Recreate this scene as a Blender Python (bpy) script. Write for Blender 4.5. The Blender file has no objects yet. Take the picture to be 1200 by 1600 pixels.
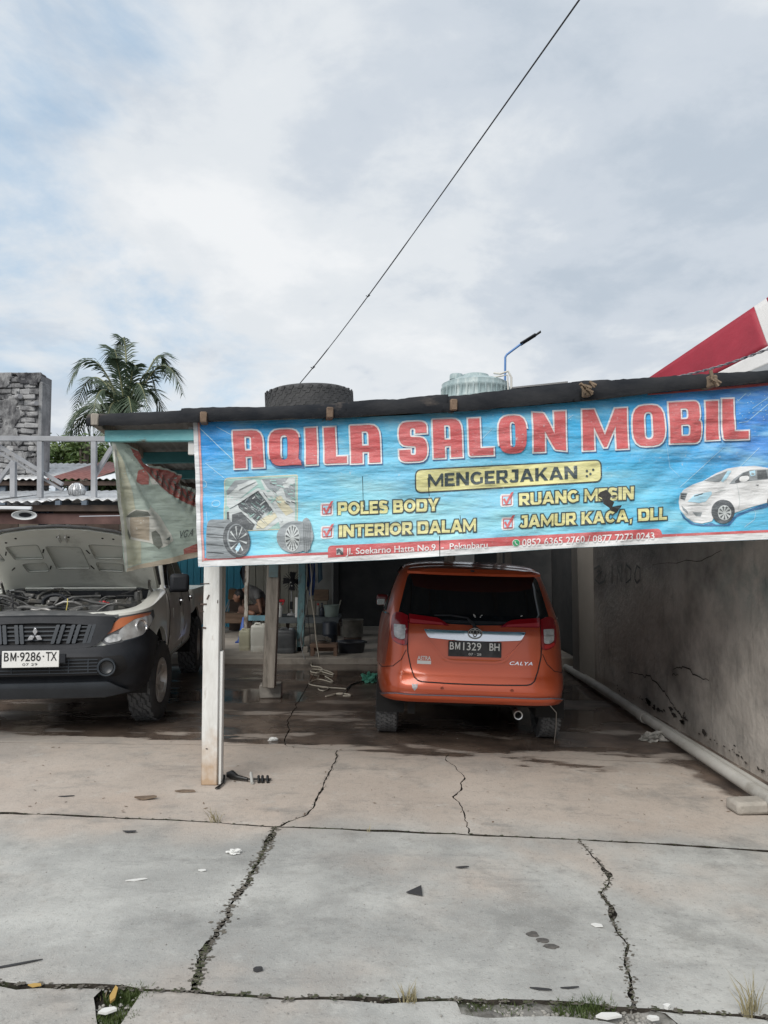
import bpy, bmesh, math, random
from mathutils import Vector, Matrix, noise
from mathutils.geometry import tessellate_polygon
R = math.radians
random.seed(7)
SC = bpy.context.scene
COL = SC.collection

# ---------------------------------------------------------------- camera
F = 1186.0            # focal length in photograph pixels (1200 x 1600)
CH = 1.55             # height of the camera
PITCH = R(3.38)
cam = bpy.data.cameras.new('camera'); camo = bpy.data.objects.new('camera', cam); COL.objects.link(camo)
cam.sensor_fit = 'VERTICAL'; cam.sensor_height = 24.0; cam.lens = 24.0 * F / 1600.0
cam.clip_start = 0.05; cam.clip_end = 2000
camo.location = (0, 0, CH); camo.rotation_euler = (R(90) + PITCH, 0, 0)
SC.camera = camo

# ---------------------------------------------------------------- sky
SUN_EL, SUN_ROT = R(43), R(208)
w = bpy.data.worlds.new('World'); SC.world = w; w.use_nodes = True
nt = w.node_tree; nt.nodes.clear()
def wn(t, **k):
    n = nt.nodes.new(t)
    for a, b in k.items(): setattr(n, a, b)
    return n
def wl(a, b): nt.links.new(a, b)
def wm(op, a, b=None, clamp=False):
    n = wn('ShaderNodeMath', operation=op, use_clamp=clamp)
    for i, v in enumerate((a, b)):
        if v is None: continue
        if isinstance(v, (int, float)): n.inputs[i].default_value = v
        else: wl(v, n.inputs[i])
    return n.outputs[0]
sky = wn('ShaderNodeTexSky', sky_type='NISHITA', sun_disc=False, sun_elevation=SUN_EL, sun_rotation=SUN_ROT, air_density=1.3, dust_density=1.2)
tc = wn('ShaderNodeTexCoord'); sep = wn('ShaderNodeSeparateXYZ'); wl(tc.outputs['Generated'], sep.inputs[0])
zz = wm('ADD', wm('MAXIMUM', sep.outputs[2], 0.0), 0.22)
cmb = wn('ShaderNodeCombineXYZ'); wl(wm('DIVIDE', sep.outputs[0], zz), cmb.inputs[0]); wl(wm('DIVIDE', sep.outputs[1], zz), cmb.inputs[1])
cmb.inputs[2].default_value = 3.1
def wnoise(scale, detail, rough, dist=0.0, off=(0, 0, 0)):
    mp = wn('ShaderNodeMapping'); wl(cmb.outputs[0], mp.inputs[0]); mp.inputs['Location'].default_value = off
    n = wn('ShaderNodeTexNoise'); wl(mp.outputs[0], n.inputs['Vector'])
    n.inputs['Scale'].default_value = scale; n.inputs['Detail'].default_value = detail
    n.inputs['Roughness'].default_value = rough; n.inputs['Distortion'].default_value = dist
    return n.outputs[0]
def wramp(v, stops):
    r = wn('ShaderNodeValToRGB'); wl(v, r.inputs[0]); r.color_ramp.interpolation = 'EASE'
    while len(r.color_ramp.elements) < len(stops): r.color_ramp.elements.new(0.5)
    for e, (p, c) in zip(r.color_ramp.elements, stops): e.position = p; e.color = (c[0], c[1], c[2], 1)
    return r.outputs[0]
def blob(d, k):            # soft lobe of the cloud deck round a direction
    dp = wn('ShaderNodeVectorMath', operation='DOT_PRODUCT'); nz = wn('ShaderNodeVectorMath', operation='NORMALIZE')
    wl(tc.outputs['Generated'], nz.inputs[0]); wl(nz.outputs[0], dp.inputs[0]); dp.inputs[1].default_value = Vector(d).normalized()
    return wm('POWER', wm('MAXIMUM', dp.outputs['Value'], 0.0), k)
def skydir(px, py):
    v = (800 - py) / F; c, s = math.cos(PITCH), math.sin(PITCH)
    return ((px - 600) / F, c - s * v, s + c * v)
big = wnoise(1.0, 3.0, 0.5, 0.4, (0.3, 0.2, 0))
mid = wnoise(2.6, 8.0, 0.55, 0.3, (4.0, 1.0, 0))
fine = wnoise(7.0, 8.0, 0.6, 0.2, (1.0, 7.0, 2))
val = wm('ADD', wm('ADD', wm('MULTIPLY', big, 0.36), wm('MULTIPLY', mid, 0.44)), wm('MULTIPLY', fine, 0.20))
# brighter veil low and to the left, greyer deck high and to the right
val = wm('ADD', val, wm('MULTIPLY', blob(skydir(330, 330), 20), 0.055))
val = wm('ADD', val, wm('MULTIPLY', blob(skydir(560, 560), 30), 0.07))
val = wm('SUBTRACT', val, wm('MULTIPLY', blob(skydir(900, 110), 22), 0.05))
val = wm('SUBTRACT', val, wm('MULTIPLY', blob(skydir(980, 480), 90), 0.05))
val = wm('SUBTRACT', val, wm('MULTIPLY', blob(skydir(250, 30), 60), 0.03))
cloud = wramp(val, [(0.38, (4.0, 4.55, 5.2)), (0.47, (4.8, 5.25, 5.8)), (0.56, (5.9, 6.2, 6.5)), (0.68, (6.8, 6.95, 7.1))])
gapn = wm('ADD', wnoise(1.7, 7.0, 0.6, 0.3, (2.0, 3.0, 0)), wm('ADD', wm('MULTIPLY', blob(skydir(-60, 400), 26), 0.20), wm('MULTIPLY', blob(skydir(60, 120), 40), 0.10)))
gapn = wm('SUBTRACT', gapn, wm('MULTIPLY', blob(skydir(560, 380), 9), 0.12))
gap = wramp(gapn, [(0.55, (0, 0, 0)), (0.80, (1, 1, 1))])
mx = wn('ShaderNodeMixRGB'); wl(wm('MULTIPLY', gap, 0.7), mx.inputs[0]); wl(cloud, mx.inputs[1])
bl = wn('ShaderNodeMixRGB'); bl.inputs[0].default_value = 0.55; wl(sky.outputs[0], bl.inputs[1]); bl.inputs[2].default_value = (3.2, 5.2, 7.2, 1)
wl(bl.outputs[0], mx.inputs[2])
bg = wn('ShaderNodeBackground'); bg.inputs[1].default_value = 0.1
wl(mx.outputs[0], bg.inputs[0]); wo = wn('ShaderNodeOutputWorld'); wl(bg.outputs[0], wo.inputs[0])

sl = bpy.data.lights.new('sun', 'SUN'); sl.energy = 2.4; sl.angle = R(42); sl.color = (1.0, 0.96, 0.9)
so = bpy.data.objects.new('sun', sl); COL.objects.link(so); so.rotation_euler = (R(90) - SUN_EL, 0, R(180) - SUN_ROT)
SC.view_settings.view_transform = 'Standard'; SC.view_settings.look = 'None'
SC.view_settings.exposure = 0.38; SC.view_settings.gamma = 1.0; SC.view_settings.use_curve_mapping = False

# ---------------------------------------------------------------- helpers
def at(px, py, Y):
    """a point of the place, Y metres ahead of the camera, measured off the photograph"""
    v = (800 - py) / F; c, s = math.cos(PITCH), math.sin(PITCH)
    d = Vector(((px - 600) / F, c - s * v, s + c * v))
    return Vector((0, 0, CH)) + d * (Y / d.y)
def gz(x): return -0.03 * max(0.0, min(x + 0.2, 3.4))
def G(px, py):
    v = (800 - py) / F; c, s = math.cos(PITCH), math.sin(PITCH)
    d = Vector(((px - 600) / F, c - s * v, s + c * v)); z = 0.0
    for _ in range(4):
        P = Vector((0, 0, CH)) + d * ((z - CH) / d.z); z = gz(P.x)
    return P

def srgb(r, g, b):
    f = lambda c: (c / 255 / 12.92) if c / 255 <= 0.04045 else ((c / 255 + 0.055) / 1.055) ** 2.4
    return (f(r), f(g), f(b))
MATS = {}
def mat(name, c1, c2=None, scale=4.0, rough=0.6, metal=0.0, bump=0.0, bscale=None, c3=None, s3=1.0, m3=(0.55, 0.7), coat=0.0,
        stretch=(1, 1, 1), rvar=0.0, trans=0.0, emit=None, spec=None, detail=6.0, world=False, alpha=None, ior=None, transmission=0.0):
    m = bpy.data.materials.new(name); m.use_nodes = True; t = m.node_tree; N = t.nodes; L = t.links
    b = N['Principled BSDF']; b.inputs['Roughness'].default_value = rough; b.inputs['Metallic'].default_value = metal
    b.inputs['Base Color'].default_value = (*c1, 1)
    if coat: b.inputs['Coat Weight'].default_value = coat; b.inputs['Coat Roughness'].default_value = 0.12
    if spec is not None: b.inputs['Specular IOR Level'].default_value = spec
    if transmission: b.inputs['Transmission Weight'].default_value = transmission
    if ior: b.inputs['IOR'].default_value = ior
    tcn = N.new('ShaderNodeTexCoord'); mp = N.new('ShaderNodeMapping'); mp.inputs['Scale'].default_value = stretch
    if world:
        g = N.new('ShaderNodeNewGeometry'); L.new(g.outputs['Position'], mp.inputs[0])
    else: L.new(tcn.outputs['Object'], mp.inputs[0])
    def nz(s, d=detail, r=0.6):
        n = N.new('ShaderNodeTexNoise'); L.new(mp.outputs[0], n.inputs['Vector']); n.inputs['Scale'].default_value = s
        n.inputs['Detail'].default_value = d; n.inputs['Roughness'].default_value = r; return n.outputs[0]
    col = None
    if c2 is not None:
        r = N.new('ShaderNodeValToRGB'); L.new(nz(scale), r.inputs[0]); e = r.color_ramp.elements
        e[0].position = 0.35; e[0].color = (*c1, 1); e[1].position = 0.65; e[1].color = (*c2, 1); col = r.outputs[0]
    if c3 is not None:
        r = N.new('ShaderNodeValToRGB'); L.new(nz(s3, 8, 0.65), r.inputs[0]); e = r.color_ramp.elements
        e[0].position = m3[0]; e[0].color = (0, 0, 0, 1); e[1].position = m3[1]; e[1].color = (1, 1, 1, 1)
        x = N.new('ShaderNodeMixRGB'); L.new(r.outputs[0], x.inputs[0])
        if col is not None: L.new(col, x.inputs[1])
        else: x.inputs[1].default_value = (*c1, 1)
        x.inputs[2].default_value = (*c3, 1); col = x.outputs[0]
    if col is not None: L.new(col, b.inputs['Base Color'])
    if rvar:
        mr = N.new('ShaderNodeMapRange'); L.new(nz(scale * 0.7), mr.inputs[0]); mr.inputs[1].default_value = 0.3; mr.inputs[2].default_value = 0.7
        mr.inputs[3].default_value = max(0.02, rough - rvar); mr.inputs[4].default_value = min(1, rough + rvar); L.new(mr.outputs[0], b.inputs['Roughness'])
    if bump:
        bp = N.new('ShaderNodeBump'); bp.inputs['Strength'].default_value = 1.0; bp.inputs['Distance'].default_value = bump
        L.new(nz(bscale or scale * 3), bp.inputs['Height']); L.new(bp.outputs[0], b.inputs['Normal'])
    if trans:
        tr = N.new('ShaderNodeBsdfTranslucent'); ms = N.new('ShaderNodeMixShader'); ms.inputs[0].default_value = trans
        if col is not None: L.new(col, tr.inputs[0])
        else: tr.inputs[0].default_value = (*c1, 1)
        L.new(b.outputs[0], ms.inputs[1]); L.new(tr.outputs[0], ms.inputs[2]); L.new(ms.outputs[0], N['Material Output'].inputs[0])
    MATS[name] = m
    return m

def Wm(o):
    return (Wm(o.parent) @ o.matrix_basis) if o.parent else o.matrix_basis.copy()
def tag(o, label=None, cat=None, group=None, kind=None):
    if label: o['label'] = label
    if cat: o['category'] = cat
    if group: o['group'] = group
    if kind: o['kind'] = kind
    return o
def thing(name, label, cat, loc=(0, 0, 0), rz=0, group=None, rot=None, kind=None):
    o = bpy.data.objects.new(name, None); COL.objects.link(o); o.empty_display_size = 0.2
    o.location = loc; o.rotation_euler = rot if rot else (0, 0, rz)
    return tag(o, label, cat, group, kind)
def finish(bm, name, m, parent=None, world=False, bevel=0, smooth=35, recalc=True, segs=1):
    if recalc: bmesh.ops.recalc_face_normals(bm, faces=bm.faces[:])
    if world and parent is not None: bmesh.ops.transform(bm, matrix=Wm(parent).inverted(), verts=bm.verts[:])
    me = bpy.data.meshes.new(name); bm.to_mesh(me); bm.free()
    if m is not None:
        for mm in (m if isinstance(m, (list, tuple)) else [m]): me.materials.append(mm)
    if smooth:
        me.polygons.foreach_set('use_smooth', [True] * len(me.polygons)); me.set_sharp_from_angle(angle=R(smooth))
    o = bpy.data.objects.new(name, me); COL.objects.link(o); o.parent = parent
    if bevel:
        b = o.modifiers.new('bevel', 'BEVEL'); b.width = bevel; b.segments = segs; b.limit_method = 'ANGLE'; b.angle_limit = R(40)
    return o
class MB:
    def __init__(s): s.bm = bmesh.new()
    def box(s, c, d, rot=None, mi=0):
        M = Matrix.Translation(Vector(c)) @ (rot.to_4x4() if rot is not None else Matrix.Identity(4)) @ Matrix.Diagonal((d[0], d[1], d[2], 1))
        vs = bmesh.ops.create_cube(s.bm, size=1.0, matrix=M)['verts']
        if mi:
            for f in set(f for v in vs for f in v.link_faces): f.material_index = mi
        return s
    def beam(s, p, q, w, h, up=(0, 0, 1)):
        p, q = Vector(p), Vector(q); d = (q - p); L = d.length; y = d.normalized(); u = Vector(up)
        if abs(y.dot(u)) > 0.98: u = Vector((0, 1, 0))
        x = y.cross(u).normalized(); z = x.cross(y)
        M = Matrix((x, y, z)).transposed()
        return s.box((p + q) / 2, (w, L, h), M)
    def tube(s, pts, r, n=8, cap=True, radii=None):
        pts = [Vector(p) for p in pts]; rings = []; prev = None
        for i, p in enumerate(pts):
            t = (pts[min(i + 1, len(pts) - 1)] - pts[max(i - 1, 0)])
            if t.length < 1e-9: t = Vector((0, 0, 1))
            t.normalize()
            a = prev if prev is not None else (Vector((0, 0, 1)) if abs(t.z) < 0.9 else Vector((1, 0, 0)))
            a = (a - t * a.dot(t)).normalized(); prev = a; b = t.cross(a); rr = radii[i] if radii else r
            rings.append([s.bm.verts.new(p + (a * math.cos(2 * math.pi * k / n) + b * math.sin(2 * math.pi * k / n)) * rr) for k in range(n)])
        for A, B in zip(rings, rings[1:]):
            for k in range(n): s.bm.faces.new((A[k], A[(k + 1) % n], B[(k + 1) % n], B[k]))
        if cap: s.bm.faces.new(rings[0][::-1]); s.bm.faces.new(rings[-1])
        return s
    def lathe(s, prof, n=24, M=None, closed=False):
        """prof: (radius, height) pairs round the local z axis"""
        M = M or Matrix.Identity(4); rings = []
        for (r, h) in prof:
            if r < 1e-6: rings.append([s.bm.verts.new(M @ Vector((0, 0, h)))])
            else: rings.append([s.bm.verts.new(M @ Vector((r * math.cos(2 * math.pi * k / n), r * math.sin(2 * math.pi * k / n), h))) for k in range(n)])
        pr = list(zip(rings, rings[1:])) + ([(rings[-1], rings[0])] if closed else [])
        for A, B in pr:
            for k in range(n):
                a, b, c, d = A[k % len(A)], A[(k + 1) % len(A)], B[(k + 1) % len(B)], B[k % len(B)]
                vs = []
                for v in (a, b, c, d):
                    if v not in vs: vs.append(v)
                if len(vs) > 2:
                    try: s.bm.faces.new(vs)
                    except ValueError: pass
        return s
    def face(s, pts):
        s.bm.faces.new([s.bm.verts.new(Vector(p)) for p in pts]); return s
    def build(s, name, m, parent=None, **k): return finish(s.bm, name, m, parent, **k)
def rotm(x=0, y=0, z=0): return (Matrix.Rotation(R(z), 3, 'Z') @ Matrix.Rotation(R(y), 3, 'Y') @ Matrix.Rotation(R(x), 3, 'X'))
def axisM(loc, d):
    """matrix that puts the local z axis along d at loc"""
    return Matrix.Translation(Vector(loc)) @ Vector(d).to_track_quat('Z', 'Y').to_matrix().to_4x4()

# flat outline -> faces -> cut into cells -> laid on a surface
def poly2bm(loops):
    bm = bmesh.new(); L3 = [[Vector((p[0], p[1], 0)) for p in l] for l in loops]
    flat = [p for l in L3 for p in l]; vs = [bm.verts.new(p) for p in flat]
    for t in tessellate_polygon(L3):
        try: bm.faces.new([vs[i] for i in t])
        except ValueError: pass
    return bm
def cutgrid(bm, cx, cy):
    if not bm.verts: return bm
    for ax, c in ((0, cx), (1, cy)):
        if not c: continue
        lo = min(v.co[ax] for v in bm.verts); hi = max(v.co[ax] for v in bm.verts)
        k = math.ceil((lo + 1e-6) / c)
        while k * c < hi - 1e-6:
            co = Vector((0, 0, 0)); co[ax] = k * c; no = Vector((0, 0, 0)); no[ax] = 1
            bmesh.ops.bisect_plane(bm, geom=bm.verts[:] + bm.edges[:] + bm.faces[:], plane_co=co, plane_no=no, dist=1e-6); k += 1
    return bm
def lay(bm, fn, off=0.0, thick=0.0, side_mi=0):
    """map the flat faces with fn(u, v, off); thick > 0 gives them a back and edges"""
    if thick:
        bnd = [(e.verts[0], e.verts[1]) for e in bm.edges if len(e.link_faces) == 1]
        fs = [[v for v in f.verts] for f in bm.faces]; back = {}
        for v in bm.verts[:]: back[v] = bm.verts.new(fn(v.co.x, v.co.y, off - thick))
        for v in back: v.co = fn(v.co.x, v.co.y, off)
        for f in fs: bm.faces.new([back[v] for v in reversed(f)])
        for a, b in bnd:
            try: bm.faces.new((a, b, back[b], back[a])).material_index = side_mi
            except ValueError: pass
    else:
        for v in bm.verts: v.co = fn(v.co.x, v.co.y, off)
    return bm
def inpoly(x, y, P):
    c = False; n = len(P)
    for i in range(n):
        x1, y1 = P[i][0], P[i][1]; x2, y2 = P[(i + 1) % n][0], P[(i + 1) % n][1]
        if (y1 > y) != (y2 > y) and x < (x2 - x1) * (y - y1) / (y2 - y1) + x1: c = not c
    return c
def punch(bm, P):
    """cut the outline P out of flat faces"""
    xs = [p[0] for p in P]; ys = [p[1] for p in P]; bx = (min(xs), max(xs), min(ys), max(ys))
    near = lambda f: not (max(v.co.x for v in f.verts) < bx[0] or min(v.co.x for v in f.verts) > bx[1] or max(v.co.y for v in f.verts) < bx[2] or min(v.co.y for v in f.verts) > bx[3])
    for i in range(len(P)):
        a, b = Vector((*P[i][:2], 0)), Vector((*P[(i + 1) % len(P)][:2], 0)); d = b - a
        fs = [f for f in bm.faces if near(f)]
        if not fs: return bm
        es = list({e for f in fs for e in f.edges}); vs = list({v for f in fs for v in f.verts})
        bmesh.ops.bisect_plane(bm, geom=vs + es + fs, plane_co=a, plane_no=Vector((-d.y, d.x, 0)), dist=1e-6)
    kill = [f for f in bm.faces if near(f) and inpoly(f.calc_center_median().x, f.calc_center_median().y, P)]
    if kill: bmesh.ops.delete(bm, geom=kill, context='FACES')
    return bm
def rounded(pts, n=4):
    """pts (x, y, r): outline with corners rounded by r"""
    out = []; m = len(pts)
    for i in range(m):
        p = Vector(pts[i][:2]); r = pts[i][2] if len(pts[i]) > 2 else 0
        if r <= 0: out.append((p.x, p.y)); continue
        a = Vector(pts[i - 1][:2]) - p; b = Vector(pts[(i + 1) % m][:2]) - p
        ra = min(r, a.length * 0.48); rb = min(r, b.length * 0.48)
        A = p + a.normalized() * ra; B = p + b.normalized() * rb
        for k in range(n + 1):
            t = k / n; q = A * (1 - t) ** 2 + p * 2 * t * (1 - t) + B * t * t; out.append((q.x, q.y))
    return out
def ell(cx, cy, a, b, n=20, rot=0, t0=0, t1=360):
    c, s = math.cos(R(rot)), math.sin(R(rot)); o = []
    for k in range(n):
        t = R(t0 + (t1 - t0) * k / (n if t1 - t0 >= 360 else n - 1)); x, y = a * math.cos(t), b * math.sin(t)
        o.append((cx + x * c - y * s, cy + x * s + y * c))
    return o
def curve_bm(loops, off=0.0):
    cu = bpy.data.curves.new('tmp', 'CURVE'); cu.dimensions = '2D'; cu.fill_mode = 'BOTH'; cu.offset = off
    for l in loops:
        sp = cu.splines.new('POLY'); sp.points.add(len(l) - 1); sp.use_cyclic_u = True
        for p, q in zip(sp.points, l): p.co = (q[0], q[1], 0, 1)
    return _c2bm(cu)
def _c2bm(cu):
    o = bpy.data.objects.new('tmp', cu); COL.objects.link(o); dg = bpy.context.evaluated_depsgraph_get(); dg.update()
    me = bpy.data.meshes.new_from_object(o.evaluated_get(dg)); bm = bmesh.new(); bm.from_mesh(me)
    bmesh.ops.remove_doubles(bm, verts=bm.verts[:], dist=1e-5)
    bpy.data.objects.remove(o); bpy.data.meshes.remove(me)
    try: bpy.data.curves.remove(cu)
    except Exception: pass
    return bm
def text_bm(s, off=0.0, quad=None, shear=0.0, spacing=1.0):
    """flat letters; quad = bottom-left, bottom-right, top-right, top-left corners of the capital box"""
    ref = None
    def mk(o):
        cu = bpy.data.curves.new('tmp', 'FONT'); cu.body = s; cu.size = 1.0; cu.offset = o; cu.shear = shear; cu.space_character = spacing
        cu.resolution_u = 3; return _c2bm(cu)
    base = mk(0.0); xs = [v.co.x for v in base.verts]; x0, x1 = min(xs), max(xs); base.free()
    cu = bpy.data.curves.new('tmp', 'FONT'); cu.body = 'H'; cu.size = 1.0; h = _c2bm(cu); cap = max(v.co.y for v in h.verts); h.free()
    bm = mk(off)
    if quad:
        bl, br, tr, tl = [Vector(q) for q in quad]
        for v in bm.verts:
            u = (v.co.x - x0) / (x1 - x0); t = v.co.y / cap
            p = (bl * (1 - u) + br * u) * (1 - t) + (tl * (1 - u) + tr * u) * t
            v.co = Vector((p.x, p.y, 0))
    return bm
def fbm(x, y=0, z=0, o=4): return noise.fractal(Vector((x, y, z)), 1.0, 2.0, o)

# ================================================================ ground
def node_ground(name, dry1, dry2, clay):
    m = bpy.data.materials.new(name); m.use_nodes = True; t = m.node_tree; N = t.nodes; L = t.links; b = N['Principled BSDF']
    g = N.new('ShaderNodeNewGeometry'); sp = N.new('ShaderNodeSeparateXYZ'); L.new(g.outputs['Position'], sp.inputs[0])
    def M(op, a, b2=None, c=False):
        n = N.new('ShaderNodeMath'); n.operation = op; n.use_clamp = c
        for i, v in enumerate((a, b2)):
            if v is None: continue
            if isinstance(v, (int, float)): n.inputs[i].default_value = v
            else: L.new(v, n.inputs[i])
        return n.outputs[0]
    def nz(s, d=6, r=0.6, off=0, st=(1, 1, 1)):
        mp = N.new('ShaderNodeMapping'); L.new(g.outputs['Position'], mp.inputs[0]); mp.inputs['Location'].default_value = (off, off * 0.7, 0); mp.inputs['Scale'].default_value = st
        n = N.new('ShaderNodeTexNoise'); L.new(mp.outputs[0], n.inputs['Vector']); n.inputs['Scale'].default_value = s; n.inputs['Detail'].default_value = d; n.inputs['Roughness'].default_value = r
        return n.outputs[0]
    def ss(v, lo, hi):
        n = N.new('ShaderNodeMapRange'); n.interpolation_type = 'SMOOTHSTEP'; L.new(v, n.inputs[0]); n.inputs[1].default_value = lo; n.inputs[2].default_value = hi; return n.outputs[0]
    def mix(f, a, c, bt='MIX'):
        n = N.new('ShaderNodeMixRGB'); n.blend_type = bt
        if isinstance(f, (int, float)): n.inputs[0].default_value = f
        else: L.new(f, n.inputs[0])
        for i, v in ((1, a), (2, c)):
            if isinstance(v, tuple): n.inputs[i].default_value = (*v, 1)
            else: L.new(v, n.inputs[i])
        return n.outputs[0]
    x, y = sp.outputs[0], sp.outputs[1]
    c = mix(ss(nz(1.1, 8, 0.65), 0.36, 0.66), dry1, dry2)
    c = mix(M('MULTIPLY', ss(nz(0.75, 6, 0.6, 5), 0.50, 0.72), 0.55), c, clay)                    # clay dust in patches
    c = mix(M('MULTIPLY', ss(M('ADD', y, M('MULTIPLY', nz(0.9, 5, 0.6, 9), 1.4)), 4.9, 5.5), 0.62), c, clay)   # washed out from the wash bay
    c = mix(M('MULTIPLY', ss(nz(2.2, 9, 0.7, 15), 0.50, 0.70), 0.58), c, (0.19, 0.19, 0.18))
    c = mix(M('MULTIPLY', ss(nz(0.45, 9, 0.7, 115), 0.52, 0.62), 0.35), c, (0.21, 0.21, 0.205))
    c = mix(M('MULTIPLY', ss(nz(11, 6, 0.7, 95), 0.50, 0.72), 0.35), c, (0.24, 0.225, 0.205))      # tyre black and damp marks
    c = mix(M('MULTIPLY', ss(nz(0.9, 9, 0.75, 33, (1, 3.5, 1)), 0.54, 0.64), 0.35), c, (0.17, 0.17, 0.165))
    c = mix(M('MULTIPLY', ss(nz(5, 9, 0.75, 52), 0.54, 0.70), 0.40), c, (0.52, 0.52, 0.49))       # lime bloom
    c = mix(M('MULTIPLY', ss(nz(55, 4, 0.7, 3), 0.56, 0.70), 0.5), c, (0.13, 0.125, 0.12))       # grit
    c = mix(M('MULTIPLY', ss(nz(130, 3, 0.7, 23), 0.58, 0.70), 0.45), c, (0.52, 0.51, 0.48))
    c = mix(M('MULTIPLY', ss(nz(24, 8, 0.8, 83), 0.55, 0.66), 0.28), c, (0.17, 0.165, 0.155))
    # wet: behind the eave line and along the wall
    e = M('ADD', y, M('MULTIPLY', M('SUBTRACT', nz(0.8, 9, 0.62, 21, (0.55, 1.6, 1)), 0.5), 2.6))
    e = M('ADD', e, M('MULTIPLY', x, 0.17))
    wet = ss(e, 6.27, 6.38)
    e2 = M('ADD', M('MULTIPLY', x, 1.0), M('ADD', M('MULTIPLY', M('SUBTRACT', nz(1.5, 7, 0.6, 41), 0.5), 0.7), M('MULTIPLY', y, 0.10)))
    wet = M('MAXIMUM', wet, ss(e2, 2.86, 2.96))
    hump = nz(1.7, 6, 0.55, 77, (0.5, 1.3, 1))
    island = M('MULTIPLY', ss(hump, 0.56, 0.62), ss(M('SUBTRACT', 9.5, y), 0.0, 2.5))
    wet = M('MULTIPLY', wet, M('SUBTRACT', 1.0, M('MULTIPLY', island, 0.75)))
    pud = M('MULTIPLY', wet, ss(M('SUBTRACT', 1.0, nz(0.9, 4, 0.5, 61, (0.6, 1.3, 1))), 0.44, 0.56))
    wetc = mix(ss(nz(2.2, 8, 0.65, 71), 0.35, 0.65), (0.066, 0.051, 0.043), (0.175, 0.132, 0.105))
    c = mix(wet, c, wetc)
    L.new(c, b.inputs['Base Color'])
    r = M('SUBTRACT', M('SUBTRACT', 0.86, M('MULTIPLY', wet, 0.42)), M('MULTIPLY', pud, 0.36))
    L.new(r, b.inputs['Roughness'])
    bp = N.new('ShaderNodeBump'); bp.inputs['Distance'].default_value = 0.006
    c_ = 0
    hgt = M('ADD', M('ADD', nz(18, 9, 0.75), M('MULTIPLY', nz(110, 4, 0.75), 0.6)), M('MULTIPLY', nz(3, 4, 0.5), 1.2))
    L.new(hgt, bp.inputs['Height']); L.new(M('SUBTRACT', 0.75, M('MULTIPLY', pud, 0.72)), bp.inputs['Strength']); L.new(bp.outputs[0], b.inputs['Normal'])
    return m
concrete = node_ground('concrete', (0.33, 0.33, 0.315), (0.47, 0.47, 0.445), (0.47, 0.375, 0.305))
soil = mat('soil', (0.020, 0.016, 0.012), (0.05, 0.042, 0.032), 9, 0.95, bump=0.02, bscale=30, c3=(0.05, 0.07, 0.025), s3=3, world=True)

def gline(pts, jit=0.012, step=0.09, seed=0):
    """a broken line over the ground, jittered like a crack"""
    W = [G(*p) if len(p) == 2 else Vector(p) for p in pts]; out = []
    for a, b in zip(W, W[1:]):
        n = max(1, int((b - a).length / step))
        for k in range(n):
            t = k / n; p = a.lerp(b, t); d = (b - a).normalized(); q = Vector((-d.y, d.x, 0))
            p = p + q * fbm(p.x * 5.1 + seed, p.y * 5.1, seed) * jit * (0 if (k == 0 and len(out) == 0) else 1); out.append(p)
    out.append(W[-1]); return out
def off(line, side, gap, seed=0):
    o = []
    for i, p in enumerate(line):
        d = (line[min(i + 1, len(line) - 1)] - line[max(i - 1, 0)]); d.z = 0; d.normalize(); q = Vector((-d.y, d.x, 0))
        t = i / (len(line) - 1); g = gap(t) if callable(gap) else gap
        g *= 0.5 * (1 + 1.1 * fbm(p.x * 14 + seed, p.y * 14, side * 3.0 + seed, 5))
        o.append((p.x + q.x * side * max(g, 0.0015), p.y + q.y * side * max(g, 0.0015)))
    return o
J1 = gline([(-420, 1530), (0, 1537), (130, 1542), (310, 1549), (450, 1560), (600, 1559), (750, 1563), (905, 1571), (988, 1576), (1200, 1590), (1500, 1612)], 0.012, 0.07, 1)
J2 = gline([(-900, 1248), (0, 1270), (300, 1283), (432, 1292), (560, 1297), (735, 1304), (905, 1312), (1130, 1325), (1330, 1338)], 0.008, 0.08, 2)
CA = gline([(432, 1292), (415, 1325), (402, 1340), (398, 1360), (380, 1385), (365, 1408), (352, 1430), (338, 1460), (318, 1490), (312, 1520), (300, 1548)], 0.022, 0.018, 3)
CB = gline([(905, 1312), (928, 1340), (950, 1365), (952, 1385), (940, 1395), (958, 1430), (962, 1450), (975, 1475), (985, 1520), (988, 1576)], 0.018, 0.018, 4)
CC = gline([(432, 1292), (480, 1272), (500, 1240), (510, 1215), (525, 1190), (527, 1172)], 0.020, 0.022, 5)
CD = gline([(735, 1304), (728, 1270), (712, 1245), (725, 1215), (700, 1185), (697, 1160), (690, 1130), (700, 1100)], 0.035, 0.024, 6)
KL = gline([(-900, 1148), (0, 1160), (300, 1164), (450, 1166), (527, 1172), (600, 1174), (697, 1176), (1000, 1190), (1250, 1200)], 0.006, 0.1, 7)
def near_pt(line, P):
    return min(range(len(line)), key=lambda i: (line[i] - P).length)
def seg(line, a, b):
    i = near_pt(line, a) if a is not None else 0; j = near_pt(line, b) if b is not None else len(line) - 1
    return line[i:j + 1] if i <= j else line[j:i + 1][::-1]
gm = MB()
for xa, xb in ((-300, -0.2), (-0.2, 3.2), (3.2, 300)):
    gm.face([(xa, -60, gz(xa) - 0.034), (xb, -60, gz(xb) - 0.034), (xb, 900, gz(xb) - 0.034), (xa, 900, gz(xa) - 0.034)])
bmesh.ops.remove_doubles(gm.bm, verts=gm.bm.verts[:], dist=1e-4)
ground = tag(gm.build('ground', soil, smooth=0), kind='structure')
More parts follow.
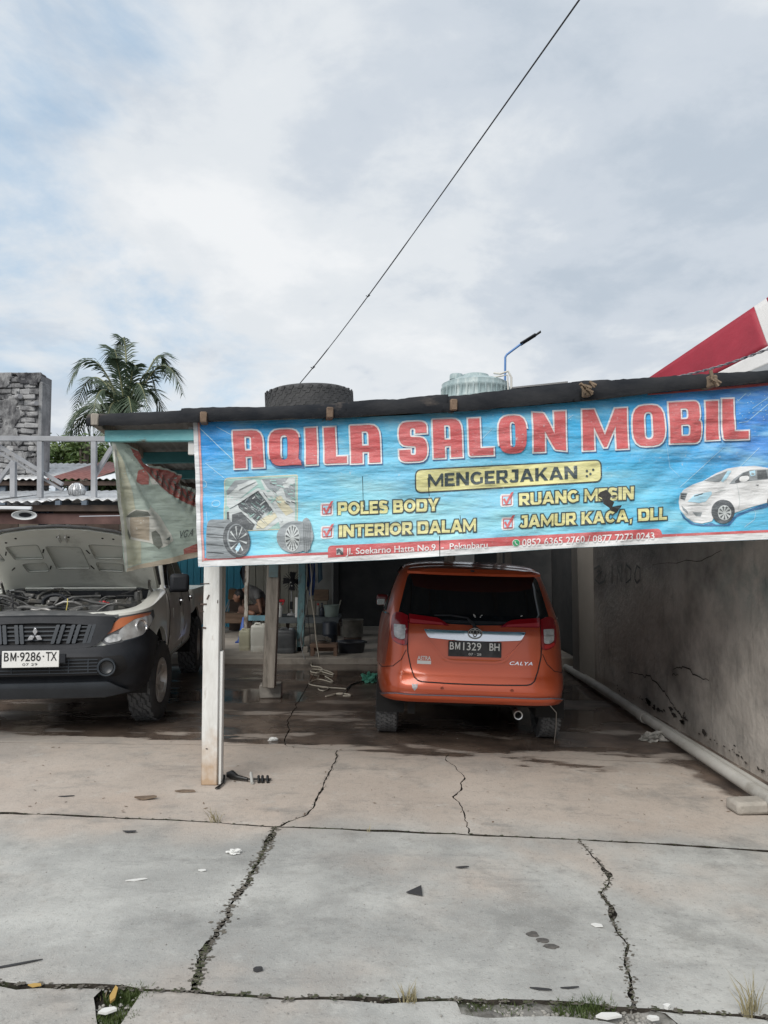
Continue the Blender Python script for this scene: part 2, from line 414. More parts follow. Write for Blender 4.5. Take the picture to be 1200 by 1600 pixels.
def slab(poly, thick=0.09, z0=0.0, m=concrete, cell=0.22, amp=0.004):
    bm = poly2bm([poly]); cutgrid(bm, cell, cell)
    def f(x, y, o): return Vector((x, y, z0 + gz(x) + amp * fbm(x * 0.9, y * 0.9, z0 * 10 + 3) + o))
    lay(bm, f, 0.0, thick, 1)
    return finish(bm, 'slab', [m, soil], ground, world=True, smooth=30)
gA = lambda t: 0.010 + 0.010 * t + 0.022 * max(0, fbm(t * 9, 2.2, 0, 3)) + 0.024 * math.exp(-((t - .10) / .06) ** 2) + 0.022 * math.exp(-((t - .86) / .07) ** 2)
gB = lambda t: 0.007 + 0.016 * max(0, fbm(t * 9, 8.2, 0, 3)) + 0.02 * math.exp(-((t - .55) / .06) ** 2) + .014 * math.exp(-((t - .28) / .04) ** 2)
g1 = lambda t: 0.008 + .012 * max(0, fbm(t * 30, 9.4, 0, 3)) + .030 * math.exp(-((t - .78) / .10) ** 2)
g2 = lambda t: 0.016 + .014 * max(0, fbm(t * 30, 4.4, 0, 3)) + .010 * (.3 < t < .8)
gC = lambda t: 0.015 * (1.2 - t) + .008 * max(0, fbm(t * 14, 1.4, 0, 3))
gD = lambda t: 0.009 * (1.15 - t) + .012 * max(0, fbm(t * 14, 6.4, 0, 3))
pA0, pA1 = CA[0], CA[-1]; pB0, pB1 = CB[0], CB[-1]
XL, XR = -7.5, 2.80
# front row, between the two joints
fl = off(seg(J2, None, pA0), -1, g2) + off(CA, -1, gA)[1:] + off(seg(J1, None, pA1), 1, g1)[::-1]
fm = off(seg(J2, pA0, pB0), -1, g2) + off(CB, -1, gB)[1:] + off(seg(J1, pA1, pB1), 1, g1)[::-1][1:] + off(CA, 1, gA)[::-1][1:-1]
fr = off(seg(J2, pB0, None), -1, g2) + off(seg(J1, pB1, None), 1, g1)[::-1] + off(CB, 1, gB)[::-1][1:-1]
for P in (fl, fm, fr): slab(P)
# near row, in front of the lowest joint, with the broken wedge between two slabs
c1 = gline([(146, 1543), (152, 1600), (158, 1700)], 0.01, 0.05, 8); c2 = gline([(222, 1547), (186, 1600), (165, 1700)], 0.01, 0.05, 9)
n1 = off(seg(J1, None, c1[0]), -1, g1) + [(p.x, p.y) for p in c1] + [(-3.0, 1.75)]
c3 = gline([(700, 1562), (720, 1585), (760, 1592), (905, 1588), (985, 1600), (1010, 1640), (1040, 1700)], 0.03, 0.04, 10)
n2 = off(seg(J1, c2[0], c3[0]), -1, g1) + [(p.x, p.y) for p in c3] + [(p.x, p.y) for p in c2[::-1]]
c4 = gline([(1040, 1582), (1060, 1600), (1080, 1700)], 0.02, 0.05, 11)
n3 = off(seg(J1, c4[0], None), -1, g1) + [(3.0, 1.75)] + [(p.x, p.y) for p in c4[::-1]]
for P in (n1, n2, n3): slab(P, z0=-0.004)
# back row
pC1 = CC[-1]; pD0, iD = CD[0], near_pt(CD, G(697, 1176)); CDa = CD[:iD + 1]
kz = 0.006
bl_ = off(seg(KL, None, pC1), -1, kz) + off(CC[::-1], -1, gC)[1:] + off(seg(J2, None, pA0), 1, g2)[::-1]
bm_ = off(seg(KL, pC1, CDa[-1]), -1, kz) + off(CDa[::-1], -1, gD)[1:] + off(seg(J2, pA0, pD0), 1, g2)[::-1] + off(CC, -1, gC)[1:-1]
br_ = off(seg(KL, CDa[-1], None), -1, kz) + off(seg(J2, pD0, None), 1, g2)[::-1] + off(CDa, -1, gD)[1:-1]
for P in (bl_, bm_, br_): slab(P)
# wash bay floor behind
crk = gline([(450, 1166), (444, 1155), (452, 1138), (449, 1125), (470, 1090)], 0.02, 0.05, 12)
w1 = [(p.x, p.y + 0.003) for p in seg(KL, None, crk[0])] + off(crk, 1, 0.010)[1:] + [(-0.93, 11.09), (-9.0, 11.09)]
w2 = [(p.x, p.y + 0.003) for p in seg(KL, crk[0], None)] + [(XR, 11.09), (-0.925, 11.09)] + off(crk, -1, 0.010)[::-1][:-1]
for P in (w1, w2): slab(P, cell=0.4)
# raised platform at the back of the shed
plat_m = mat('platform_cement', (0.30, 0.27, 0.235), (0.42, 0.38, 0.33), 2.5, 0.8, bump=0.01, world=True, c3=(0.09, 0.08, 0.07), s3=1.1)
platform = tag(MB().box((-1.2, 14.6, -0.03), (8.0, 7.0, 0.24)).build('raised_floor', plat_m, bevel=0.015), kind='structure')

# broken mortar bed in the gap at the lower right
rb = bmesh.new(); rv = {}
for i in range(74):
    for j in range(22):
        P = G(690 + i * 5.2, 1562 + j * 2.2); rv[i, j] = rb.verts.new((P.x, P.y, gz(P.x) - .016 + .016 * fbm(P.x * 9, P.y * 9, 1, 5)))
for i in range(73):
    for j in range(21): rb.faces.new((rv[i, j], rv[i + 1, j], rv[i + 1, j + 1], rv[i, j + 1]))
tag(finish(rb, 'rubble', mat('rubble', (.10, .095, .085), (.33, .32, .30), 14, .95, world=True, bump=.01, bscale=40, c3=(.045, .045, .03), s3=7, m3=(.48, .6)), smooth=30), kind='stuff')
# weeds, moss, grit
leafg = mat('grass_green', (0.05, 0.085, 0.02), (0.10, 0.13, 0.04), 8, 0.6, world=True, trans=0.3)
leafdry = mat('grass_dry', (0.22, 0.19, 0.10), (0.32, 0.28, 0.17), 8, 0.8, world=True)
stone_m = mat('pebble', (0.22, 0.21, 0.19), (0.38, 0.37, 0.34), 7, 0.85, world=True)
def grass_bm(spots):
    mb = MB()
    for (P, n, hgt, spread) in spots:
        for _ in range(n):
            a = random.uniform(0, 6.28); r = spread * random.random() ** 0.7
            b = P + Vector((math.cos(a) * r, math.sin(a) * r * 0.6, -0.03)); h = hgt * random.uniform(0.5, 1.1)
            d = Vector((random.uniform(-1, 1), random.uniform(-1, 1), 0)) * h * 0.6; wv = Vector((random.uniform(-1, 1), random.uniform(-1, 1), 0)).normalized() * 0.0022
            p1 = b + Vector((0, 0, h * 0.6)) + d * 0.35; p2 = b + Vector((0, 0, h)) + d
            mb.face([b - wv, b + wv, p1 + wv * 0.8, p1 - wv * 0.8]); mb.face([p1 - wv * 0.8, p1 + wv * 0.8, p2])
    return mb
def along(line, lo, hi, n):
    return [line[int((lo + (hi - lo) * (k + random.random()) / n) * (len(line) - 1))] for k in range(n)]
sp = []
for P in along(J1, 0.25, 0.62, 26): sp.append((P + Vector((random.gauss(0, .02), random.gauss(0, .012), 0)), 18, 0.025, 0.05))
for px, py, n, h, s in [(200, 1552, 420, 0.035, 0.085), (182, 1585, 420, 0.035, 0.075), (165, 1600, 200, .03, .05), (215, 1545, 160, .04, .06), (720, 1570, 130, .03, .09), (790, 1566, 140, .03, .1), (905, 1575, 320, .045, .09), (930, 1570, 200, .05, .07), (1075, 1584, 110, .03, .07), (735, 1567, 120, .03, .08), (310, 1545, 160, .02, .09), (295, 1552, 160, .02, .08), (405, 1333, 120, .02, .04), (400, 1342, 100, .03, .035), (320, 1540, 140, .02, .06)]:
    sp.append((G(px, py), n, h, s))
for P in along(J2, 0.30, 0.62, 34): sp.append((P, 10, 0.018, 0.045))
tag(grass_bm(sp).build('grass', leafg, smooth=0), kind='stuff')
sp = [(G(640, 1562), 46, .09, .03), (G(1170, 1588), 30, .16, .02), (G(338, 1284), 22, .13, .03), (G(575, 1299), 8, .07, .01), (G(1180, 1582), 14, .2, .01)] + [(P, 10, 0.02, 0.06) for P in along(J1, 0.3, 0.6, 20)]
tag(grass_bm(sp).build('dry_grass', leafdry, smooth=0), kind='stuff')
def grit(name, spots, m):
    mb = MB()
    for P, s in spots:
        M = Matrix.Translation(P) @ Matrix.Rotation(random.uniform(0, 6), 4, 'Z') @ Matrix.Diagonal((s * random.uniform(.7, 1.4), s * random.uniform(.6, 1), s * random.uniform(.35, .7), 1))
        bmesh.ops.create_icosphere(mb.bm, subdivisions=1, radius=1, matrix=M)
    return tag(mb.build(name, m, smooth=60), kind='stuff')
pb = []
for P in along(CA, 0.02, 0.98, 220): pb.append((P + Vector((random.gauss(0, .013), random.uniform(-.05, .05), -0.024)), random.uniform(.003, .009)))
for P in along(CB, 0.02, 0.98, 90): pb.append((P + Vector((random.gauss(0, .009), random.uniform(-.05, .05), -0.024)), random.uniform(.003, .008)))
for P in along(J1, 0.3, 0.7, 200): pb.append((P + Vector((random.uniform(-.06, .06), random.gauss(0, .02), -0.016)), random.uniform(.003, .010)))
for _ in range(420): pb.append((G(random.uniform(705, 1050), random.uniform(1572, 1605)) + Vector((0, 0, -.018)), random.uniform(.003, .012)))
for _ in range(130): pb.append((G(random.uniform(150, 215), random.uniform(1560, 1600)) + Vector((0, 0, -.02)), random.uniform(.003, .01)))
for _ in range(330):
    pb.append((G(random.uniform(-20, 1190), 1130 + 460 * random.random() ** 0.8) + Vector((0, 0, .001)), random.uniform(.0015, .0045)))
grit('gravel', pb, stone_m)

def smear(name, line, n, rad, m, spread, z=.0018):
    mb = MB()
    for P in along(line, .01, .99, n):
        c = P + Vector((random.gauss(0, spread), random.gauss(0, spread * .6), 0)); c.z = gz(c.x) + z + random.uniform(0, .0012) + .004 * fbm(c.x * .9, c.y * .9, 3); r_ = rad * random.uniform(.3, 1.2); s_ = random.uniform(0, 9)
        mb.face([c + Vector((math.cos(a) * r_ * (1 + .8 * fbm(math.cos(a) * 2 + s_, math.sin(a) * 2, s_)) * 1.3, math.sin(a) * r_ * (1 + .8 * fbm(math.cos(a) * 2 + s_, math.sin(a) * 2, s_)), 0)) for a in [k * 2 * math.pi / 13 for k in range(13)]])
    tag(mb.build(name, m, smooth=0, recalc=False), kind='stuff')
silt = mat('silt', (0.07, 0.062, 0.052), (0.16, 0.145, 0.12), 14, 0.95, world=True, bump=.006); moss = mat('moss', (0.035, 0.042, 0.018), (0.075, 0.08, 0.04), 20, 0.95, world=True, bump=.008)
smear('silt', CA, 420, .0065, silt, .017); smear('silt', CB, 260, .005, silt, .012); smear('silt', J1, 700, .0055, silt, .012); smear('silt', J2, 420, .004, silt, .006); smear('silt', CC, 120, .004, silt, .008)
smear('moss', seg(J1, G(250, 1545), G(1180, 1588)), 150, .005, moss, .012, .003); smear('moss', seg(J2, G(0, 1270), G(560, 1297)), 200, .0036, moss, .006, .003); smear('moss', seg(J2, G(560, 1297), G(1130, 1325)), 260, .004, moss, .005, .003); smear('moss', seg(CA, G(432, 1292), G(380, 1385)), 110, .0045, moss, .009, .003); smear('moss', seg(CA, G(330, 1480), G(300, 1548)), 90, .005, moss, .012, .003); smear('moss', seg(CB, G(950, 1365), G(988, 1576)), 70, .004, moss, .008, .003)

# ================================================================ facade plane
AX, BX = at(303, 770, 5.05), at(1200, 770, 4.80)
fd = (BX - AX); fd.z = 0; fd.normalize(); fn_ = Vector((fd.y, -fd.x, 0))       # towards the street
def FP(px, py, o=0.0):
    v = (800 - py) / F; c, s = math.cos(PITCH), math.sin(PITCH)
    d = Vector(((px - 600) / F, c - s * v, s + c * v)); C0 = Vector((0, 0, CH))
    return C0 + d * ((AX - C0).dot(fn_) / d.dot(fn_)) + fn_ * o

# ================================================================ banner
def glyph(ch, s, t, sq=False):
    """outline loops in a unit box; s, t = stroke widths across and up"""
    r = 0.22; q = 0.5
    def z(*p, n=4): return rounded(list(p), n)
    if ch == 'I': return [z((0, 0), (1, 0), (1, 1), (0, 1))]
    if ch == 'L': return [z((0, 0, .08 if sq else 0), (1, 0), (1, t), (s, t), (s, 1), (0, 1))]
    if ch in 'OQD':
        ro = .38 if ch != 'D' else 0
        o = z((0, 0, ro), (1, 0, .38), (1, 1, .38), (0, 1, ro)) if sq else (ell(.5, .5, .5, .5, 28) if ch != 'D' else z((0, 0), (.6, 0, 0), (1, 0, .4), (1, 1, .4), (.6, 1, 0), (0, 1), n=6))
        i = z((s, t, .14), (1 - s, t, .14), (1 - s, 1 - t, .14), (s, 1 - t, .14)) if sq else (ell(.5, .5, .5 - s, .5 - t, 24) if ch != 'D' else z((s, t), (1 - s, t, .22), (1 - s, 1 - t, .22), (s, 1 - t), n=6))
        if ch == 'Q': o = z((0, 0, .36), (.9, 0, .1), (1.08, -.02), (1.06, .10), (.98, .16, .05), (1, .5), (1, 1, .38), (0, 1, .36))
        return [o, i]
    if ch == 'A':
        if sq: return [z((0, 0), (s, 0), (s, .30), (1 - s, .30), (1 - s, 0), (1, 0), (1, 1, .34), (0, 1, .02)), z((s, .46), (1 - s, .46), (1 - s, .84, .1), (s, .84))]
        return [z((0, 0), (s, 0), (.5 - .14, .2), (.5 + .14, .2), (1 - s, 0), (1, 0), (.5 + s * .55, 1), (.5 - s * .55, 1)) if False else
                z((0, 0), (s, 0), (s + .09, .18), (1 - s - .09, .18), (1 - s, 0), (1, 0), (.5 + s * .55, 1), (.5 - s * .55, 1)), z((.5 - .13, .38), (.5 + .13, .38), (.5, .68))]
    if ch in 'BPR':
        if ch == 'B': return [z((0, 0), (.6, 0), (1.0, 0, .3), (1.0, .5, .2), (.9, .52), (.95, .6, .1), (.95, 1, .3), (.6, 1), (0, 1), n=5), z((s, t), (1 - s, t, .1), (1 - s, .5 - t * .35, .1), (s, .5 - t * .35)), z((s, .5 + t * .45), (.95 - s, .5 + t * .45, .1), (.95 - s, 1 - t, .1), (s, 1 - t))]
        bowl = z((s, .38 + t * .6), (1 - s, .38 + t * .6, .12), (1 - s, 1 - t, .12), (s, 1 - t))
        if ch == 'P': return [z((0, 0), (s, 0), (s, .3), (.6, .3), (1, .3, .3), (1, 1, .3), (.6, 1), (0, 1), n=5), z((s, .3 + t), (1 - s, .3 + t, .14), (1 - s, 1 - t, .14), (s, 1 - t))]
        return [z((0, 0), (s, 0), (s, .3), (.42, .3), (.72, 0), (1.03, 0), (.72, .34), (.97, .42, .16), (.97, 1, .3), (.6, 1), (0, 1), n=5), bowl]
    if ch == 'S': return [z((0, .30), (0, 0, .3), (1, 0, .3), (1, .58, .26), (s, .62, .05), (s, 1 - t, .08), (1 - s, 1 - t, .08), (1 - s, .70), (1, .70), (1, 1, .3), (0, 1, .3), (0, .42, .26), (1 - s, .38, .05), (1 - s, t, .08), (s, t, .08), (s, .30))] if sq else \
        [z((.04, .10), (0.1, 0, .1), (.55, -.02, .2), (1, 0, .35), (1, .58, .3), (s * 1.1, .66, .14), (s * 1.2, .80, .1), (.5, .82, .1), (.86, .74), (.96, .92), (.5, 1.02, .2), (0, 1, .35), (0, .42, .3), (1 - s * 1.1, .34, .12), (1 - s * 1.2, .2, .1), (.5, .18, .1), (.12, .28))]
    if ch == 'N': return [z((0, 0), (s, 0), (s, .52), (1 - s * .95, .04, .04), (1, 0), (1, 1), (1 - s, 1), (1 - s, .44), (s * .95, .97, .04), (0, 1))] if sq else [z((0, 0), (s, 0), (s, .58), (1 - s, 0), (1, 0), (1, 1), (1 - s, 1), (1 - s, .42), (s, 1), (0, 1))]
    if ch == 'M': 
        a = s * .62 if not sq else s * .6
        return [z((0, 0), (a, 0), (a, .58), (.5 - .03, .06), (.5 + .03, .06), (1 - a, .58), (1 - a, 0), (1, 0), (1, 1), (1 - a * 1.05, 1), (.5, .36), (a * 1.05, 1), (0, 1))]
    if ch == 'E': return [z((0, 0), (1, 0), (1, t), (s, t), (s, .5 - t * .45), (.88, .5 - t * .45), (.88, .5 + t * .45), (s, .5 + t * .45), (s, 1 - t), (.96, 1 - t), (.96, 1), (0, 1))]
    if ch == 'T': return [z((.5 - s / 2, 0), (.5 + s / 2, 0), (.5 + s / 2, 1 - t), (1, 1 - t), (1, 1), (0, 1), (0, 1 - t), (.5 - s / 2, 1 - t))]
    if ch in 'CG':
        o = ell(.5, .5, .5, .5, 22, t0=42, t1=(322 if ch == 'C' else 300)); i = ell(.5, .5, .5 - s, .5 - t, 20, t0=42, t1=(322 if ch == 'C' else 296))[::-1]
        if ch == 'G': return [o + [(.97, .12), (.97, .56), (.97 - s * .85, .56), (.97 - s * .85, .24)] + i]
        return [o + i]
    if ch == 'J': return [z((0, .12), (.2, 0, .1), (.95, -.02, .35), (1, .3), (1, 1), (.25, 1), (.25, 1 - t), (1 - s * 1.1, 1 - t), (1 - s * 1.1, .3), (.72 - s * .3, .18, .1), (.35, .17, .1), (.2, .3))]
    if ch == 'K': return [z((0, 0), (s, 0), (s, .26), (.38, .42), (.74, 0), (1.05, 0), (.58, .6), (1.0, 1), (.70, 1), (s, .5), (s, 1), (0, 1))]
    if ch == 'U': return [z((0, 1), (0, .2), (.1, 0, .2), (.9, 0, .2), (1, .2), (1, 1), (1 - s, 1), (1 - s, .3), (.85 - s * .5, .17, .12), (.15 + s * .5, .17, .12), (s, .3), (s, 1), n=5)]
    if ch == 'Y': return [z((.5 - s / 2, 0), (.5 + s / 2, 0), (.5 + s / 2, .36), (1.02, 1), (1.02 - s * 1.1, 1), (.5, .58), (-.02 + s * 1.1, 1), (-.02, 1), (.5 - s / 2, .36))]
    if ch == ',': return [z((.2, .16), (.75, .2), (.5, -.18), (.15, -.18), (.35, 0), (.2, 0))]
    return [z((0, 0), (1, 0), (1, 1), (0, 1))]
WID = dict(A=1.08, B=.92, C=.98, D=1.02, E=.80, G=1.02, I=.30, J=.72, K=.98, L=.76, M=1.18, N=1.0, O=1.1, P=.88, R=.92, S=.82, T=.86, U=.98, Y=.98)
WID[','] = .3; WID[' '] = .34
def bold_line(txt, x0, yb0, yt0, x1, yb1, yt1):
    """letters set along a slanting line (photograph pixels, y down) -> outline loops with y up"""
    gap = 0.10; tot = sum(WID[c] for c in txt) + gap * (len(txt) - 1); out = []; pos = 0.0
    for c in txt:
        wd = WID[c]
        if c != ' ':
            s = min(.27 / wd, 1.0); loops = []
            for lp in glyph(c, s, .215):
                q = []
                for (u, v) in lp:
                    a = (pos + u * wd) / tot; X = x0 + (x1 - x0) * a; b = yb0 + (yb1 - yb0) * a; t = yt0 + (yt1 - yt0) * a
                    q.append((X, -(b + (t - b) * v)))
                loops.append(q)
            out.append(loops)
        pos += wd + gap
    return out
def vinyl(name, c, grad=False, trans=0.12, rough=0.55):
    m = bpy.data.materials.new(name); m.use_nodes = True; t = m.node_tree; N = t.nodes; L = t.links; b = N['Principled BSDF']
    b.inputs['Roughness'].default_value = rough; b.inputs['Specular IOR Level'].default_value = 0.35
    tcn = N.new('ShaderNodeTexCoord')
    def nz(s, st, rot, d=5, r=0.55, loc=(0, 0, 0)):
        mp = N.new('ShaderNodeMapping'); L.new(tcn.outputs['Object'], mp.inputs[0]); mp.inputs['Rotation'].default_value = (0, R(rot), 0); mp.inputs['Scale'].default_value = st; mp.inputs['Location'].default_value = loc
        n = N.new('ShaderNodeTexNoise'); L.new(mp.outputs[0], n.inputs['Vector']); n.inputs['Scale'].default_value = s; n.inputs['Detail'].default_value = d; n.inputs['Roughness'].default_value = r; return n.outputs[0]
    def mixc(f, a, c2, k=1.0):
        n = N.new('ShaderNodeMixRGB')
        if k != 1.0:
            mm = N.new('ShaderNodeMath'); mm.operation = 'MULTIPLY'; L.new(f, mm.inputs[0]); mm.inputs[1].default_value = k; f = mm.outputs[0]
        L.new(f, n.inputs[0])
        for i, v in ((1, a), (2, c2)):
            if isinstance(v, tuple): n.inputs[i].default_value = (*v, 1)
            else: L.new(v, n.inputs[i])
        return n.outputs[0]
    def ramp(v, stops, ip='LINEAR'):
        r = N.new('ShaderNodeValToRGB'); L.new(v, r.inputs[0]); r.color_ramp.interpolation = ip
        while len(r.color_ramp.elements) < len(stops): r.color_ramp.elements.new(.5)
        for e, (p, cc) in zip(r.color_ramp.elements, stops):
            e.position = p; e.color = ((*cc, 1) if isinstance(cc, tuple) else (cc, cc, cc, 1))
        return r.outputs[0]
    col = c
    if grad:
        sp_ = N.new('ShaderNodeSeparateXYZ'); L.new(tcn.outputs['Object'], sp_.inputs[0])
        mr = N.new('ShaderNodeMapRange'); mr.inputs[1].default_value = 0; mr.inputs[2].default_value = 3.85
        ad = N.new('ShaderNodeMath'); ad.operation = 'ADD'; L.new(sp_.outputs[0], ad.inputs[0])
        n0 = nz(1.1, (1, 1, 1), 20, 3); m0 = N.new('ShaderNodeMath'); m0.operation = 'MULTIPLY_ADD'; L.new(n0, m0.inputs[0]); m0.inputs[1].default_value = 1.2; m0.inputs[2].default_value = -0.6; L.new(m0.outputs[0], ad.inputs[1])
        L.new(ad.outputs[0], mr.inputs[0])
        top = ramp(mr.outputs[0], [(0.0, (.02, .27, .86)), (0.10, (.04, .42, .86)), (0.28, (.12, .54, .82)), (.55, (.08, .50, .82)), (.78, (.04, .42, .82)), (.9, (.08, .30, .86)), (1.0, (.05, .24, .74))])
        bot = ramp(mr.outputs[0], [(0.0, (.08, .50, .88)), (0.12, (.26, .72, .88)), (0.45, (.42, .82, .90)), (.70, (.22, .68, .87)), (1.0, (.06, .50, .84))])
        mz = N.new('ShaderNodeMapRange'); mz.interpolation_type = 'SMOOTHSTEP'; mz.inputs[1].default_value = 0.25; mz.inputs[2].default_value = 0.95; L.new(sp_.outputs[2], mz.inputs[0])
        col = mixc(mz.outputs[0], bot, top)
        st = ramp(nz(1.6, (1, 1, 3.2), -28, 4, .5, (3, 0, 0)), [(.42, 0.0), (.62, 1.0)], 'EASE'); col = mixc(st, col, (.03, .36, .70), .35)
        st = ramp(nz(2.1, (1, 1, 3.6), 24, 5, .55, (8, 0, 0)), [(.50, 0.0), (.68, 1.0)], 'EASE'); col = mixc(st, col, (.45, .80, .88), .45)
    # sun fading, dust, creases where the ink has worn
    dirt = ramp(nz(2.2, (1, 1, 2), 10, 7, .65), [(.42, 0.0), (.75, 1.0)]); col = mixc(dirt, col, (.55, .56, .54), .16)
    cr = ramp(nz(7, (1, 1, 4.5), -35, 7, .65), [(.488, 0.0), (.5, 1.0), (.512, 0.0)]); col = mixc(cr, col, (.62, .68, .70), .22)
    cr2 = ramp(nz(9, (1, 1, 4.0), 30, 7, .65, (2, 1, 0)), [(.489, 0.0), (.5, 1.0), (.511, 0.0)]); col = mixc(cr2, col, (.60, .66, .68), .18)
    sp2 = ramp(nz(38, (1, 1, 1), 0, 4, .6), [(.66, 0.0), (.72, 1.0)]); col = mixc(sp2, col, (.60, .64, .66), .5)
    L.new(col, b.inputs['Base Color'])
    bp = N.new('ShaderNodeBump'); bp.inputs['Distance'].default_value = 0.024; bp.inputs['Strength'].default_value = 1.0
    a1 = nz(2.0, (1, 1, 5.2), -34, 3, .5); a2 = nz(2.4, (1, 1, 4.8), 36, 3, .5, (5, 0, 0)); a3 = nz(22, (1, 1, 1.6), 8, 5)
    s1 = N.new('ShaderNodeMath'); s1.operation = 'ADD'; L.new(a1, s1.inputs[0]); L.new(a2, s1.inputs[1])
    s2 = N.new('ShaderNodeMath'); s2.operation = 'MULTIPLY_ADD'; L.new(a3, s2.inputs[0]); s2.inputs[1].default_value = .22; L.new(s1.outputs[0], s2.inputs[2])
    L.new(s2.outputs[0], bp.inputs['Height']); L.new(bp.outputs[0], b.inputs['Normal'])
    tr = N.new('ShaderNodeBsdfTranslucent'); L.new(col, tr.inputs[0]) if not isinstance(col, tuple) else None
    ms = N.new('ShaderNodeMixShader'); ms.inputs[0].default_value = trans; L.new(b.outputs[0], ms.inputs[1]); L.new(tr.outputs[0], ms.inputs[2]); L.new(ms.outputs[0], N['Material Output'].inputs[0])
    return m
V = dict(blue=vinyl('vinyl_blue', None, True), white=vinyl('vinyl_white', (.80, .80, .80)), red=vinyl('vinyl_red', (.64, .13, .135)), dkblue=vinyl('vinyl_dark_blue', (.04, .16, .36)),
         yellow=vinyl('vinyl_yellow', (.80, .76, .36)), ink=vinyl('vinyl_ink', (.045, .07, .08)), pale=vinyl('vinyl_pale', (.45, .72, .86)), grey=vinyl('vinyl_grey', (.30, .33, .35)),
         dgrey=vinyl('vinyl_dark_grey', (.09, .10, .11)), lgrey=vinyl('vinyl_light_grey', (.58, .62, .62)), mint=vinyl('vinyl_mint', (.36, .56, .52)), cream=vinyl('vinyl_cream', (.66, .62, .46)), green=vinyl('vinyl_green', (.05, .42, .18)), pink=vinyl('vinyl_pink', (.72, .36, .33)))
def wr(s, z):
    """folds of the hung banner, metres; s along it, z up from its lower edge"""
    a = R(-24 + 48 * min(1, max(0, s / 3.8)))
    p = s * math.cos(a) + z * math.sin(a); q = -s * math.sin(a) + z * math.cos(a)
    h = 0.022 * fbm(p * 0.8 + 3, q * 5.0, 1.3, 3) + 0.020 * fbm(s * 1.1, z * 1.0, 7.7, 2) + 0.003 * fbm(p * 2, q * 8, 4.1, 3)
    e = min(1, max(0, (1.02 - z) / 0.12)); return h * (0.35 + 0.65 * e)
Z0 = FP(303, 885).z
def BN(u, v, o=0.0):
    """u = pixel column, v = minus pixel row of the frontal view of the banner"""
    P = FP(u, -v); s = (P - AX).dot(fd); return P + fn_ * (0.03 + wr(s, P.z - Z0) + o)
banner = thing('shop_banner', 'long blue vinyl banner with red heading hung along the front eave, torn in one place', 'banner', tuple(FP(303, 885)), math.atan2(fd.y, fd.x))
tear = [(935, -770), (945, -766), (953, -774), (951, -781), (958, -785), (955, -792), (965, -797), (962, -802), (952, -799), (950, -794), (941, -788), (938, -779), (931, -776)]
slits = [[(686.2, -838), (687.6, -838), (687.8, -872), (686.6, -872)], [(566.6, -745), (567.6, -745), (568.8, -800), (568.0, -800)], [(718, -805), (719, -805), (724, -835), (723, -835)], [(668, -748), (669.3, -748), (671.5, -780), (670.5, -780)]]
CELL = 6.0
def printed(bm, name, m, o, cut=True):
    x0 = min(v.co.x for v in bm.verts); x1 = max(v.co.x for v in bm.verts)
    if cut:
        if x1 > 925 and x0 < 970: punch(bm, tear)
        for s_ in slits:
            if x1 > s_[0][0] and x0 < s_[1][0]: punch(bm, s_)
    cutgrid(bm, CELL, CELL); lay(bm, BN, o)
    return finish(bm, name, m, banner, world=True, smooth=60, recalc=False)
def pp(pts): return [(x, -y) for x, y in pts]
edge = pp([(303, 661), (500, 655), (640, 650), (780, 640), (920, 628), (1040, 613), (1260, 594), (1262, 838), (1200, 843), (1000, 851), (860, 858), (740, 866), (600, 875), (460, 881), (312, 886)])
printed(poly2bm([edge]), 'banner_sheet', V['blue'], 0)
L1, L2, L3 = 0.003, 0.006, 0.009
printed(poly2bm([pp([(303.2, 661), (310, 661), (318, 880), (312.2, 885.6)])]), 'white_margin', V['white'], L1)
printed(poly2bm([pp([(318, 876), (460, 869), (600, 863), (740, 855), (860, 848), (1000, 840.5), (1200, 832), (1261, 828), (1262, 837.6), (1200, 842.6), (1000, 850.6), (860, 857.6), (740, 865.6), (600, 874.6), (460, 880.6), (314, 885.5)])]), 'white_margin', V['white'], L1)
printed(poly2bm([pp([(310.5, 661), (314, 661), (322, 876), (318.4, 878)])]), 'border_line', V['pink'], L1 * 1.3)
printed(poly2bm([pp([(322, 872), (460, 865), (600, 859), (740, 851), (860, 844), (1000, 836.5), (1200, 828), (1261, 824), (1261, 828), (1200, 832), (1000, 840.5), (860, 848), (740, 855), (600, 863), (460, 869), (322, 876)])]), 'border_line', V['red'], L1 * 1.3)
printed(poly2bm([pp([(1010, 617), (1100, 608.5), (1259, 594.5), (1259, 599), (1100, 612.5), (1012, 619)])]), 'border_line', V['red'], L1 * 1.3)
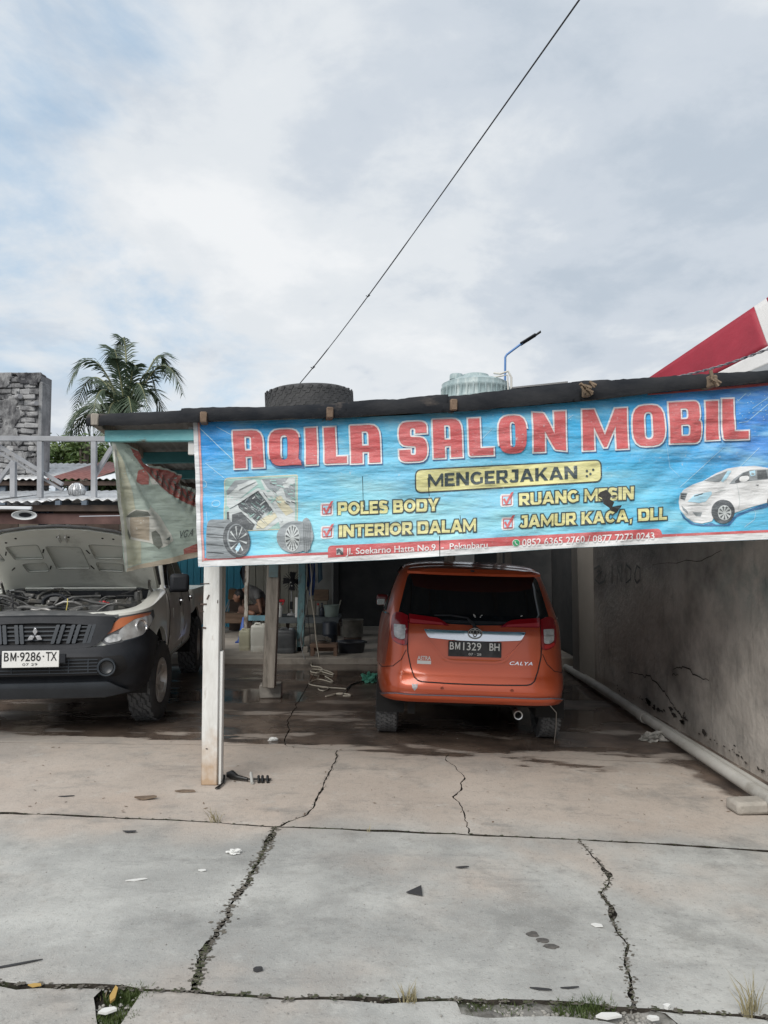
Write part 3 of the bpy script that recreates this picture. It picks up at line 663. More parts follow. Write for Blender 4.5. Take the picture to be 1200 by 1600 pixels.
# flashes and bubbles of the printed ground
mb = bmesh.new()
def pstroke(pts, wd=0.8):
    o = []; n = len(pts); A = []; B = []
    for i in range(n):
        x0, y0 = pts[max(i - 1, 0)]; x1, y1 = pts[min(i + 1, n - 1)]; l = math.hypot(x1 - x0, y1 - y0) or 1; nx, ny = -(y1 - y0) / l * wd / 2, (x1 - x0) / l * wd / 2
        A.append((pts[i][0] + nx, pts[i][1] + ny)); B.append((pts[i][0] - nx, pts[i][1] - ny))
    return A + B[::-1]
def merge(loopsets):
    bm = bmesh.new()
    for ls in loopsets:
        b2 = poly2bm(ls); me = bpy.data.meshes.new('t'); b2.to_mesh(me); b2.free(); bm.from_mesh(me); bpy.data.meshes.remove(me)
    return bm
fl_ = [[pstroke(pp(p), wd)] for p, wd in [([(312, 668), (345, 700), (372, 726)], 1.2), ([(322, 724), (352, 748)], .9), ([(340, 668), (400, 700)], .9), ([(1128, 700), (1090, 735), (1060, 762)], .8), ([(1163, 616), (1150, 628)], 1),
       ([(1151, 662), (1165, 660), (1198, 632)], 1), ([(1185, 700), (1155, 730), (1110, 768)], .8), ([(1198, 622), (1172, 640)], .8), ([(1170, 794), (1178, 800), (1176, 812), (1160, 824)], 1), ([(880, 660), (894, 650)], .8), ([(740, 700), (768, 672)], .8), ([(324, 800), (330, 870)], .8), ([(1030, 655), (1045, 730), (1060, 745)], .5)]]
fl_ += [[pp(ell(*e, 16)), pp(ell(e[0], e[1], e[2] - .9, e[3] - .9, 16))] for e in [(338.5, 787, 6.5, 5.5), (319, 757, 5, 6), (1140, 840, 6, 4)]]
fl_ += [[pp(ell(1150 + random.uniform(-18, 46), 625 + random.uniform(-12, 40), .9, .8, 6))] for _ in range(26)] + [[pp(ell(700 + random.uniform(-20, 420), 655 + random.uniform(-12, 20), .7, .6, 6))] for _ in range(20)]
for q_ in fl_[:16]: printed(poly2bm(q_), 'flash_line', V['pale'], L1 * 0.6, cut=False)
printed(merge(fl_[16:]), 'printed_sparkle', V['pale'], L1 * 0.6, cut=False)['kind'] = 'stuff'

# heading, one letter each
HEAD = [('A', 364, 415, 671, 734), ('Q', 419, 471, 669, 731), ('I', 476, 499, 667, 729.5), ('L', 505, 545, 666, 728), ('A', 546, 597, 663, 727), ('S', 621, 670, 658, 725), ('A', 674, 724, 654, 719), ('L', 729, 772, 653, 716), ('O', 775, 824, 649, 713), ('N', 829, 885, 643, 709),
        ('M', 906, 981, 638, 706), ('O', 984, 1038, 632, 701), ('B', 1040, 1095, 627, 696), ('I', 1097, 1122, 626, 691), ('L', 1123, 1169, 622, 690)]
for ch, x0, x1, yt, yb in HEAD:
    e = 2.8; wd = x1 - x0 - 2 * e; h = yb - yt - 2 * e; sl_ = -0.045; s = min(1.0, 17.5 / wd)
    if ch == 'M': s = 0.42
    lps = []
    for lp in glyph(ch, s, 0.19 if ch == 'L' else .16, True):
        lps.append([(x0 + e + u * wd + (v - .5) * -2.0, -(yb - e - v * h + sl_ * (u - .5) * wd)) for u, v in lp])
    a = curve_bm(lps, 2.6); bmesh.ops.translate(a, verts=a.verts[:], vec=(1.4, -1.8, 0)); printed(a, 'letter_shadow', V['dkblue'], L1 * 0.9, cut=False)
    printed(curve_bm(lps, 2.5), 'letter_outline', V['white'], L2, cut=False)
    printed(curve_bm(lps, 0), 'letter', V['red'], L3, cut=False)
# yellow plate
box = rounded([(650, -736, 9), (937, -720, 9), (937, -753, 9), (650, -770, 9)], 5)
printed(curve_bm([box], 1.6), 'plate_outline', V['ink'], L1); printed(curve_bm([box], -0.6), 'yellow_plate', V['yellow'], L2)
for lp in bold_line('MENGERJAKAN', 669, 762, 742, 900, 749, 728.5): printed(curve_bm(lp, -0.1), 'letter', V['ink'], L3, cut=False)
for x, y in ((915, 737), (915, 745), (920.5, 741.5), (925, 735)): printed(poly2bm([pp(ell(x, y, 2, 2, 10))]), 'dot', V['ink'], L3, cut=False)
for txt, a in (('POLES BODY', (529, 805, 786, 685, 798.5, 779.5)), ('INTERIOR DALAM', (531, 839.5, 821.5, 743, 830.5, 811)), ('RUANG MESIN', (810, 790.5, 772, 988, 780.5, 761)), ('JAMUR KACA, DLL', (811, 825, 806.5, 1040, 812, 793.5))):
    for lp in bold_line(txt, *a):
        printed(curve_bm(lp, 2.0), 'letter_outline', V['ink'], L1 * 1.4); printed(curve_bm(lp, 0.15), 'letter', V['yellow'], L2 * 1.2)
for x, y in ((511.5, 796), (512.5, 831.5), (791, 782), (792.5, 818)):
    sq_ = rounded([(x - 8, -(y + 9), 2), (x + 8, -(y + 8), 2), (x + 8, -(y - 8), 2), (x - 8, -(y - 7.5), 2)], 3)
    printed(curve_bm([sq_], 2), 'tick_box', V['white'], L1, cut=False); printed(curve_bm([sq_], -0.6), 'tick_box', V['red'], L2, cut=False); printed(curve_bm([sq_], -2.2), 'tick_box', V['pale'], L3, cut=False)
    printed(poly2bm([pp([(x - 6, y - 1), (x - 3, y - 3), (x - 1, y + 2), (x + 7, y - 12), (x + 11, y - 13), (x + 2, y + 4), (x - 1, y + 8)])]), 'tick', V['red'], L3 * 1.3, cut=False)
strip = rounded([(514, -871.5, 0), (514, -853, 6), (760, -841, 0), (1030, -826, 6), (1033, -840, 0), (760, -854.5, 0)], 4)
printed(poly2bm([strip]), 'address_strip', V['red'], L1 * 1.5)
b = text_bm('Jl. Soekarno Hatta No.9  -  Pekanbaru', 0.012, [(542, -866.5), (761, -856), (761, -846.5), (542, -857)]); printed(b, 'lettering', V['white'], L3 * 1.1, cut=False)
b = text_bm('0852 6365 2760 / 0877 7273 0243', 0.012, [(815, -853.5), (1020, -842.5), (1020, -832), (815, -843)]); printed(b, 'lettering', V['white'], L3 * 1.1, cut=False)
printed(poly2bm([pp([(527, 856.5), (537.5, 856), (537.5, 866.5), (527, 867)])]), 'map_icon', V['lgrey'], L2, cut=False); printed(poly2bm([pp([(527, 860), (531, 857), (537.5, 863), (537.5, 866.5), (534, 866.5), (531, 862), (528, 866)])]), 'map_icon', V['dgrey'], L3, cut=False)
printed(poly2bm([pp(ell(805.5, 848.5, 6.3, 6, 16))]), 'phone_icon', V['white'], L2, cut=False); printed(poly2bm([pp(ell(805.5, 848.5, 5.2, 5, 16))]), 'phone_icon', V['green'], L3, cut=False)
printed(poly2bm([pstroke(pp([(803.5, 846), (804.5, 849), (807.5, 851.5)]), 1.6)]), 'phone_icon', V['white'], L3 * 1.3, cut=False)
# engine bay picture
fr_ = rounded([(352, -830, 3), (352, -748, 6), (465, -743, 2), (465, -826, 2)], 4)
printed(curve_bm([fr_], 1.2), 'picture_border', V['cream'], L1 * .8, cut=False); printed(curve_bm([fr_], -0.4), 'picture', V['mint'], L1 * 1.2, cut=False)
def prints(name, m, lists, o):
    if len(lists) > 3:
        printed(merge([[pp(l)] for l in lists]), name, V[m], o, cut=False)['kind'] = 'stuff'; return
    for l in lists: printed(poly2bm([pp(l)]), name, V[m], o, cut=False)
prints('picture_shape', 'lgrey', [[(354, 775), (372, 752), (400, 750), (404, 757), (372, 782), (355, 792)], [(408, 750), (462, 746), (462, 822), (440, 826), (432, 800)], [(356, 800), (370, 786), (404, 765), (416, 766), (430, 790), (442, 812), (420, 828), (360, 828)]], L1 * 1.6)
prints('picture_shape', 'grey', [[(354, 768), (368, 751), (395, 749), (376, 757), (356, 774)], [(410, 749), (452, 747), (440, 762), (432, 770), (420, 764)], [(444, 765), (462, 755), (462, 782), (448, 778)]], L2 * .95)
prints('picture_shape', 'dgrey', [[(371, 786), (404, 768), (414, 770), (426, 790), (432, 804), (414, 800), (404, 818), (392, 806), (382, 800), (374, 794)], [(364, 804), (378, 800), (400, 820), (396, 828), (364, 828)], [(356, 800), (359, 800), (361, 828), (356, 828)]], L2 * 1.05)
prints('picture_shape', 'cream', [[(429, 778), (440, 775), (452, 790), (460, 800), (448, 806), (436, 792)], [(404, 815), (430, 798), (434, 808), (414, 826), (402, 826)]], L2 * 1.15)
rnd = random.Random(3); shards = {k: [] for k in ('lgrey', 'grey', 'dgrey', 'mint')}
for _ in range(120):
    x = rnd.uniform(372, 428); y = rnd.uniform(770, 822); k = rnd.choice(list(shards)); l = rnd.uniform(4, 13); a = rnd.choice((-50, -35, 40)) + rnd.uniform(-9, 9); dx, dy = l * math.cos(R(a)), l * math.sin(R(a))
    if inpoly(x, y, [(371, 788), (404, 768), (416, 770), (430, 795), (424, 806), (404, 822), (382, 808)]): shards[k].append([(x, y), (x + dx, y - dy), (x + dx + 1, y - dy + 1.2), (x + 1.0, y + 1.6)])
for _ in range(60):
    x = rnd.uniform(416, 458); y = rnd.uniform(750, 785); k = rnd.choice(list(shards)); l = rnd.uniform(4, 9); a = rnd.uniform(-70, 10); dx, dy = l * math.cos(R(a)), l * math.sin(R(a))
    shards[k].append([(x, y), (x + dx, y - dy), (x + dx + 1, y - dy + 1.5), (x + .6, y + 1.8)])
for i, (k, l) in enumerate(shards.items()):
    if l: prints('picture_shape', k, l, L2 * 1.25 + 0.0003 * i)
prints('picture_shape', 'lgrey', [[(357, 791), (404, 763), (408, 764), (432, 797), (443, 814), (441, 816), (405, 767), (360, 795)], [(372, 758), (400, 752), (401, 753), (374, 766)]], L3 * 1.3)
# printed tyres
prints('printed_tyre', 'grey', [rounded([(326, 818, 6), (330, 812, 4), (362, 812, 4), (372, 872, 3), (324, 873, 4)]), ell(463, 839, 26 * .95, 29, 26, 80), ell(480, 836, 10, 27, 16)], L2 * 1.6)
prints('printed_tyre', 'dgrey', [ell(372, 843, 20.5, 28.5, 28, -14)] + [[(326, y), (352, y + 2), (352, y + 3.4), (326, y + 1.6)] for y in (822, 834, 838, 850, 862)] + [[(476 + i * 3.2, 818), (477 + i * 3.2, 818), (478 + i * 3.0, 862), (477 + i * 3.0, 862)] for i in range(4)], L2 * 1.8)
prints('printed_wheel', 'grey', [ell(374, 843, 16.5, 24.5, 26, -14)], L2 * 2.0)
prints('printed_wheel', 'dgrey', [ell(375, 843, 15, 23, 26, -14)], L2 * 2.15)
prints('printed_wheel', 'lgrey', [ell(459, 841, 11.5, 21, 26)], L2 * 2.0)
prints('printed_wheel', 'dgrey', [[(459 + 2.5 * math.cos(a), 841 + 4 * math.sin(a)), (459 + 10.5 * math.cos(a + .09), 841 + 19 * math.sin(a + .09)), (459 + 10.5 * math.cos(a + .30), 841 + 19 * math.sin(a + .30))] for a in [k * 2 * math.pi / 14 for k in range(14)]], L2 * 2.15)
prints('printed_wheel', 'lgrey', [[(374 + 1.5 * math.cos(a - .5), 845 + 3 * math.sin(a - .5)), (374 + 14.5 * math.cos(a), 843 + 21 * math.sin(a)), (374 + 14.5 * math.cos(a + .16), 843 + 21 * math.sin(a + .16))] for a in [k * 2 * math.pi / 9 + .2 for k in range(9)]], L2 * 2.3)
prints('printed_wheel', 'pale', [[(370, 858), (376, 848), (379, 853), (375, 862)]], L2 * 2.4)
# printed car
def c7(l): return [(1020 + x / 6.667, 700 + y / 6.667) for x, y in l]
prints('car_shadow', 'dkblue', [c7([(270, 660), (330, 735), (430, 790), (520, 800), (600, 780), (640, 800), (760, 800), (830, 720), (860, 690), (1100, 600), (1300, 560), (1300, 590), (1000, 660), (860, 720), (780, 815), (500, 815), (400, 800), (300, 730)])], L1 * 1.1)
prints('printed_car', 'white', [rounded([(x, y, 1.2) for x, y in c7([(258, 560), (262, 500), (300, 440), (400, 385), (515, 345), (640, 270), (770, 215), (900, 195), (1040, 190), (1200, 215), (1560, 240), (1560, 480), (1180, 570), (1000, 620), (860, 670), (620, 730), (600, 765), (500, 788), (420, 775), (330, 720), (268, 640)])], 2)], L1 * 1.5)
prints('printed_car', 'grey', [c7([(520, 345), (650, 285), (770, 240), (700, 345), (680, 358)]), c7([(790, 378), (830, 330), (920, 262), (1000, 232), (1160, 228), (1500, 250), (1500, 300), (1200, 325), (960, 350), (850, 372)]), c7([(400, 670), (505, 672), (490, 715), (440, 712)]), c7([(285, 600), (345, 660), (350, 690), (300, 650)]), c7([(268, 470), (350, 470), (320, 550), (275, 530)])], L2)
prints('printed_car', 'pale', [c7([(700, 345), (770, 240), (810, 240), (760, 320), (720, 358)]), c7([(990, 250), (1045, 236), (1050, 290), (1000, 300)]), c7([(350, 560), (400, 510), (420, 490), (600, 455), (605, 480), (540, 560), (470, 575)])], L2 * 1.1)
prints('printed_car', 'dgrey', [c7([(845, 350), (930, 262), (985, 245), (980, 340), (850, 368)]), c7([(1065, 240), (1160, 235), (1180, 320), (1070, 330)]), c7([(415, 500), (510, 472), (500, 485), (420, 510)]), c7([(1045, 388), (1085, 385), (1075, 396)]), c7([(275, 480), (340, 485), (338, 492), (274, 488)]), c7([(275, 500), (332, 507), (330, 515), (274, 508)]), c7([(278, 522), (322, 530), (318, 538), (278, 530)]), c7(ell(1240, 560, 75, 70, 18))], L2 * 1.2)
prints('printed_car', 'lgrey', [c7([(620, 470), (700, 440), (760, 445), (700, 452)]), c7([(860, 380), (864, 380), (890, 560), (870, 640), (866, 640), (882, 560)]), c7([(350, 600), (600, 590), (600, 594), (350, 606)])], L2 * 1.2)
prints('printed_car', 'white', [c7(rounded([(885, 350, 20), (890, 300, 30), (980, 290, 30), (985, 330, 20), (940, 358, 20)]))], L2 * 1.4)
prints('printed_wheel', 'dgrey', [c7(ell(715, 665, 118, 125, 26, 10))], L2 * 1.3)
prints('printed_wheel', 'lgrey', [c7(ell(728, 678, 68, 78, 24))], L2 * 1.5)
prints('printed_wheel', 'dgrey', [c7([(728 + 14 * math.cos(a), 678 + 16 * math.sin(a)), (728 + 60 * math.cos(a + .1), 678 + 70 * math.sin(a + .1)), (728 + 60 * math.cos(a + .42), 678 + 70 * math.sin(a + .42))]) for a in [k * 2 * math.pi / 9 for k in range(9)]], L2 * 1.7)
# curled flaps round the tear
mb = MB()
for a, b_, c_, k in (((931, -776), (938, -779), (941, -788), .035), ((953, -774), (951, -781), (962, -776), .03), ((965, -797), (955, -792), (968, -790), .03)):
    A, B, C = BN(*a), BN(*b_), BN(*c_); mb.face([A, B, C + fn_ * k]); mb.face([A, (A + C) / 2 + fn_ * k * 1.3, C + fn_ * k])
mb.build('torn_flap', V['dgrey'], banner, world=True)
mb = MB()   # eyelet cords
for px, py in ((314, 668), (505, 660), (705, 648), (1010, 620)): mb.tube([BN(px, -py, .004), FP(px + 3, py - 8, .02), FP(px + 4, py - 16, 0.0)], .002, 5)
mb.build('cord', mat('cord_grey', (.3, .3, .28), rough=.9), banner, world=True)

# ================================================================ materials of the yard
wood_grey = mat('wood_grey', (0.22, 0.195, 0.17), (0.38, 0.34, 0.29), 3, 0.85, bump=0.004, bscale=30, stretch=(6, 6, 0.8), c3=(0.09, 0.075, 0.06), s3=2.5)
wood_brown = mat('wood_brown', (0.12, 0.08, 0.055), (0.22, 0.15, 0.10), 3, 0.8, bump=0.004, bscale=25, stretch=(1, 5, 5))
wood_dark = mat('wood_dark', (0.05, 0.035, 0.03), (0.10, 0.07, 0.055), 3, 0.85, bump=0.003)
wood_end = mat('wood_end', (0.13, 0.095, 0.065), (0.24, 0.18, 0.125), 12, 0.9, bump=0.01, bscale=22, c3=(.06, .045, .03), s3=9)
paint_white = mat('paint_white', (0.66, 0.65, 0.62), (0.76, 0.76, 0.74), 3, 0.6, bump=0.002, bscale=40, stretch=(3, 3, 0.6), c3=(0.40, 0.36, 0.30), s3=3.0, m3=(.62, .78))
paint_aqua = mat('paint_aqua', (0.16, 0.46, 0.50), (0.24, 0.56, 0.58), 5, 0.6, bump=0.003, bscale=30, c3=(0.16, 0.15, 0.12), s3=4, m3=(.58, .66), stretch=(1.4, 1, 3))
paint_teal = mat('paint_teal', (0.03, 0.14, 0.16), (0.05, 0.20, 0.22), 5, 0.6, bump=0.003, c3=(0.03, 0.03, 0.03), s3=4, m3=(.6, .68))
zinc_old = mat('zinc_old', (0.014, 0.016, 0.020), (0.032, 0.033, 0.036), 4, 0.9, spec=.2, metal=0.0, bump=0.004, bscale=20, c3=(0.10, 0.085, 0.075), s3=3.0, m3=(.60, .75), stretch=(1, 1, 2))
zinc = mat('zinc', (0.42, 0.43, 0.44), (0.62, 0.63, 0.64), 5, 0.45, metal=0.5, c3=(0.20, 0.19, 0.18), s3=2.5, m3=(.5, .7))
zinc_red = mat('zinc_red', (0.15, 0.055, 0.05), (0.20, 0.08, 0.07), 5, 0.6, c3=(0.10, 0.06, 0.05), s3=2)
plaster = None
def wallmat():
    m = mat('old_plaster', (0.48, 0.44, 0.395), (0.61, 0.565, 0.51), 1.7, 0.9, bump=0.012, bscale=14, world=True, c3=(0.16, 0.15, 0.14), s3=0.9, m3=(.50, .72), detail=9)
    t = m.node_tree; N = t.nodes; L = t.links; b = N['Principled BSDF']; src = b.inputs['Base Color'].links[0].from_socket
    g = N.new('ShaderNodeNewGeometry'); sp = N.new('ShaderNodeSeparateXYZ'); L.new(g.outputs['Position'], sp.inputs[0])
    def nz(s, st=(1, 1, 1), o=0):
        mp = N.new('ShaderNodeMapping'); L.new(g.outputs['Position'], mp.inputs[0]); mp.inputs['Scale'].default_value = st; mp.inputs['Location'].default_value = (o, o, o)
        n = N.new('ShaderNodeTexNoise'); L.new(mp.outputs[0], n.inputs['Vector']); n.inputs['Scale'].default_value = s; n.inputs['Detail'].default_value = 9; n.inputs['Roughness'].default_value = .65; return n.outputs[0]
    def ss(v, a, c):
        n = N.new('ShaderNodeMapRange'); n.interpolation_type = 'SMOOTHSTEP'; L.new(v, n.inputs[0]); n.inputs[1].default_value = a; n.inputs[2].default_value = c; return n.outputs[0]
    def M(op, a, c):
        n = N.new('ShaderNodeMath'); n.operation = op
        for i, v in enumerate((a, c)):
            if isinstance(v, (int, float)): n.inputs[i].default_value = v
            else: L.new(v, n.inputs[i])
        return n.outputs[0]
    def mix(f, a, c):
        n = N.new('ShaderNodeMixRGB'); L.new(f, n.inputs[0])
        for i, v in ((1, a), (2, c)):
            if isinstance(v, tuple): n.inputs[i].default_value = (*v, 1)
            else: L.new(v, n.inputs[i])
        return n.outputs[0]
    z = sp.outputs[2]; y = sp.outputs[1]
    mould = ss(M('ADD', M('ADD', z, M('MULTIPLY', M('SUBTRACT', y, 6.0), 0.22)), M('MULTIPLY', nz(1.1, (1, .6, 1.4)), 1.5)), 2.0, 3.2)          # black mould creeping down from under the roof
    c = mix(M('MULTIPLY', mould, 0.8), src, (0.05, 0.054, 0.058))
    aq = M('MULTIPLY', ss(nz(1.6, (1, 1, 1), 7), 0.44, 0.58), M('MULTIPLY', ss(z, 0.9, 1.4), ss(M('MULTIPLY', y, -1.0), -7.2, -5.4)))
    c = mix(M('MULTIPLY', aq, 0.55), c, (0.16, 0.24, 0.23))                                      # remains of a pale green wash
    wt = ss(nz(2.4, (1, .8, 3.2), 3), 0.58, 0.74); c = mix(M('MULTIPLY', wt, 0.40), c, (0.40, 0.385, 0.36))
    dk = ss(nz(3.0, (1, 3.5, .6), 9), 0.54, 0.74); c = mix(M('MULTIPLY', dk, 0.35), c, (0.085, 0.08, 0.075))
    L.new(c, b.inputs['Base Color']); return m
plaster = wallmat()
pale_wall = mat('pale_cement', (0.38, 0.38, 0.35), (0.50, 0.50, 0.47), 2, 0.9, bump=0.004, c3=(0.18, 0.17, 0.16), s3=2)
dark_wall = mat('dark_board', (0.045, 0.048, 0.050), (0.075, 0.075, 0.075), 3, 0.9, bump=0.004)  # plain dark tone for the back walls
cream_board = mat('cream_board', (0.44, 0.42, 0.35), (0.54, 0.52, 0.44), 2, 0.75, stretch=(3, 1, .5), c3=(.2, .18, .15), s3=2)
blue_board = mat('blue_board', (0.04, 0.28, 0.42), (0.07, 0.38, 0.52), 3, 0.6, stretch=(3, 1, .5), c3=(.03, .12, .18), s3=2)
rubber = mat('rubber', (0.035, 0.036, 0.038), (0.065, 0.065, 0.065), 12, 0.8, bump=0.002, bscale=60)
black_plastic = mat('black_plastic', (0.012, 0.014, 0.018), (0.020, 0.022, 0.027), 9, 0.58, spec=.3, bump=0.0008, bscale=150)
grey_plastic = mat('grey_plastic', (0.055, 0.06, 0.065), (0.08, 0.085, 0.09), 6, 0.55)
hdpe = mat('white_jerrycan', (0.52, 0.52, 0.47), (0.62, 0.61, 0.56), 4, 0.45, c3=(0.36, 0.33, 0.26), s3=3, m3=(.55, .8))
hdpe_y = mat('yellow_white_jerrycan', (0.42, 0.41, 0.30), (0.50, 0.48, 0.36), 4, 0.5, c3=(0.26, 0.22, 0.15), s3=3, m3=(.55, .8))
steel = mat('steel', (0.45, 0.45, 0.45), rough=0.35, metal=1.0)
cream_cable = mat('cream_cable', (0.50, 0.46, 0.38), rough=0.6)
black_cable = mat('black_cable', (0.02, 0.02, 0.022), rough=0.6)

# ================================================================ the shed
side = Vector((-0.14, 0.99, 0)).normalized()
shed = thing('workshop_shed', 'low open workshop shed with a dark sheet roof on wooden posts', 'shed', tuple(G(328, 1228)))
zinc_bounce = mat('zinc_bounce', (.13, .13, .13), (.22, .22, .21), 3, .7, c3=(.12, .09, .07), s3=2)  # lighter tone behind the lip, put in to bounce light into the shed
def eave(px, py, o): return FP(px, py, o)
tops = [(140, 651), (165, 649), (230, 648), (300, 643), (320, 641), (410, 641), (470, 637), (540, 634), (620, 629), (700, 623), (760, 617), (800, 612), (850, 606), (900, 601), (1000, 597), (1100, 590), (1200, 583), (1300, 576)]
bots = [(140, 669), (165, 669), (230, 668), (300, 664), (320, 663), (410, 661), (470, 658), (540, 656), (620, 652), (700, 649), (760, 644), (800, 640), (850, 636), (900, 632), (1000, 620), (1100, 611), (1200, 602), (1300, 595)]
def ip(tab, x):
    for (a, b), (c, d) in zip(tab, tab[1:]):
        if x <= c: return b + (d - b) * (x - a) / (c - a)
    return tab[-1][1]
def roof_sheet(x0, x1, dz, kink, seed):
    bm = bmesh.new(); n = max(6, int((x1 - x0) / 6)); rows = []
    for i in range(n + 1):
        px = x0 + (x1 - x0) * i / n; wob = 1.8 * fbm(px * 0.02 + seed, seed, 0, 4) + .9 * fbm(px * .2, seed, 0, 2) + kink * (i / n - .5)
        yt = ip(tops, px) + wob + dz; yb = ip(bots, px) + 1.3 * fbm(px * .03, seed + 5, 0, 2) + .8 * fbm(px * .25, seed + 9, 0, 2) + dz * .3; T = FP(px, yt, 0.085); B = FP(px, yb, 0.10); M_ = FP(px, (yt + yb) / 2 - 1, 0.110)
        cor = 0.011 * math.sin(px * 2 * math.pi / 17.0)
        back = side * 11.5; Lp = T + Vector((0, 0, 0.0))
        rows.append([B + Vector((0, .02, .008)), B, FP(px, yb * .8 + yt * .2, 0.108), M_, FP(px, yb * .2 + yt * .8, .098), T, T + side * 0.35 + Vector((0, 0, cor + .005)), T + side * 2.5 + Vector((0, 0, cor + .02)), T + side * 6 + Vector((0, 0, cor + .05)), T + back + Vector((0, 0, cor + 0.10))])
    vs = [[bm.verts.new(p) for p in r] for r in rows]
    for a, b in zip(vs, vs[1:]):
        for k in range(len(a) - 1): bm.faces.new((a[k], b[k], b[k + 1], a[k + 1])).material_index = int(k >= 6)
    o = finish(bm, 'roof_sheet', [zinc_old, zinc_bounce], shed, world=True, smooth=70)
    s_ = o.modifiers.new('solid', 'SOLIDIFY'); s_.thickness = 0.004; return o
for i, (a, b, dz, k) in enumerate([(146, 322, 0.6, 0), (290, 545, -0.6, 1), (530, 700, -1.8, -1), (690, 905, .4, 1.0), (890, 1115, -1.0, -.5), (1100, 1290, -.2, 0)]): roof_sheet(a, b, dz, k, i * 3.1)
for px, py, r_ in ((327, 657, 3), (520, 650, -2), (709, 638, 2), (912, 618, -3), (1103, 603, 4)):
    P = FP(px, py, 0.13 if px < 800 else .155); MB().beam(P, P + side * 10.5 + Vector((0, 0, .05)), .045, .072).build('rafter', wood_brown if px < 800 else wood_end, shed, world=True, bevel=.006)
P = FP(160, 660, .12); MB().beam(P, P + side * 10.5, .05, .08).build('rafter', wood_grey, shed, world=True, bevel=.006)
# splintered chips of wood on the rafter ends
for px, py in ((912, 617), (1103, 602)):
    mb = MB()
    for k in range(7): mb.box(FP(px + random.uniform(-9, 7), py + random.uniform(-9, 9), .165), (.05, .02, .012), rotm(random.uniform(-30, 30), random.uniform(20, 80), random.uniform(-20, 20)))
    mb.build('splinter', wood_end, shed, world=True)
mb = MB().box(FP(848, 602, 0.0) + side * .2, (.36, .5, .01), rotm(2, -6, 0)); mb.build('sheet_scrap', mat('scrap_grey', (.22, .22, .22), rough=.8), shed, world=True)
# eave beam and purlins
a, b = FP(164, 681, -.02), FP(306, 680, -.02); MB().beam(a, b, .06, .078).build('beam', paint_aqua, shed, world=True, bevel=.005)
a, b = FP(300, 678, -.06), FP(1262, 612, -.06); MB().beam(a, b, .05, .09).build('beam', wood_dark, shed, world=True, bevel=.005)
for (pa, pb_, Y, m) in (((222, 716), (330, 714), 6.7, paint_teal), ((256, 742), (340, 741), 8.4, paint_teal)):
    a = at(*pa, Y); b = at(*pb_, Y); b = a + (b - a).normalized() * 5.2; MB().beam(a, b, .06, .10).build('beam', m, shed, world=True, bevel=.005)
for Y in (10.2, 12.2, 14.2): MB().beam((-2.7 - (Y - 10) * .14, Y, 2.52), (2.9, Y - .2, 2.62), .06, .1).build('beam', wood_dark, shed, world=True)
# posts
post_paint = mat('post_paint', (0.60, 0.59, 0.56), (0.74, 0.74, 0.72), 5, 0.6, bump=0.004, bscale=18, stretch=(3, 3, 0.7), c3=(0.34, 0.29, 0.23), s3=5.0, m3=(.58, .72))
t_ = post_paint.node_tree; b_ = t_.nodes['Principled BSDF']; src_ = b_.inputs['Base Color'].links[0].from_socket
g_ = t_.nodes.new('ShaderNodeNewGeometry'); s_ = t_.nodes.new('ShaderNodeSeparateXYZ'); t_.links.new(g_.outputs['Position'], s_.inputs[0])
n_ = t_.nodes.new('ShaderNodeTexNoise'); t_.links.new(g_.outputs['Position'], n_.inputs['Vector']); n_.inputs['Scale'].default_value = 14; n_.inputs['Detail'].default_value = 8
a_ = t_.nodes.new('ShaderNodeMath'); a_.operation = 'MULTIPLY_ADD'; t_.links.new(n_.outputs[0], a_.inputs[0]); a_.inputs[1].default_value = -.55; t_.links.new(s_.outputs[2], a_.inputs[2])
r_ = t_.nodes.new('ShaderNodeMapRange'); t_.links.new(a_.outputs[0], r_.inputs[0]); r_.inputs[1].default_value = .12; r_.inputs[2].default_value = -.28
x_ = t_.nodes.new('ShaderNodeMixRGB'); t_.links.new(r_.outputs[0], x_.inputs[0]); t_.links.new(src_, x_.inputs[1]); x_.inputs[2].default_value = (.42, .30, .20, 1); t_.links.new(x_.outputs[0], b_.inputs['Base Color'])   # mud splashed up the foot
g0 = G(326, 1228); tp = FP(326, 664, -.12)
white_post = tag(MB().box(((g0.x), g0.y + .055, tp.z / 2), (.112, .09, tp.z)).build('post', post_paint, shed, world=True, bevel=.006), 'white painted square post at the corner')
a = G(343, 1226); MB().box((a.x, a.y + .03, .45), (.022, .06, .90)).build('side_board', paint_white, white_post, world=True, bevel=.004)
MB().box((g0.x + .052, g0.y + .098, .8), (.05, .015, 1.6)).build('side_board', wood_grey, white_post, world=True, bevel=.002)
mb = MB()
for px, py, w_, h_, r_ in ((318, 944, 10, 2.4, 0), (325, 933, 2, 8, 25), (320, 912, 14, 1.2, -3), (319, 981, 6, 2.5, 10), (316, 955, 5, 1.2, 0), (340, 940, 1, 5, 0), (323, 1170, 3, 1.5, 10)):
    P = Vector((at(px, py, g0.y + .008).x, g0.y + .008, at(px, py, g0.y + .008).z)); mb.box(P, (w_ * .0043, .004, h_ * .0043), rotm(0, r_, 0))
mb.build('nick', wood_dark, white_post, world=True)
MB().box(FP(299, 688, -.03), (.055, .03, .19)).build('board', paint_white, shed, world=True, bevel=.003)
lean = tag(MB().beam(at(420.5, 1074, 8.3), at(438, 640, 8.3), .135, .12, up=(0, 1, 0)).build('post', wood_grey, shed, world=True, bevel=.008), 'leaning weathered grey timber post')
MB().beam(at(427, 902, 8.23), at(439, 640, 8.23), .10, .02, up=(0, 1, 0)).build('painted_top', mat('faded_blue', (.20, .30, .32), (.16, .2, .2), 9, .8), lean, world=True)
cement_block = mat('cement_block', (0.28, 0.26, 0.23), (0.38, 0.35, 0.31), 7, .9, bump=.008, bscale=30)
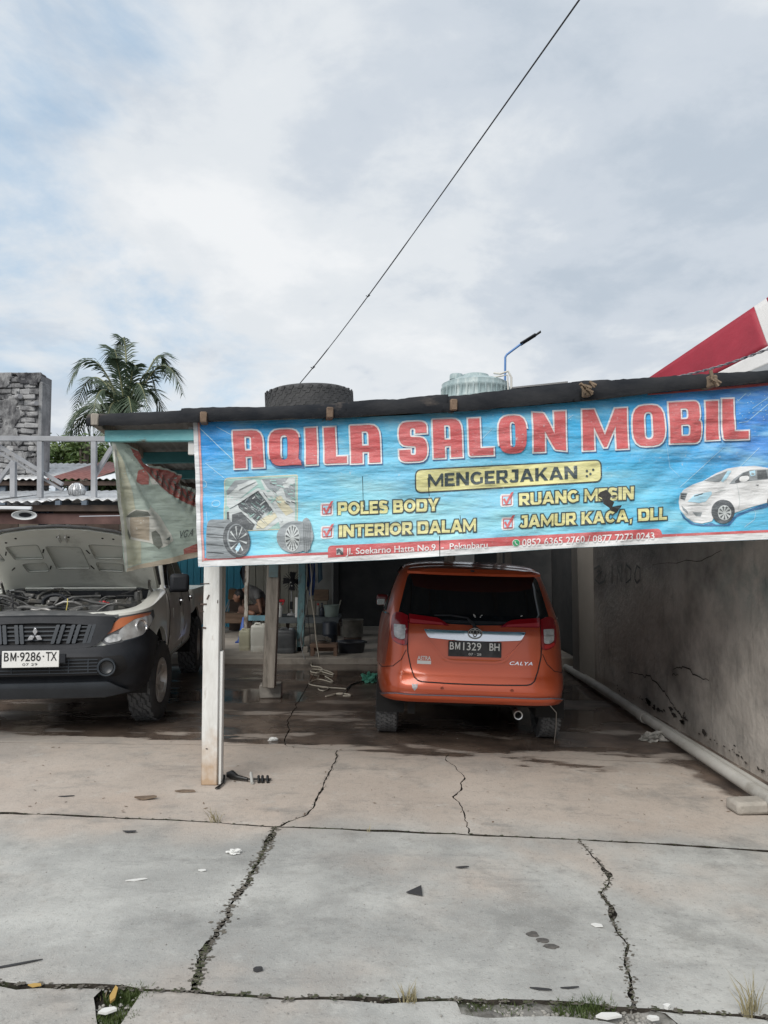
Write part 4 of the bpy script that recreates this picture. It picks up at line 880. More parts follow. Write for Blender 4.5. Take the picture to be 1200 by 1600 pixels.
P = G(421, 1092); tag(MB().box((P.x, P.y + .12, .075), (.24, .2, .15), rotm(0, 0, 4)).build('footing_block', cement_block, shed, world=True, bevel=.012), 'cement footing block')
tag(MB().beam(at(469, 1018, 11.75), at(478, 700, 11.75), .11, .10, up=(0, 1, 0)).build('post', mat('blue_peeling', (.13, .27, .30), (.2, .34, .36), 6, .7, bump=.003, c3=(.12, .10, .09), s3=4, m3=(.5, .6), stretch=(3, 3, 1)), shed, world=True, bevel=.006), 'thin post with peeling blue paint')
P = at(472, 1023, 11.7); MB().box((P.x, 11.8, .135), (.17, .2, .10)).build('footing_block', cement_block, shed, world=True, bevel=.01)
tag(MB().beam(at(384, 992, 13.0), at(389.5, 740, 13.0), .068, .06, up=(0, 1, 0)).build('post', mat('whitewashed_wood', (.34, .32, .28), (.52, .5, .46), 6, .85, c3=(.14, .11, .09), s3=4, m3=(.45, .55), stretch=(3, 3, .8)), shed, world=True, bevel=.005), 'slim whitewashed pole by the workbench')
# back walls
YB = 15.95
def boards(x0, x1, n, z0, z1, Y, m, name='board'):
    me = None; w_ = (x1 - x0) / n
    for k in range(n):
        if me is None:
            o = MB().box((0, 0, (z1 - z0) / 2), (w_ - .008, .03, z1 - z0)).build(name, m, shed, bevel=.004); me = o.data
        else:
            o = bpy.data.objects.new(name, me); COL.objects.link(o); o.parent = shed
            bb = o.modifiers.new('bevel', 'BEVEL'); bb.width = .004; bb.limit_method = 'ANGLE'
        o.location = Vector((x0 + w_ * (k + .5), Y + random.uniform(-.008, .008), z0)) - Vector(shed.location)
boards(-4.4, -2.86, 11, .09, 2.6, YB, blue_board)
boards(-2.86, -1.30, 9, .09, 2.6, YB, cream_board)
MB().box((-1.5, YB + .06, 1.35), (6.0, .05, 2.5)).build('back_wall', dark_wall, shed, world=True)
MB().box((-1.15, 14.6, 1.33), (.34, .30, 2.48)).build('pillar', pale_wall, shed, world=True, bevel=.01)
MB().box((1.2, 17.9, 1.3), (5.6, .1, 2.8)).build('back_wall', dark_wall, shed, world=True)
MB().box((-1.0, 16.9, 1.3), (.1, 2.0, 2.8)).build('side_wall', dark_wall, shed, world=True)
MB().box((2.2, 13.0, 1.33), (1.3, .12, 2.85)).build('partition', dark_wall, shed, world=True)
# boundary wall on the right
wall = thing('boundary_wall', 'old rendered wall on the right, mould stained and cracked', 'wall', (2.8, 6, gz(2.8)))
WX = 2.80
bm = bmesh.new(); ny, nz_ = 110, 40; g_ = []
for i in range(ny + 1):
    r_ = []
    for j in range(nz_ + 1):
        y = 2.2 + (10.3 - 2.2) * i / ny; z = -.1 + 2.85 * j / nz_
        r_.append(bm.verts.new((WX + .012 * fbm(y * .8, z * .8, 2) + .003 * fbm(y * 5, z * 5, 3), y, z)))
    g_.append(r_)
for a, b in zip(g_, g_[1:]):
    for k in range(nz_): bm.faces.new((a[k], b[k], b[k + 1], a[k + 1]))
finish(bm, 'render_coat', plaster, wall, world=True, smooth=60, recalc=False)
MB().box((WX + .12, 6.2, 1.35), (.18, 8.2, 2.9)).build('masonry', pale_wall, wall, world=True)
MB().box((2.70, 10.35, 1.3), (.22, .34, 2.8)).build('pilaster', mat('cement_pilaster', (.20, .185, .165), (.27, .25, .225), 2, .9, bump=.005, stretch=(1, 1, .4)), wall, world=True, bevel=.01)
MB().box((2.95, 13.6, 1.3), (.18, 6.0, 2.8)).build('masonry', dark_wall, wall, world=True)
def WP(px, py, o=.004):
    v = (800 - py) / F; c, s = math.cos(PITCH), math.sin(PITCH); d = Vector(((px - 600) / F, c - s * v, s + c * v)); P = Vector((0, 0, CH)) + d * (WX / d.x); P.x -= o; return P
crackm = mat('crack_dark', (.075, .065, .056), (.03, .027, .024), 12, .95)
def wcrack(pts, wd, o=.013):
    mb = MB(); W = [WP(*p, o) for p in pts]; A = []
    q = []
    for a, b in zip(W, W[1:]):
        for k in range(5): q.append(a.lerp(b, k / 5) + Vector((0, random.gauss(0, .009), random.gauss(0, .008))))
    q.append(W[-1]); n = len(q)
    for i in range(n - 1):
        w0 = wd * (.35 + .9 * math.sin(math.pi * (i + .3) / n)); d = (q[i + 1] - q[i]).normalized(); p = Vector((0, -d.z, d.y)) * w0
        mb.face([q[i] - p, q[i + 1] - p * .8, q[i + 1] + p * .8, q[i] + p])
    mb.build('crack', crackm, wall, world=True, smooth=0)
wcrack([(983, 1050), (1000, 1054), (1015, 1056), (1030, 1070), (1043, 1085), (1055, 1104), (1067, 1120)], .006); wcrack([(1053, 1103), (1062, 1113), (1068, 1122), (1069, 1133)], .008); wcrack([(1068, 1119), (1072, 1113)], .006)
wcrack([(1052, 1047), (1062, 1042), (1074, 1044), (1090, 1055), (1110, 1064)], .006); wcrack([(1052, 1047), (1053, 1054), (1062, 1055)], .004); wcrack([(1020, 882), (1090, 878), (1130, 860)], .003)
spray = mat('spray_paint', (.10, .105, .105), rough=.9)
for st in ([(930, 889), (938, 884), (943, 892), (936, 899), (931, 905), (938, 912), (946, 908), (948, 898)], [(934, 894), (938, 891), (940, 896)], [(958, 882), (958, 912)], [(966, 912), (966, 883), (973, 910), (973, 882)], [(980, 882), (980, 911), (987, 905), (988, 890), (980, 882)], [(994, 896), (997, 884), (1002, 888), (1002, 906), (997, 911), (994, 905), (994, 896)]):
    W = [WP(*p, .014) for p in st]; mb = MB(); A_ = []; B2_ = []
    for i, p in enumerate(W):
        d = (W[min(i + 1, len(W) - 1)] - W[max(i - 1, 0)]).normalized(); n_ = Vector((0, -d.z, d.y)) * .014; A_.append(p - n_); B2_.append(p + n_)
    for i in range(len(W) - 1): mb.face([A_[i], A_[i + 1], B2_[i + 1], B2_[i]])
    mb.build('graffiti_stroke', spray, wall, world=True, smooth=0)
mb = MB()
for k in range(75):   # render fallen off along the foot of the wall
    y = 4.9 + 4.6 * random.random(); z = gz(2.8) + .05 + abs(random.gauss(0, .05)) + (.05 if 6.0 < y < 8.5 else .0); r_ = random.uniform(.006, .024) * (1.4 if 6.6 < y < 8.2 else .5); c = Vector((WX - .0135, y, gz(2.8) + .05 + (z - gz(2.8) - .05) * .55))
    mb.face([c + Vector((0, math.cos(a) * r_ * random.uniform(1.0, 2.8), math.sin(a) * r_ * random.uniform(.35, 1.1))) for a in [t * 2 * math.pi / 15 for t in range(15)]])
tag(mb.build('fallen_render', crackm, wall, world=True, smooth=0), kind='stuff')
# pipes and block
pvc = mat('pvc_grey', (.36, .35, .32), (.46, .45, .42), 3, .55, c3=(.22, .2, .17), s3=4, m3=(.55, .75), world=True)
pa, pb_ = G(884, 1049), G(1262, 1282); pa.z += .06; pb_ = Vector((2.44, 4.25, .02))
pipe = thing('drain_pipe', 'long grey plastic pipe lying along the foot of the wall', 'pipe', tuple(pa))
dd = (pb_ - pa)
MB().tube([pa + dd * t + Vector((0, 0, .01 * math.sin(t * 5))) for t in [k / 12 for k in range(13)]], .044, 14).build('pipe_length', pvc, pipe, world=True, smooth=60)
jn = pa + dd * .52; MB().tube([jn - dd.normalized() * .07, jn + dd.normalized() * .07], .052, 14).build('coupling', pvc, pipe, world=True, smooth=60)
ofs = Vector((.085, .03, -.012)); pipe2 = thing('thin_pipe', 'thin grey pipe behind the long thick pipe at the wall', 'pipe', tuple(pa + ofs))
MB().tube([pa + ofs + dd * t + Vector((0, 0, .004 * math.sin(t * 9))) for t in [k / 12 for k in range(13)]], .026, 10).build('pipe_length', pvc, pipe2, world=True, smooth=60)
P = G(1180, 1266); blk = MB().box((2.46, 4.96, P.z + .045), (.50, .15, .08), rotm(0, 0, 6)).build('cement_block', cement_block, bevel=.022, segs=2); tag(blk, 'short cement block under the open end of the pipe', 'block')

# ================================================================ faded banner at the left corner
old = dict(a=vinyl('old_vinyl_green', (.46, .54, .47), rough=.7, trans=.3), y=vinyl('old_vinyl_yellow', (.56, .55, .42), rough=.7, trans=.3), w=vinyl('old_vinyl_white', (.70, .68, .62), rough=.7, trans=.3), r=vinyl('old_vinyl_red', (.40, .12, .10), rough=.7, trans=.2), c=vinyl('old_vinyl_cream', (.52, .44, .34), rough=.7, trans=.3), g=vinyl('old_vinyl_grey', (.20, .21, .18), rough=.7, trans=.3), d=vinyl('old_vinyl_dark', (.10, .12, .11), rough=.7, trans=.1))
ob = thing('faded_banner', 'faded pale green banner bunched up and drooping from the roof corner', 'banner', tuple(at(185, 890, 5.2)))
OL = at(180, 780, 5.12); OR_ = at(320, 780, 5.55); od = (OR_ - OL); od.z = 0; od.normalize(); on = Vector((od.y, -od.x, 0))
def OB(u, v, o=0.0):
    px, py = u, -v; vv = (800 - py) / F; c, s = math.cos(PITCH), math.sin(PITCH); d = Vector(((px - 600) / F, c - s * vv, s + c * vv)); C0 = Vector((0, 0, CH)); P = C0 + d * ((OL - C0).dot(on) / d.dot(on))
    ax, ay = px - 178, py - 690; ang = math.atan2(ay, ax); rr = math.hypot(ax, ay)            # pleats fan out from the nailed corner
    f = math.sin(ang * 17 + .6) * min(1, rr / 120) * .030 + math.sin(ang * 41) * .006 * min(1, rr / 70)
    if px > 225 and ay < (px - 178) * .95: f += (.012 + .006 * math.sin(px * .21)) * math.sin((px + ay * .45) * .50) * min(1, (px - 225) / 25)
    return P + on * (f + .012 * fbm(px * .03, py * .03, 5) + o)
def oprint(loops, name, m, o):
    bm = poly2bm(loops); cutgrid(bm, 3.5, 3.5); lay(bm, OB, o); return finish(bm, name, m, ob, world=True, smooth=50, recalc=False)
oprint([pp([(174, 689), (184, 691), (200, 694), (215, 703), (223, 722), (232, 727), (248, 729), (262, 734), (280, 742), (284, 758), (300, 762), (318, 772), (318, 868), (306, 872), (260, 880), (196, 894), (191, 870), (187, 820), (180, 760)])], 'banner_sheet', old['a'], 0)
oprint([pp([(175, 691), (181, 693), (187, 760), (193, 820), (199, 888), (196, 893), (188, 830), (181, 760)])], 'white_margin', old['w'], .003)
oprint([pp([(197, 888), (258, 873), (317, 860), (317, 869), (260, 881), (197, 893.5)])], 'cream_margin', old['c'], .003)
oprint([pp([(182, 700), (192, 722), (206, 770), (222, 850), (224, 880), (200, 886), (192, 815), (185, 740)])], 'yellow_field', old['y'], .0025)
oprint([pp([(203, 700), (216, 706), (224, 724), (234, 729), (262, 736), (280, 744), (283, 760), (317, 775), (317, 795), (290, 786), (262, 772), (244, 757), (232, 742), (220, 728), (210, 712)])], 'red_field', old['r'], .003)
for k in range(9):
    x = 236 + k * 9; oprint([pp([(x, 733 + k * 4.2), (x + 3, 735 + k * 4.2), (x + 11, 757 + k * 4.4), (x + 7, 755 + k * 4.4)])], 'grey_stripe', old['g'], .005)
oprint([pp([(216, 735), (224, 733), (230, 745), (232, 757), (222, 757), (214, 752)])], 'red_letter', old['r'], .004)
oprint([pp([(231, 748), (236, 757), (246, 758), (238, 749)])], 'white_letter', old['w'], .004)
oprint([pp([(302, 852), (312, 848), (317, 848), (317, 861), (290, 866), (289, 858)])], 'red_patch', old['r'], .004)
# its printed car
oprint([pp([(196, 810), (210, 796), (230, 798), (236, 790), (252, 806), (270, 835), (273, 845), (262, 851), (250, 856), (232, 848), (205, 842), (200, 830)])], 'printed_car', old['w'], .004)
oprint([pp([(198, 808), (212, 797), (228, 800), (232, 806), (214, 808)])], 'printed_car', old['g'], .006); oprint([pp([(234, 832), (240, 829), (247, 836), (251, 852), (245, 858), (237, 850)])], 'printed_car', old['g'], .006)
oprint([pp([(200, 826), (206, 838), (204, 844), (199, 834)])], 'printed_car', old['g'], .006); oprint([pp([(257, 843), (268, 838), (266, 844)])], 'printed_car', old['d'], .006)
oprint([pp([(205, 808), (230, 808), (232, 845), (206, 838)])], 'printed_car', old['c'], .0048)
for x, s_ in ((281, 'V'), (287, 'G'), (294, 'A')):
    b = text_bm(s_, .02, [(x, -(841 - (x - 281) * .2)), (x + 6, -(840 - (x - 281) * .2)), (x + 7, -(829 - (x - 281) * .2)), (x + 1, -(830 - (x - 281) * .2))], shear=.2); cutgrid(b, 3.5, 3.5); lay(b, OB, .006); finish(b, 'letter', old['d'], ob, world=True, smooth=50, recalc=False)

# ================================================================ things on and above the roof
# spare tyre
def tyre_profile(Ro, Ri, W):
    h = W / 2; return [(Ri, -h * .78), (Ri + (Ro - Ri) * .3, -h * .98), (Ri + (Ro - Ri) * .62, -h), (Ro - .022, -h * .90), (Ro - .006, -h * .78), (Ro, -h * .60), (Ro + .002, 0), (Ro, h * .60), (Ro - .006, h * .78), (Ro - .022, h * .90), (Ri + (Ro - Ri) * .62, h), (Ri + (Ro - Ri) * .3, h * .98), (Ri, h * .78), (Ri + .012, 0)]
def tread_bm(Ro, W, n=64, rows=4, amp=.3, M=None, depth=.007):
    """raised tread blocks round the local z axis, in zigzag ribs"""
    mb = MB(); M = M or Matrix.Identity(4); rw = W * .80 / rows
    for r in range(rows):
        zc = -W * .40 + rw * (r + .5)
        for k in range(n):
            a0 = 2 * math.pi * (k + .06 + (r % 2) * .5) / n; a1 = a0 + 2 * math.pi * .80 / n; zo = amp * rw * (1 if k % 2 else -1) * .5; hh = rw * .40; sk = .35 * 2 * math.pi / n
            q = []
            for rr in (Ro - .004, Ro + depth):
                for (a, z) in ((a0, zc - hh + zo), (a1, zc - hh + zo), (a1 + sk, zc + hh + zo), (a0 + sk, zc + hh + zo)): q.append(mb.bm.verts.new(M @ Vector((rr * math.cos(a), rr * math.sin(a), z))))
            for f in ((4, 5, 6, 7), (0, 1, 5, 4), (1, 2, 6, 5), (2, 3, 7, 6), (3, 0, 4, 7)): mb.bm.faces.new([q[i] for i in f])
    return mb
TC = at(485, 640, 5.95); TC.z = at(485, 600, 5.7).z - .125
rt = thing('spare_tyre', 'big worn black tyre lying flat on the shed roof', 'tyre', tuple(TC - Vector((0, 0, .13))), rot=(R(1.5), R(-2.5), 0))
MB().lathe(tyre_profile(.345, .21, .26), 72, closed=True).build('carcass', rubber, rt, smooth=50).location = (0, 0, .13)
tb = tread_bm(.345, .26, 60, 6, .55, depth=.0035).build('tread', mat('tread_rubber', (.040, .041, .043), (.065, .065, .067), 10, .8), rt, smooth=0); tb.location = (0, 0, .13); tb['kind'] = 'stuff'
# water tank on its stand
aq = mat('tank_plastic', (.24, .32, .33), (.33, .41, .42), 2.2, .55, c3=(.50, .56, .55), s3=3.5, m3=(.48, .7), stretch=(5, 5, .5))
tk = thing('water_tank', 'pale green round water tank rising behind the roof', 'tank', tuple(at(745, 660, 11.2)))
T0 = at(745, 584, 11.0); TZ = T0.z; RT = .50
prof = [(0, TZ + .03), (.17, TZ + .03), (.20, TZ + .02), (.21, TZ - .02), (.26, TZ - .03), (.40, TZ - .07), (RT, TZ - .12), (RT, TZ - .16)]
z = TZ - .16
for k in range(6): prof += [(RT + .012, z - .02), (RT + .012, z - .05), (RT - .004, z - .07), (RT - .004, z - .16)]; z -= .17
prof += [(RT, z), (0, z)]
MB().lathe(prof, 40, Matrix.Translation((T0.x, 11.2, 0))).build('tank_body', aq, tk, world=True, smooth=40)
mb = MB()
for k in range(36):
    a = k * 2 * math.pi / 36; mb.box((T0.x + (RT + .008) * math.cos(a), 11.2 + (RT + .008) * math.sin(a), TZ - .36), (.018, .012, .36), rotm(0, 0, math.degrees(a) + 90))
o = mb.build('rib', aq, tk, world=True, smooth=0); o['kind'] = 'stuff'
MB().lathe([(0, TZ - .01), (.09, TZ - .01), (.10, TZ - .03), (.10, TZ - .09)], 20, Matrix.Translation((T0.x - .30, 11.0, 0))).build('cap', aq, tk, world=True)
for sx in (-.4, .4):
    for sy in (-.4, .4): MB().beam((T0.x + sx, 11.2 + sy, 0), (T0.x + sx, 11.2 + sy, z), .08, .08).build('leg', wood_grey, tk, world=True)
MB().tube([at(772, 583, 10.9), at(782, 584, 10.8), at(794, 580, 10.8), at(799, 590, 10.8), at(799, 625, 10.8)], .016, 8).build('outlet_pipe', mat('pvc_white', (.55, .54, .5), rough=.5), tk, world=True)
MB().tube([at(768, 590, 10.9), at(780, 588, 10.8), at(793, 586, 10.8), at(794, 610, 10.8)], .012, 8).build('outlet_pipe', MATS['pvc_white'], tk, world=True)
# solar lamp on a blue pipe
lm = thing('lamp_post', 'thin blue lamp pole bent over behind the water tank', 'lamp', tuple(at(789, 655, 12)))
MB().tube([Vector((at(789, 600, 12).x, 12, 0)), at(789, 600, 12), at(789.5, 558, 12), at(792, 554, 12), at(816, 536, 12)], .018, 8).build('pole', mat('pole_blue', (.06, .17, .42), (.09, .22, .46), 5, .5), lm, world=True)
MB().beam(at(813, 538, 12), at(837, 523, 12), .08, .025, up=(0, .4, 1)).build('lamp_head', black_plastic, lm, world=True, bevel=.006)
MB().beam(at(832, 527, 12), at(845, 518, 12), .05, .012, up=(0, .4, 1)).build('solar_panel', grey_plastic, lm, world=True)
# cable overhead
cab = thing('overhead_cable', 'black cable running up over the yard from behind the tyre', 'cable', tuple(at(463, 604, 15)))
A, B = at(461, 608, 15), at(925, -36, 3.2); B2 = at(905, 0, 3.35)
cp = []
for k in range(41):
    t = k / 40; p = A.lerp(B2, t); p.z -= .10 * math.sin(math.pi * t) * .8; cp.append(p)
d_ = (B2 - cp[-2]).normalized(); cp += [B2 + d_ * .6, B2 + d_ * 2.5]
MB().tube(cp, .006, 6, radii=[.0085 if i < 15 else .0055 if i < 30 else .0042 for i in range(len(cp))]).build('cable', black_cable, cab, world=True)
for k, sz in ((9, .035), (24, .022)):
    p = cp[k]; mb = MB(); mb.tube([p + Vector((-sz, 0, .3 * sz)), p + Vector((0, .01, -.2 * sz)), p + Vector((sz, 0, .5 * sz))], sz * .22, 6); mb.tube([p + Vector((0, 0, -.5 * sz)), p + Vector((.2 * sz, 0, .9 * sz))], sz * .2, 6); mb.build('knot', black_cable, cab, world=True)
# red, white and grey tarpaulin canopy beyond the wall
cn = thing('striped_canopy', 'red, white and grey striped canopy rising behind the right end of the roof', 'canopy', tuple(at(1180, 640, 8)))
P0, P1 = at(995, 603, 9.2), at(1235, 441, 7.4)      # upper edge
def CP(t, dn, o=0): 
    p = P0.lerp(P1, t); q = at(1330, 640, 7.0); e = (q - P1); e = (at(1300, 585, 6.6) - P1)
    p0b = at(1010, 640, 9.2); e0 = p0b - P0; return p + (e0 * (1 - t) + e * t) * dn + Vector((0, 0, -.06 * math.sin(math.pi * t) * math.sin(math.pi * dn)))
tarp = dict(r=mat('tarp_red', (.26, .014, .030), (.33, .02, .04), 2, .55, bump=.01, bscale=5), w=mat('tarp_white', (.60, .59, .58), (.68, .67, .66), 2, .55, bump=.01, bscale=5), g=mat('tarp_grey', (.22, .23, .24), (.27, .28, .29), 2, .55, bump=.01, bscale=5))
def edge_d(t, k): return k
def cband(d0, d1, m, t0=0.0, t1=1.0):
    bm = bmesh.new(); n = 24; rows = []
    for i in range(n + 1):
        t = t0 + (t1 - t0) * i / n; a = d0(t); b = d1(t); rows.append([bm.verts.new(CP(t, a + (b - a) * j / 8)) for j in range(9)])
    for a, b in zip(rows, rows[1:]):
        for k in range(8): bm.faces.new((a[k], b[k], b[k + 1], a[k + 1]))
    o = finish(bm, 'cloth_stripe', m, cn, world=True, smooth=60); s_ = o.modifiers.new('solid', 'SOLIDIFY'); s_.thickness = .004
z0 = lambda t: 0.0
rd = lambda t: .50 - .02 * t + (.2 * (1 - t) ** 2)
wd_ = lambda t: min(1.0, rd(t) + .20)
cband(lambda t: 0.0, rd, tarp['r'], 0, .80); cband(lambda t: 0.0, rd, tarp['w'], .80, .87); cband(lambda t: 0.0, rd, tarp['r'], .87, 1)
cband(rd, wd_, tarp['w']); cband(wd_, lambda t: 1.35, tarp['g'])
for a, b in ((P0, Vector((P0.x, P0.y, 0))), (P1, Vector((P1.x, P1.y, 0)))): MB().tube([a, b], .03, 8).build('pole', steel, cn, world=True)
tw = thing('twisted_wire', 'twisted dark wire hanging in front of the red canopy', 'wire', tuple(at(1010, 597, 6.6)))
mb = MB()
for ph in (0, math.pi):
    pts = []
    for k in range(60):
        t = k / 59; p = at(1009, 597, 7.4).lerp(at(1240, 530, 6.0), t); p.z -= .05 * math.sin(math.pi * t); pts.append(p + Vector((0, math.cos(t * 60 + ph), math.sin(t * 60 + ph))) * .007)
    mb.tube(pts, .006, 5)
mb.build('wire', mat('wire_dark', (.03, .03, .05), (.3, .3, .32), 30, .5), tw, world=True)

# ================================================================ behind the shed, on the left
# block tower
tower = thing('block_tower', 'tall weathered grey block wall at the far left', 'tower', tuple(Vector((at(0, 700, 18).x, 18, 0))))
TX1 = at(66, 600, 18).x; TZT = at(60, 584, 18).z; TXL = TX1 - 3.2
MB().box(((TXL + TX1) / 2 - .03, 18.35, TZT / 2), (TX1 - TXL - .06, .6, TZT)).build('core', mat('tower_mortar', (.15, .15, .155), (.25, .25, .255), 3, .95, bump=.02, c3=(.06, .06, .065), s3=1.4), tower, world=True)
bmt = [mat('tower_block_a', (.22, .22, .225), (.36, .36, .36), 3.5, .95, bump=.02, bscale=14, world=True, c3=(.05, .05, .055), s3=1.9, m3=(.40, .60)), mat('tower_block_b', (.28, .28, .285), (.42, .42, .42), 3.0, .95, bump=.02, bscale=14, world=True, c3=(.06, .06, .065), s3=2.4, m3=(.42, .62))]
shapes = []
for v in range(4):
    mb = MB(); w_ = (.24, .33, .19, .28)[v]; mb.box((0, 0, 0), (w_, .08, .125)); 
    for vv in mb.bm.verts: vv.co += Vector((random.uniform(-.02, .02), random.uniform(-.012, .012), random.uniform(-.018, .018)))
    for mi in (0, 1):
        b2 = mb.bm.copy(); o = finish(b2, 'block', bmt[mi], tower, bevel=.018); shapes.append((w_, o)); 
    mb.bm.free()
used = set(); row = 0; z = 2.75; cnt = 0
while z < TZT - .06 and cnt < 290:
    x = TX1 - .05 - (row % 2) * .1
    while x > at(-30, 650, 18).x:
        w_, src = random.choice(shapes)
        if src.name not in used: o = src; used.add(src.name)
        else:
            o = src.copy(); COL.objects.link(o)
        x -= w_ / 2 + .003; o.location = Vector((x, 18.02 + random.uniform(-.018, .018) , z)) - Vector(tower.location); o.rotation_euler = (random.uniform(-.03, .03), random.uniform(-.07, .07), random.uniform(-.04, .04)); x -= w_ / 2 + .003; cnt += 1
    z += .138; row += 1
for w_, src in shapes:
    if src.name not in used: bpy.data.objects.remove(src)
MB().box(((TXL + TX1) / 2 - .02, 18.17, TZT + .0), (TX1 - TXL - .05, .34, .07)).build('coping', mat('tower_coping', (.05, .048, .05), (.15, .145, .145), 5, .95, bump=.03), tower, world=True, bevel=.03)
bm = bmesh.new(); nx, nz2 = 70, 110; gv = {}
for i in range(nx + 1):
    for j in range(nz2 + 1):
        x = TX1 - .02 - 1.35 * i / nx; z = 2.6 + (TZT + .02 - 2.6) * j / nz2; gv[i, j] = (x, 17.955 + .03 * fbm(x * 3, z * 3, 2) + .012 * fbm(x * 14, z * 14, 5), z)
pv = {}
for i in range(nx):
    for j in range(nz2):
        x, y, z = gv[i, j]
        if fbm(x * 1.6, z * 1.9, 11, 5) + .12 * (z > TZT - .35) > -.02:
            q = []
            for a in ((i, j), (i + 1, j), (i + 1, j + 1), (i, j + 1)):
                if a not in pv: pv[a] = bm.verts.new(gv[a])
                q.append(pv[a])
            bm.faces.new(q)
o = finish(bm, 'render_patch', mat('tower_render', (.15, .15, .155), (.36, .36, .36), 4, .95, bump=.03, bscale=18, world=True, c3=(.045, .045, .05), s3=1.7, m3=(.44, .6), stretch=(1.6, 1, .8)), tower, world=True, smooth=40); o['kind'] = 'stuff'; s_ = o.modifiers.new('solid', 'SOLIDIFY'); s_.thickness = -.05
MB().box((TX1 - .015, 18.16, TZT / 2 - .1), (.08, .42, TZT - .2)).build('corner_strip', mat('tower_corner', (.17, .175, .18), (.30, .30, .305), 3, .95, bump=.02, c3=(.07, .07, .075), s3=2), tower, world=True, bevel=.02)
for px, py in ((27, 620), (53, 631)):
    p = at(px, py, 17.9); MB().tube([p + Vector((-.10, .12, .01)), p + Vector((.12, -.12, -.01))], .055, 12).build('spout', mat('spout_' + str(px), (.30, .30, .31), rough=.8), tower, world=True, smooth=40)
# roofs behind
def corr(x0, x1, y0, y1, z0, z1, pitch, amp, name, m, parent):
    bm = bmesh.new(); n = int((x1 - x0) / (pitch / 6)); rows = []
    for i in range(n + 1):
        x = x0 + (x1 - x0) * i / n; h = amp * math.sin(2 * math.pi * x / pitch); q = .012 * fbm(x * .9, y0, 1)
        rows.append([bm.verts.new((x, y0 + .05 * fbm(x * .35, 4, y0), z0 + h + q)), bm.verts.new((x, y1, z1 + h + q))])
    for a, b in zip(rows, rows[1:]): bm.faces.new((a[0], b[0], b[1], a[1]))
    o = finish(bm, name, m, parent, world=True, smooth=60); s_ = o.modifiers.new('solid', 'SOLIDIFY'); s_.thickness = .006; return o
Z1 = at(0, 783, 12.2).z
low = thing('lower_shed', 'low open shed behind the pickup with wavy zinc roof and brown fascia', 'shed', (-6.5, 12.5, 0))
xw = -10.5
for x0, x1, dz in ((-10.5, -8.3, 0), (-8.36, -6.2, .015), (-6.25, -5.35, -.01), (-5.42, -4.3, .02), (-4.36, -3.0, 0)): corr(x0, x1, 12.15 + dz, 15.2, Z1 + dz, Z1 + .42, .16, .018, 'roof_sheet', zinc, low)
MB().beam((-10.5, 12.3, Z1 - .10), (-3.0, 12.3, Z1 - .11), .05, .10).build('fascia', wood_dark, low, world=True)
MB().beam((-10.5, 12.38, Z1 - .27), (-3.0, 12.38, Z1 - .28), .05, .17).build('fascia', mat('fascia_brown', (.10, .055, .05), (.16, .09, .08), 3, .8), low, world=True)
MB().beam((-4.9, 12.2, Z1 - .245), (-3.0, 12.2, Z1 - .215), .03, .012).build('batten', mat('batten_grey', (.4, .42, .46), rough=.6), low, world=True)
for px, m_, w_ in ((97, 'fascia_brown', .10), (107, None, .05)):
    x = at(px, 810, 12.5).x; MB().box((x, 12.5, (Z1 - .3) / 2), (w_, .08, Z1 - .3)).build('post', MATS[m_] if m_ else paint_white, low, world=True)
for k in range(9):
    MB().box((-9.6 + k * .72, 16.2, 1.2), (.70, .04, 2.4)).build('board', wood_dark if k % 3 else mat('board_dim_%d' % k, (.12, .10, .08), (.18, .16, .13), 3, .9), low, world=True)
MB().beam((-10.5, 14.0, Z1 - .12), (-3.0, 14.0, Z1 - .12), .08, .16).build('beam', wood_dark, low, world=True)
MB().beam((-10.5, 13.2, 1.9), (-3.0, 13.2, 1.95), .05, .14).build('beam', wood_brown, low, world=True)
tube_l = thing('tube_lamp', 'long white tube lamp under the lower shed roof', 'lamp', tuple(at(20, 793, 12.2)))
MB().beam(at(-30, 793, 12.15), at(50, 794, 12.15), .06, .055).build('housing', mat('lamp_white', (.62, .64, .66), rough=.5), tube_l, world=True, bevel=.01)
hrn = thing('horn_speaker', 'white oval horn hanging from the brown fascia above the pickup hood', 'speaker', tuple(at(38, 805, 12.0)))
c = at(38, 805, 12.0); M = axisM(c, (.3, -1, -.12)) @ Matrix.Diagonal((1.25, .50, 1, 1))
MB().lathe([(.0, -.25), (.06, -.24), (.09, -.1), (.145, -.02), (.15, .01), (.14, .012), (.085, -.08), (.02, -.12), (0, -.12)], 24, M).build('horn', mat('horn_white', (.55, .57, .58), (.68, .7, .7), 5, .45), hrn, world=True, smooth=50)
MB().lathe([(0, -.085), (.078, -.085)], 20, M).build('mouth', black_plastic, hrn, world=True); MB().tube([c + Vector((-.05, .1, .02)), c + Vector((.0, .3, .12))], .015, 6).build('bracket', black_plastic, hrn, world=True)
bg_ = thing('dark_tarpaulin', 'dark blue cloth bundle hanging beside the white horn', 'cloth', tuple(at(70, 812, 12.4)))
bm = bmesh.new(); rows = []
for i in range(16):
    u = i / 15; r_ = []
    for j in range(8):
        v = j / 7; p = at(50 + 34 * u, 798 + 24 * v * (.5 + .5 * math.sin(u * 3.1)), 12.42); p.y += .05 * math.sin(u * 22 + v * 3); r_.append(bm.verts.new(p))
    rows.append(r_)
for a, b in zip(rows, rows[1:]):
    for k in range(7): bm.faces.new((a[k], b[k], b[k + 1], a[k + 1]))
finish(bm, 'cloth', mat('cloth_navy', (.03, .045, .07), (.06, .08, .11), 6, .9), bg_, world=True)
Z2 = at(0, 749, 17.3).z
up = thing('upper_shed', 'farther low building with a red and grey corrugated roof', 'building', (-7.5, 17.5, 0))
xa, xb, xc = at(70, 749, 17.3).x, at(146, 749, 17.3).x, at(320, 749, 17.3).x
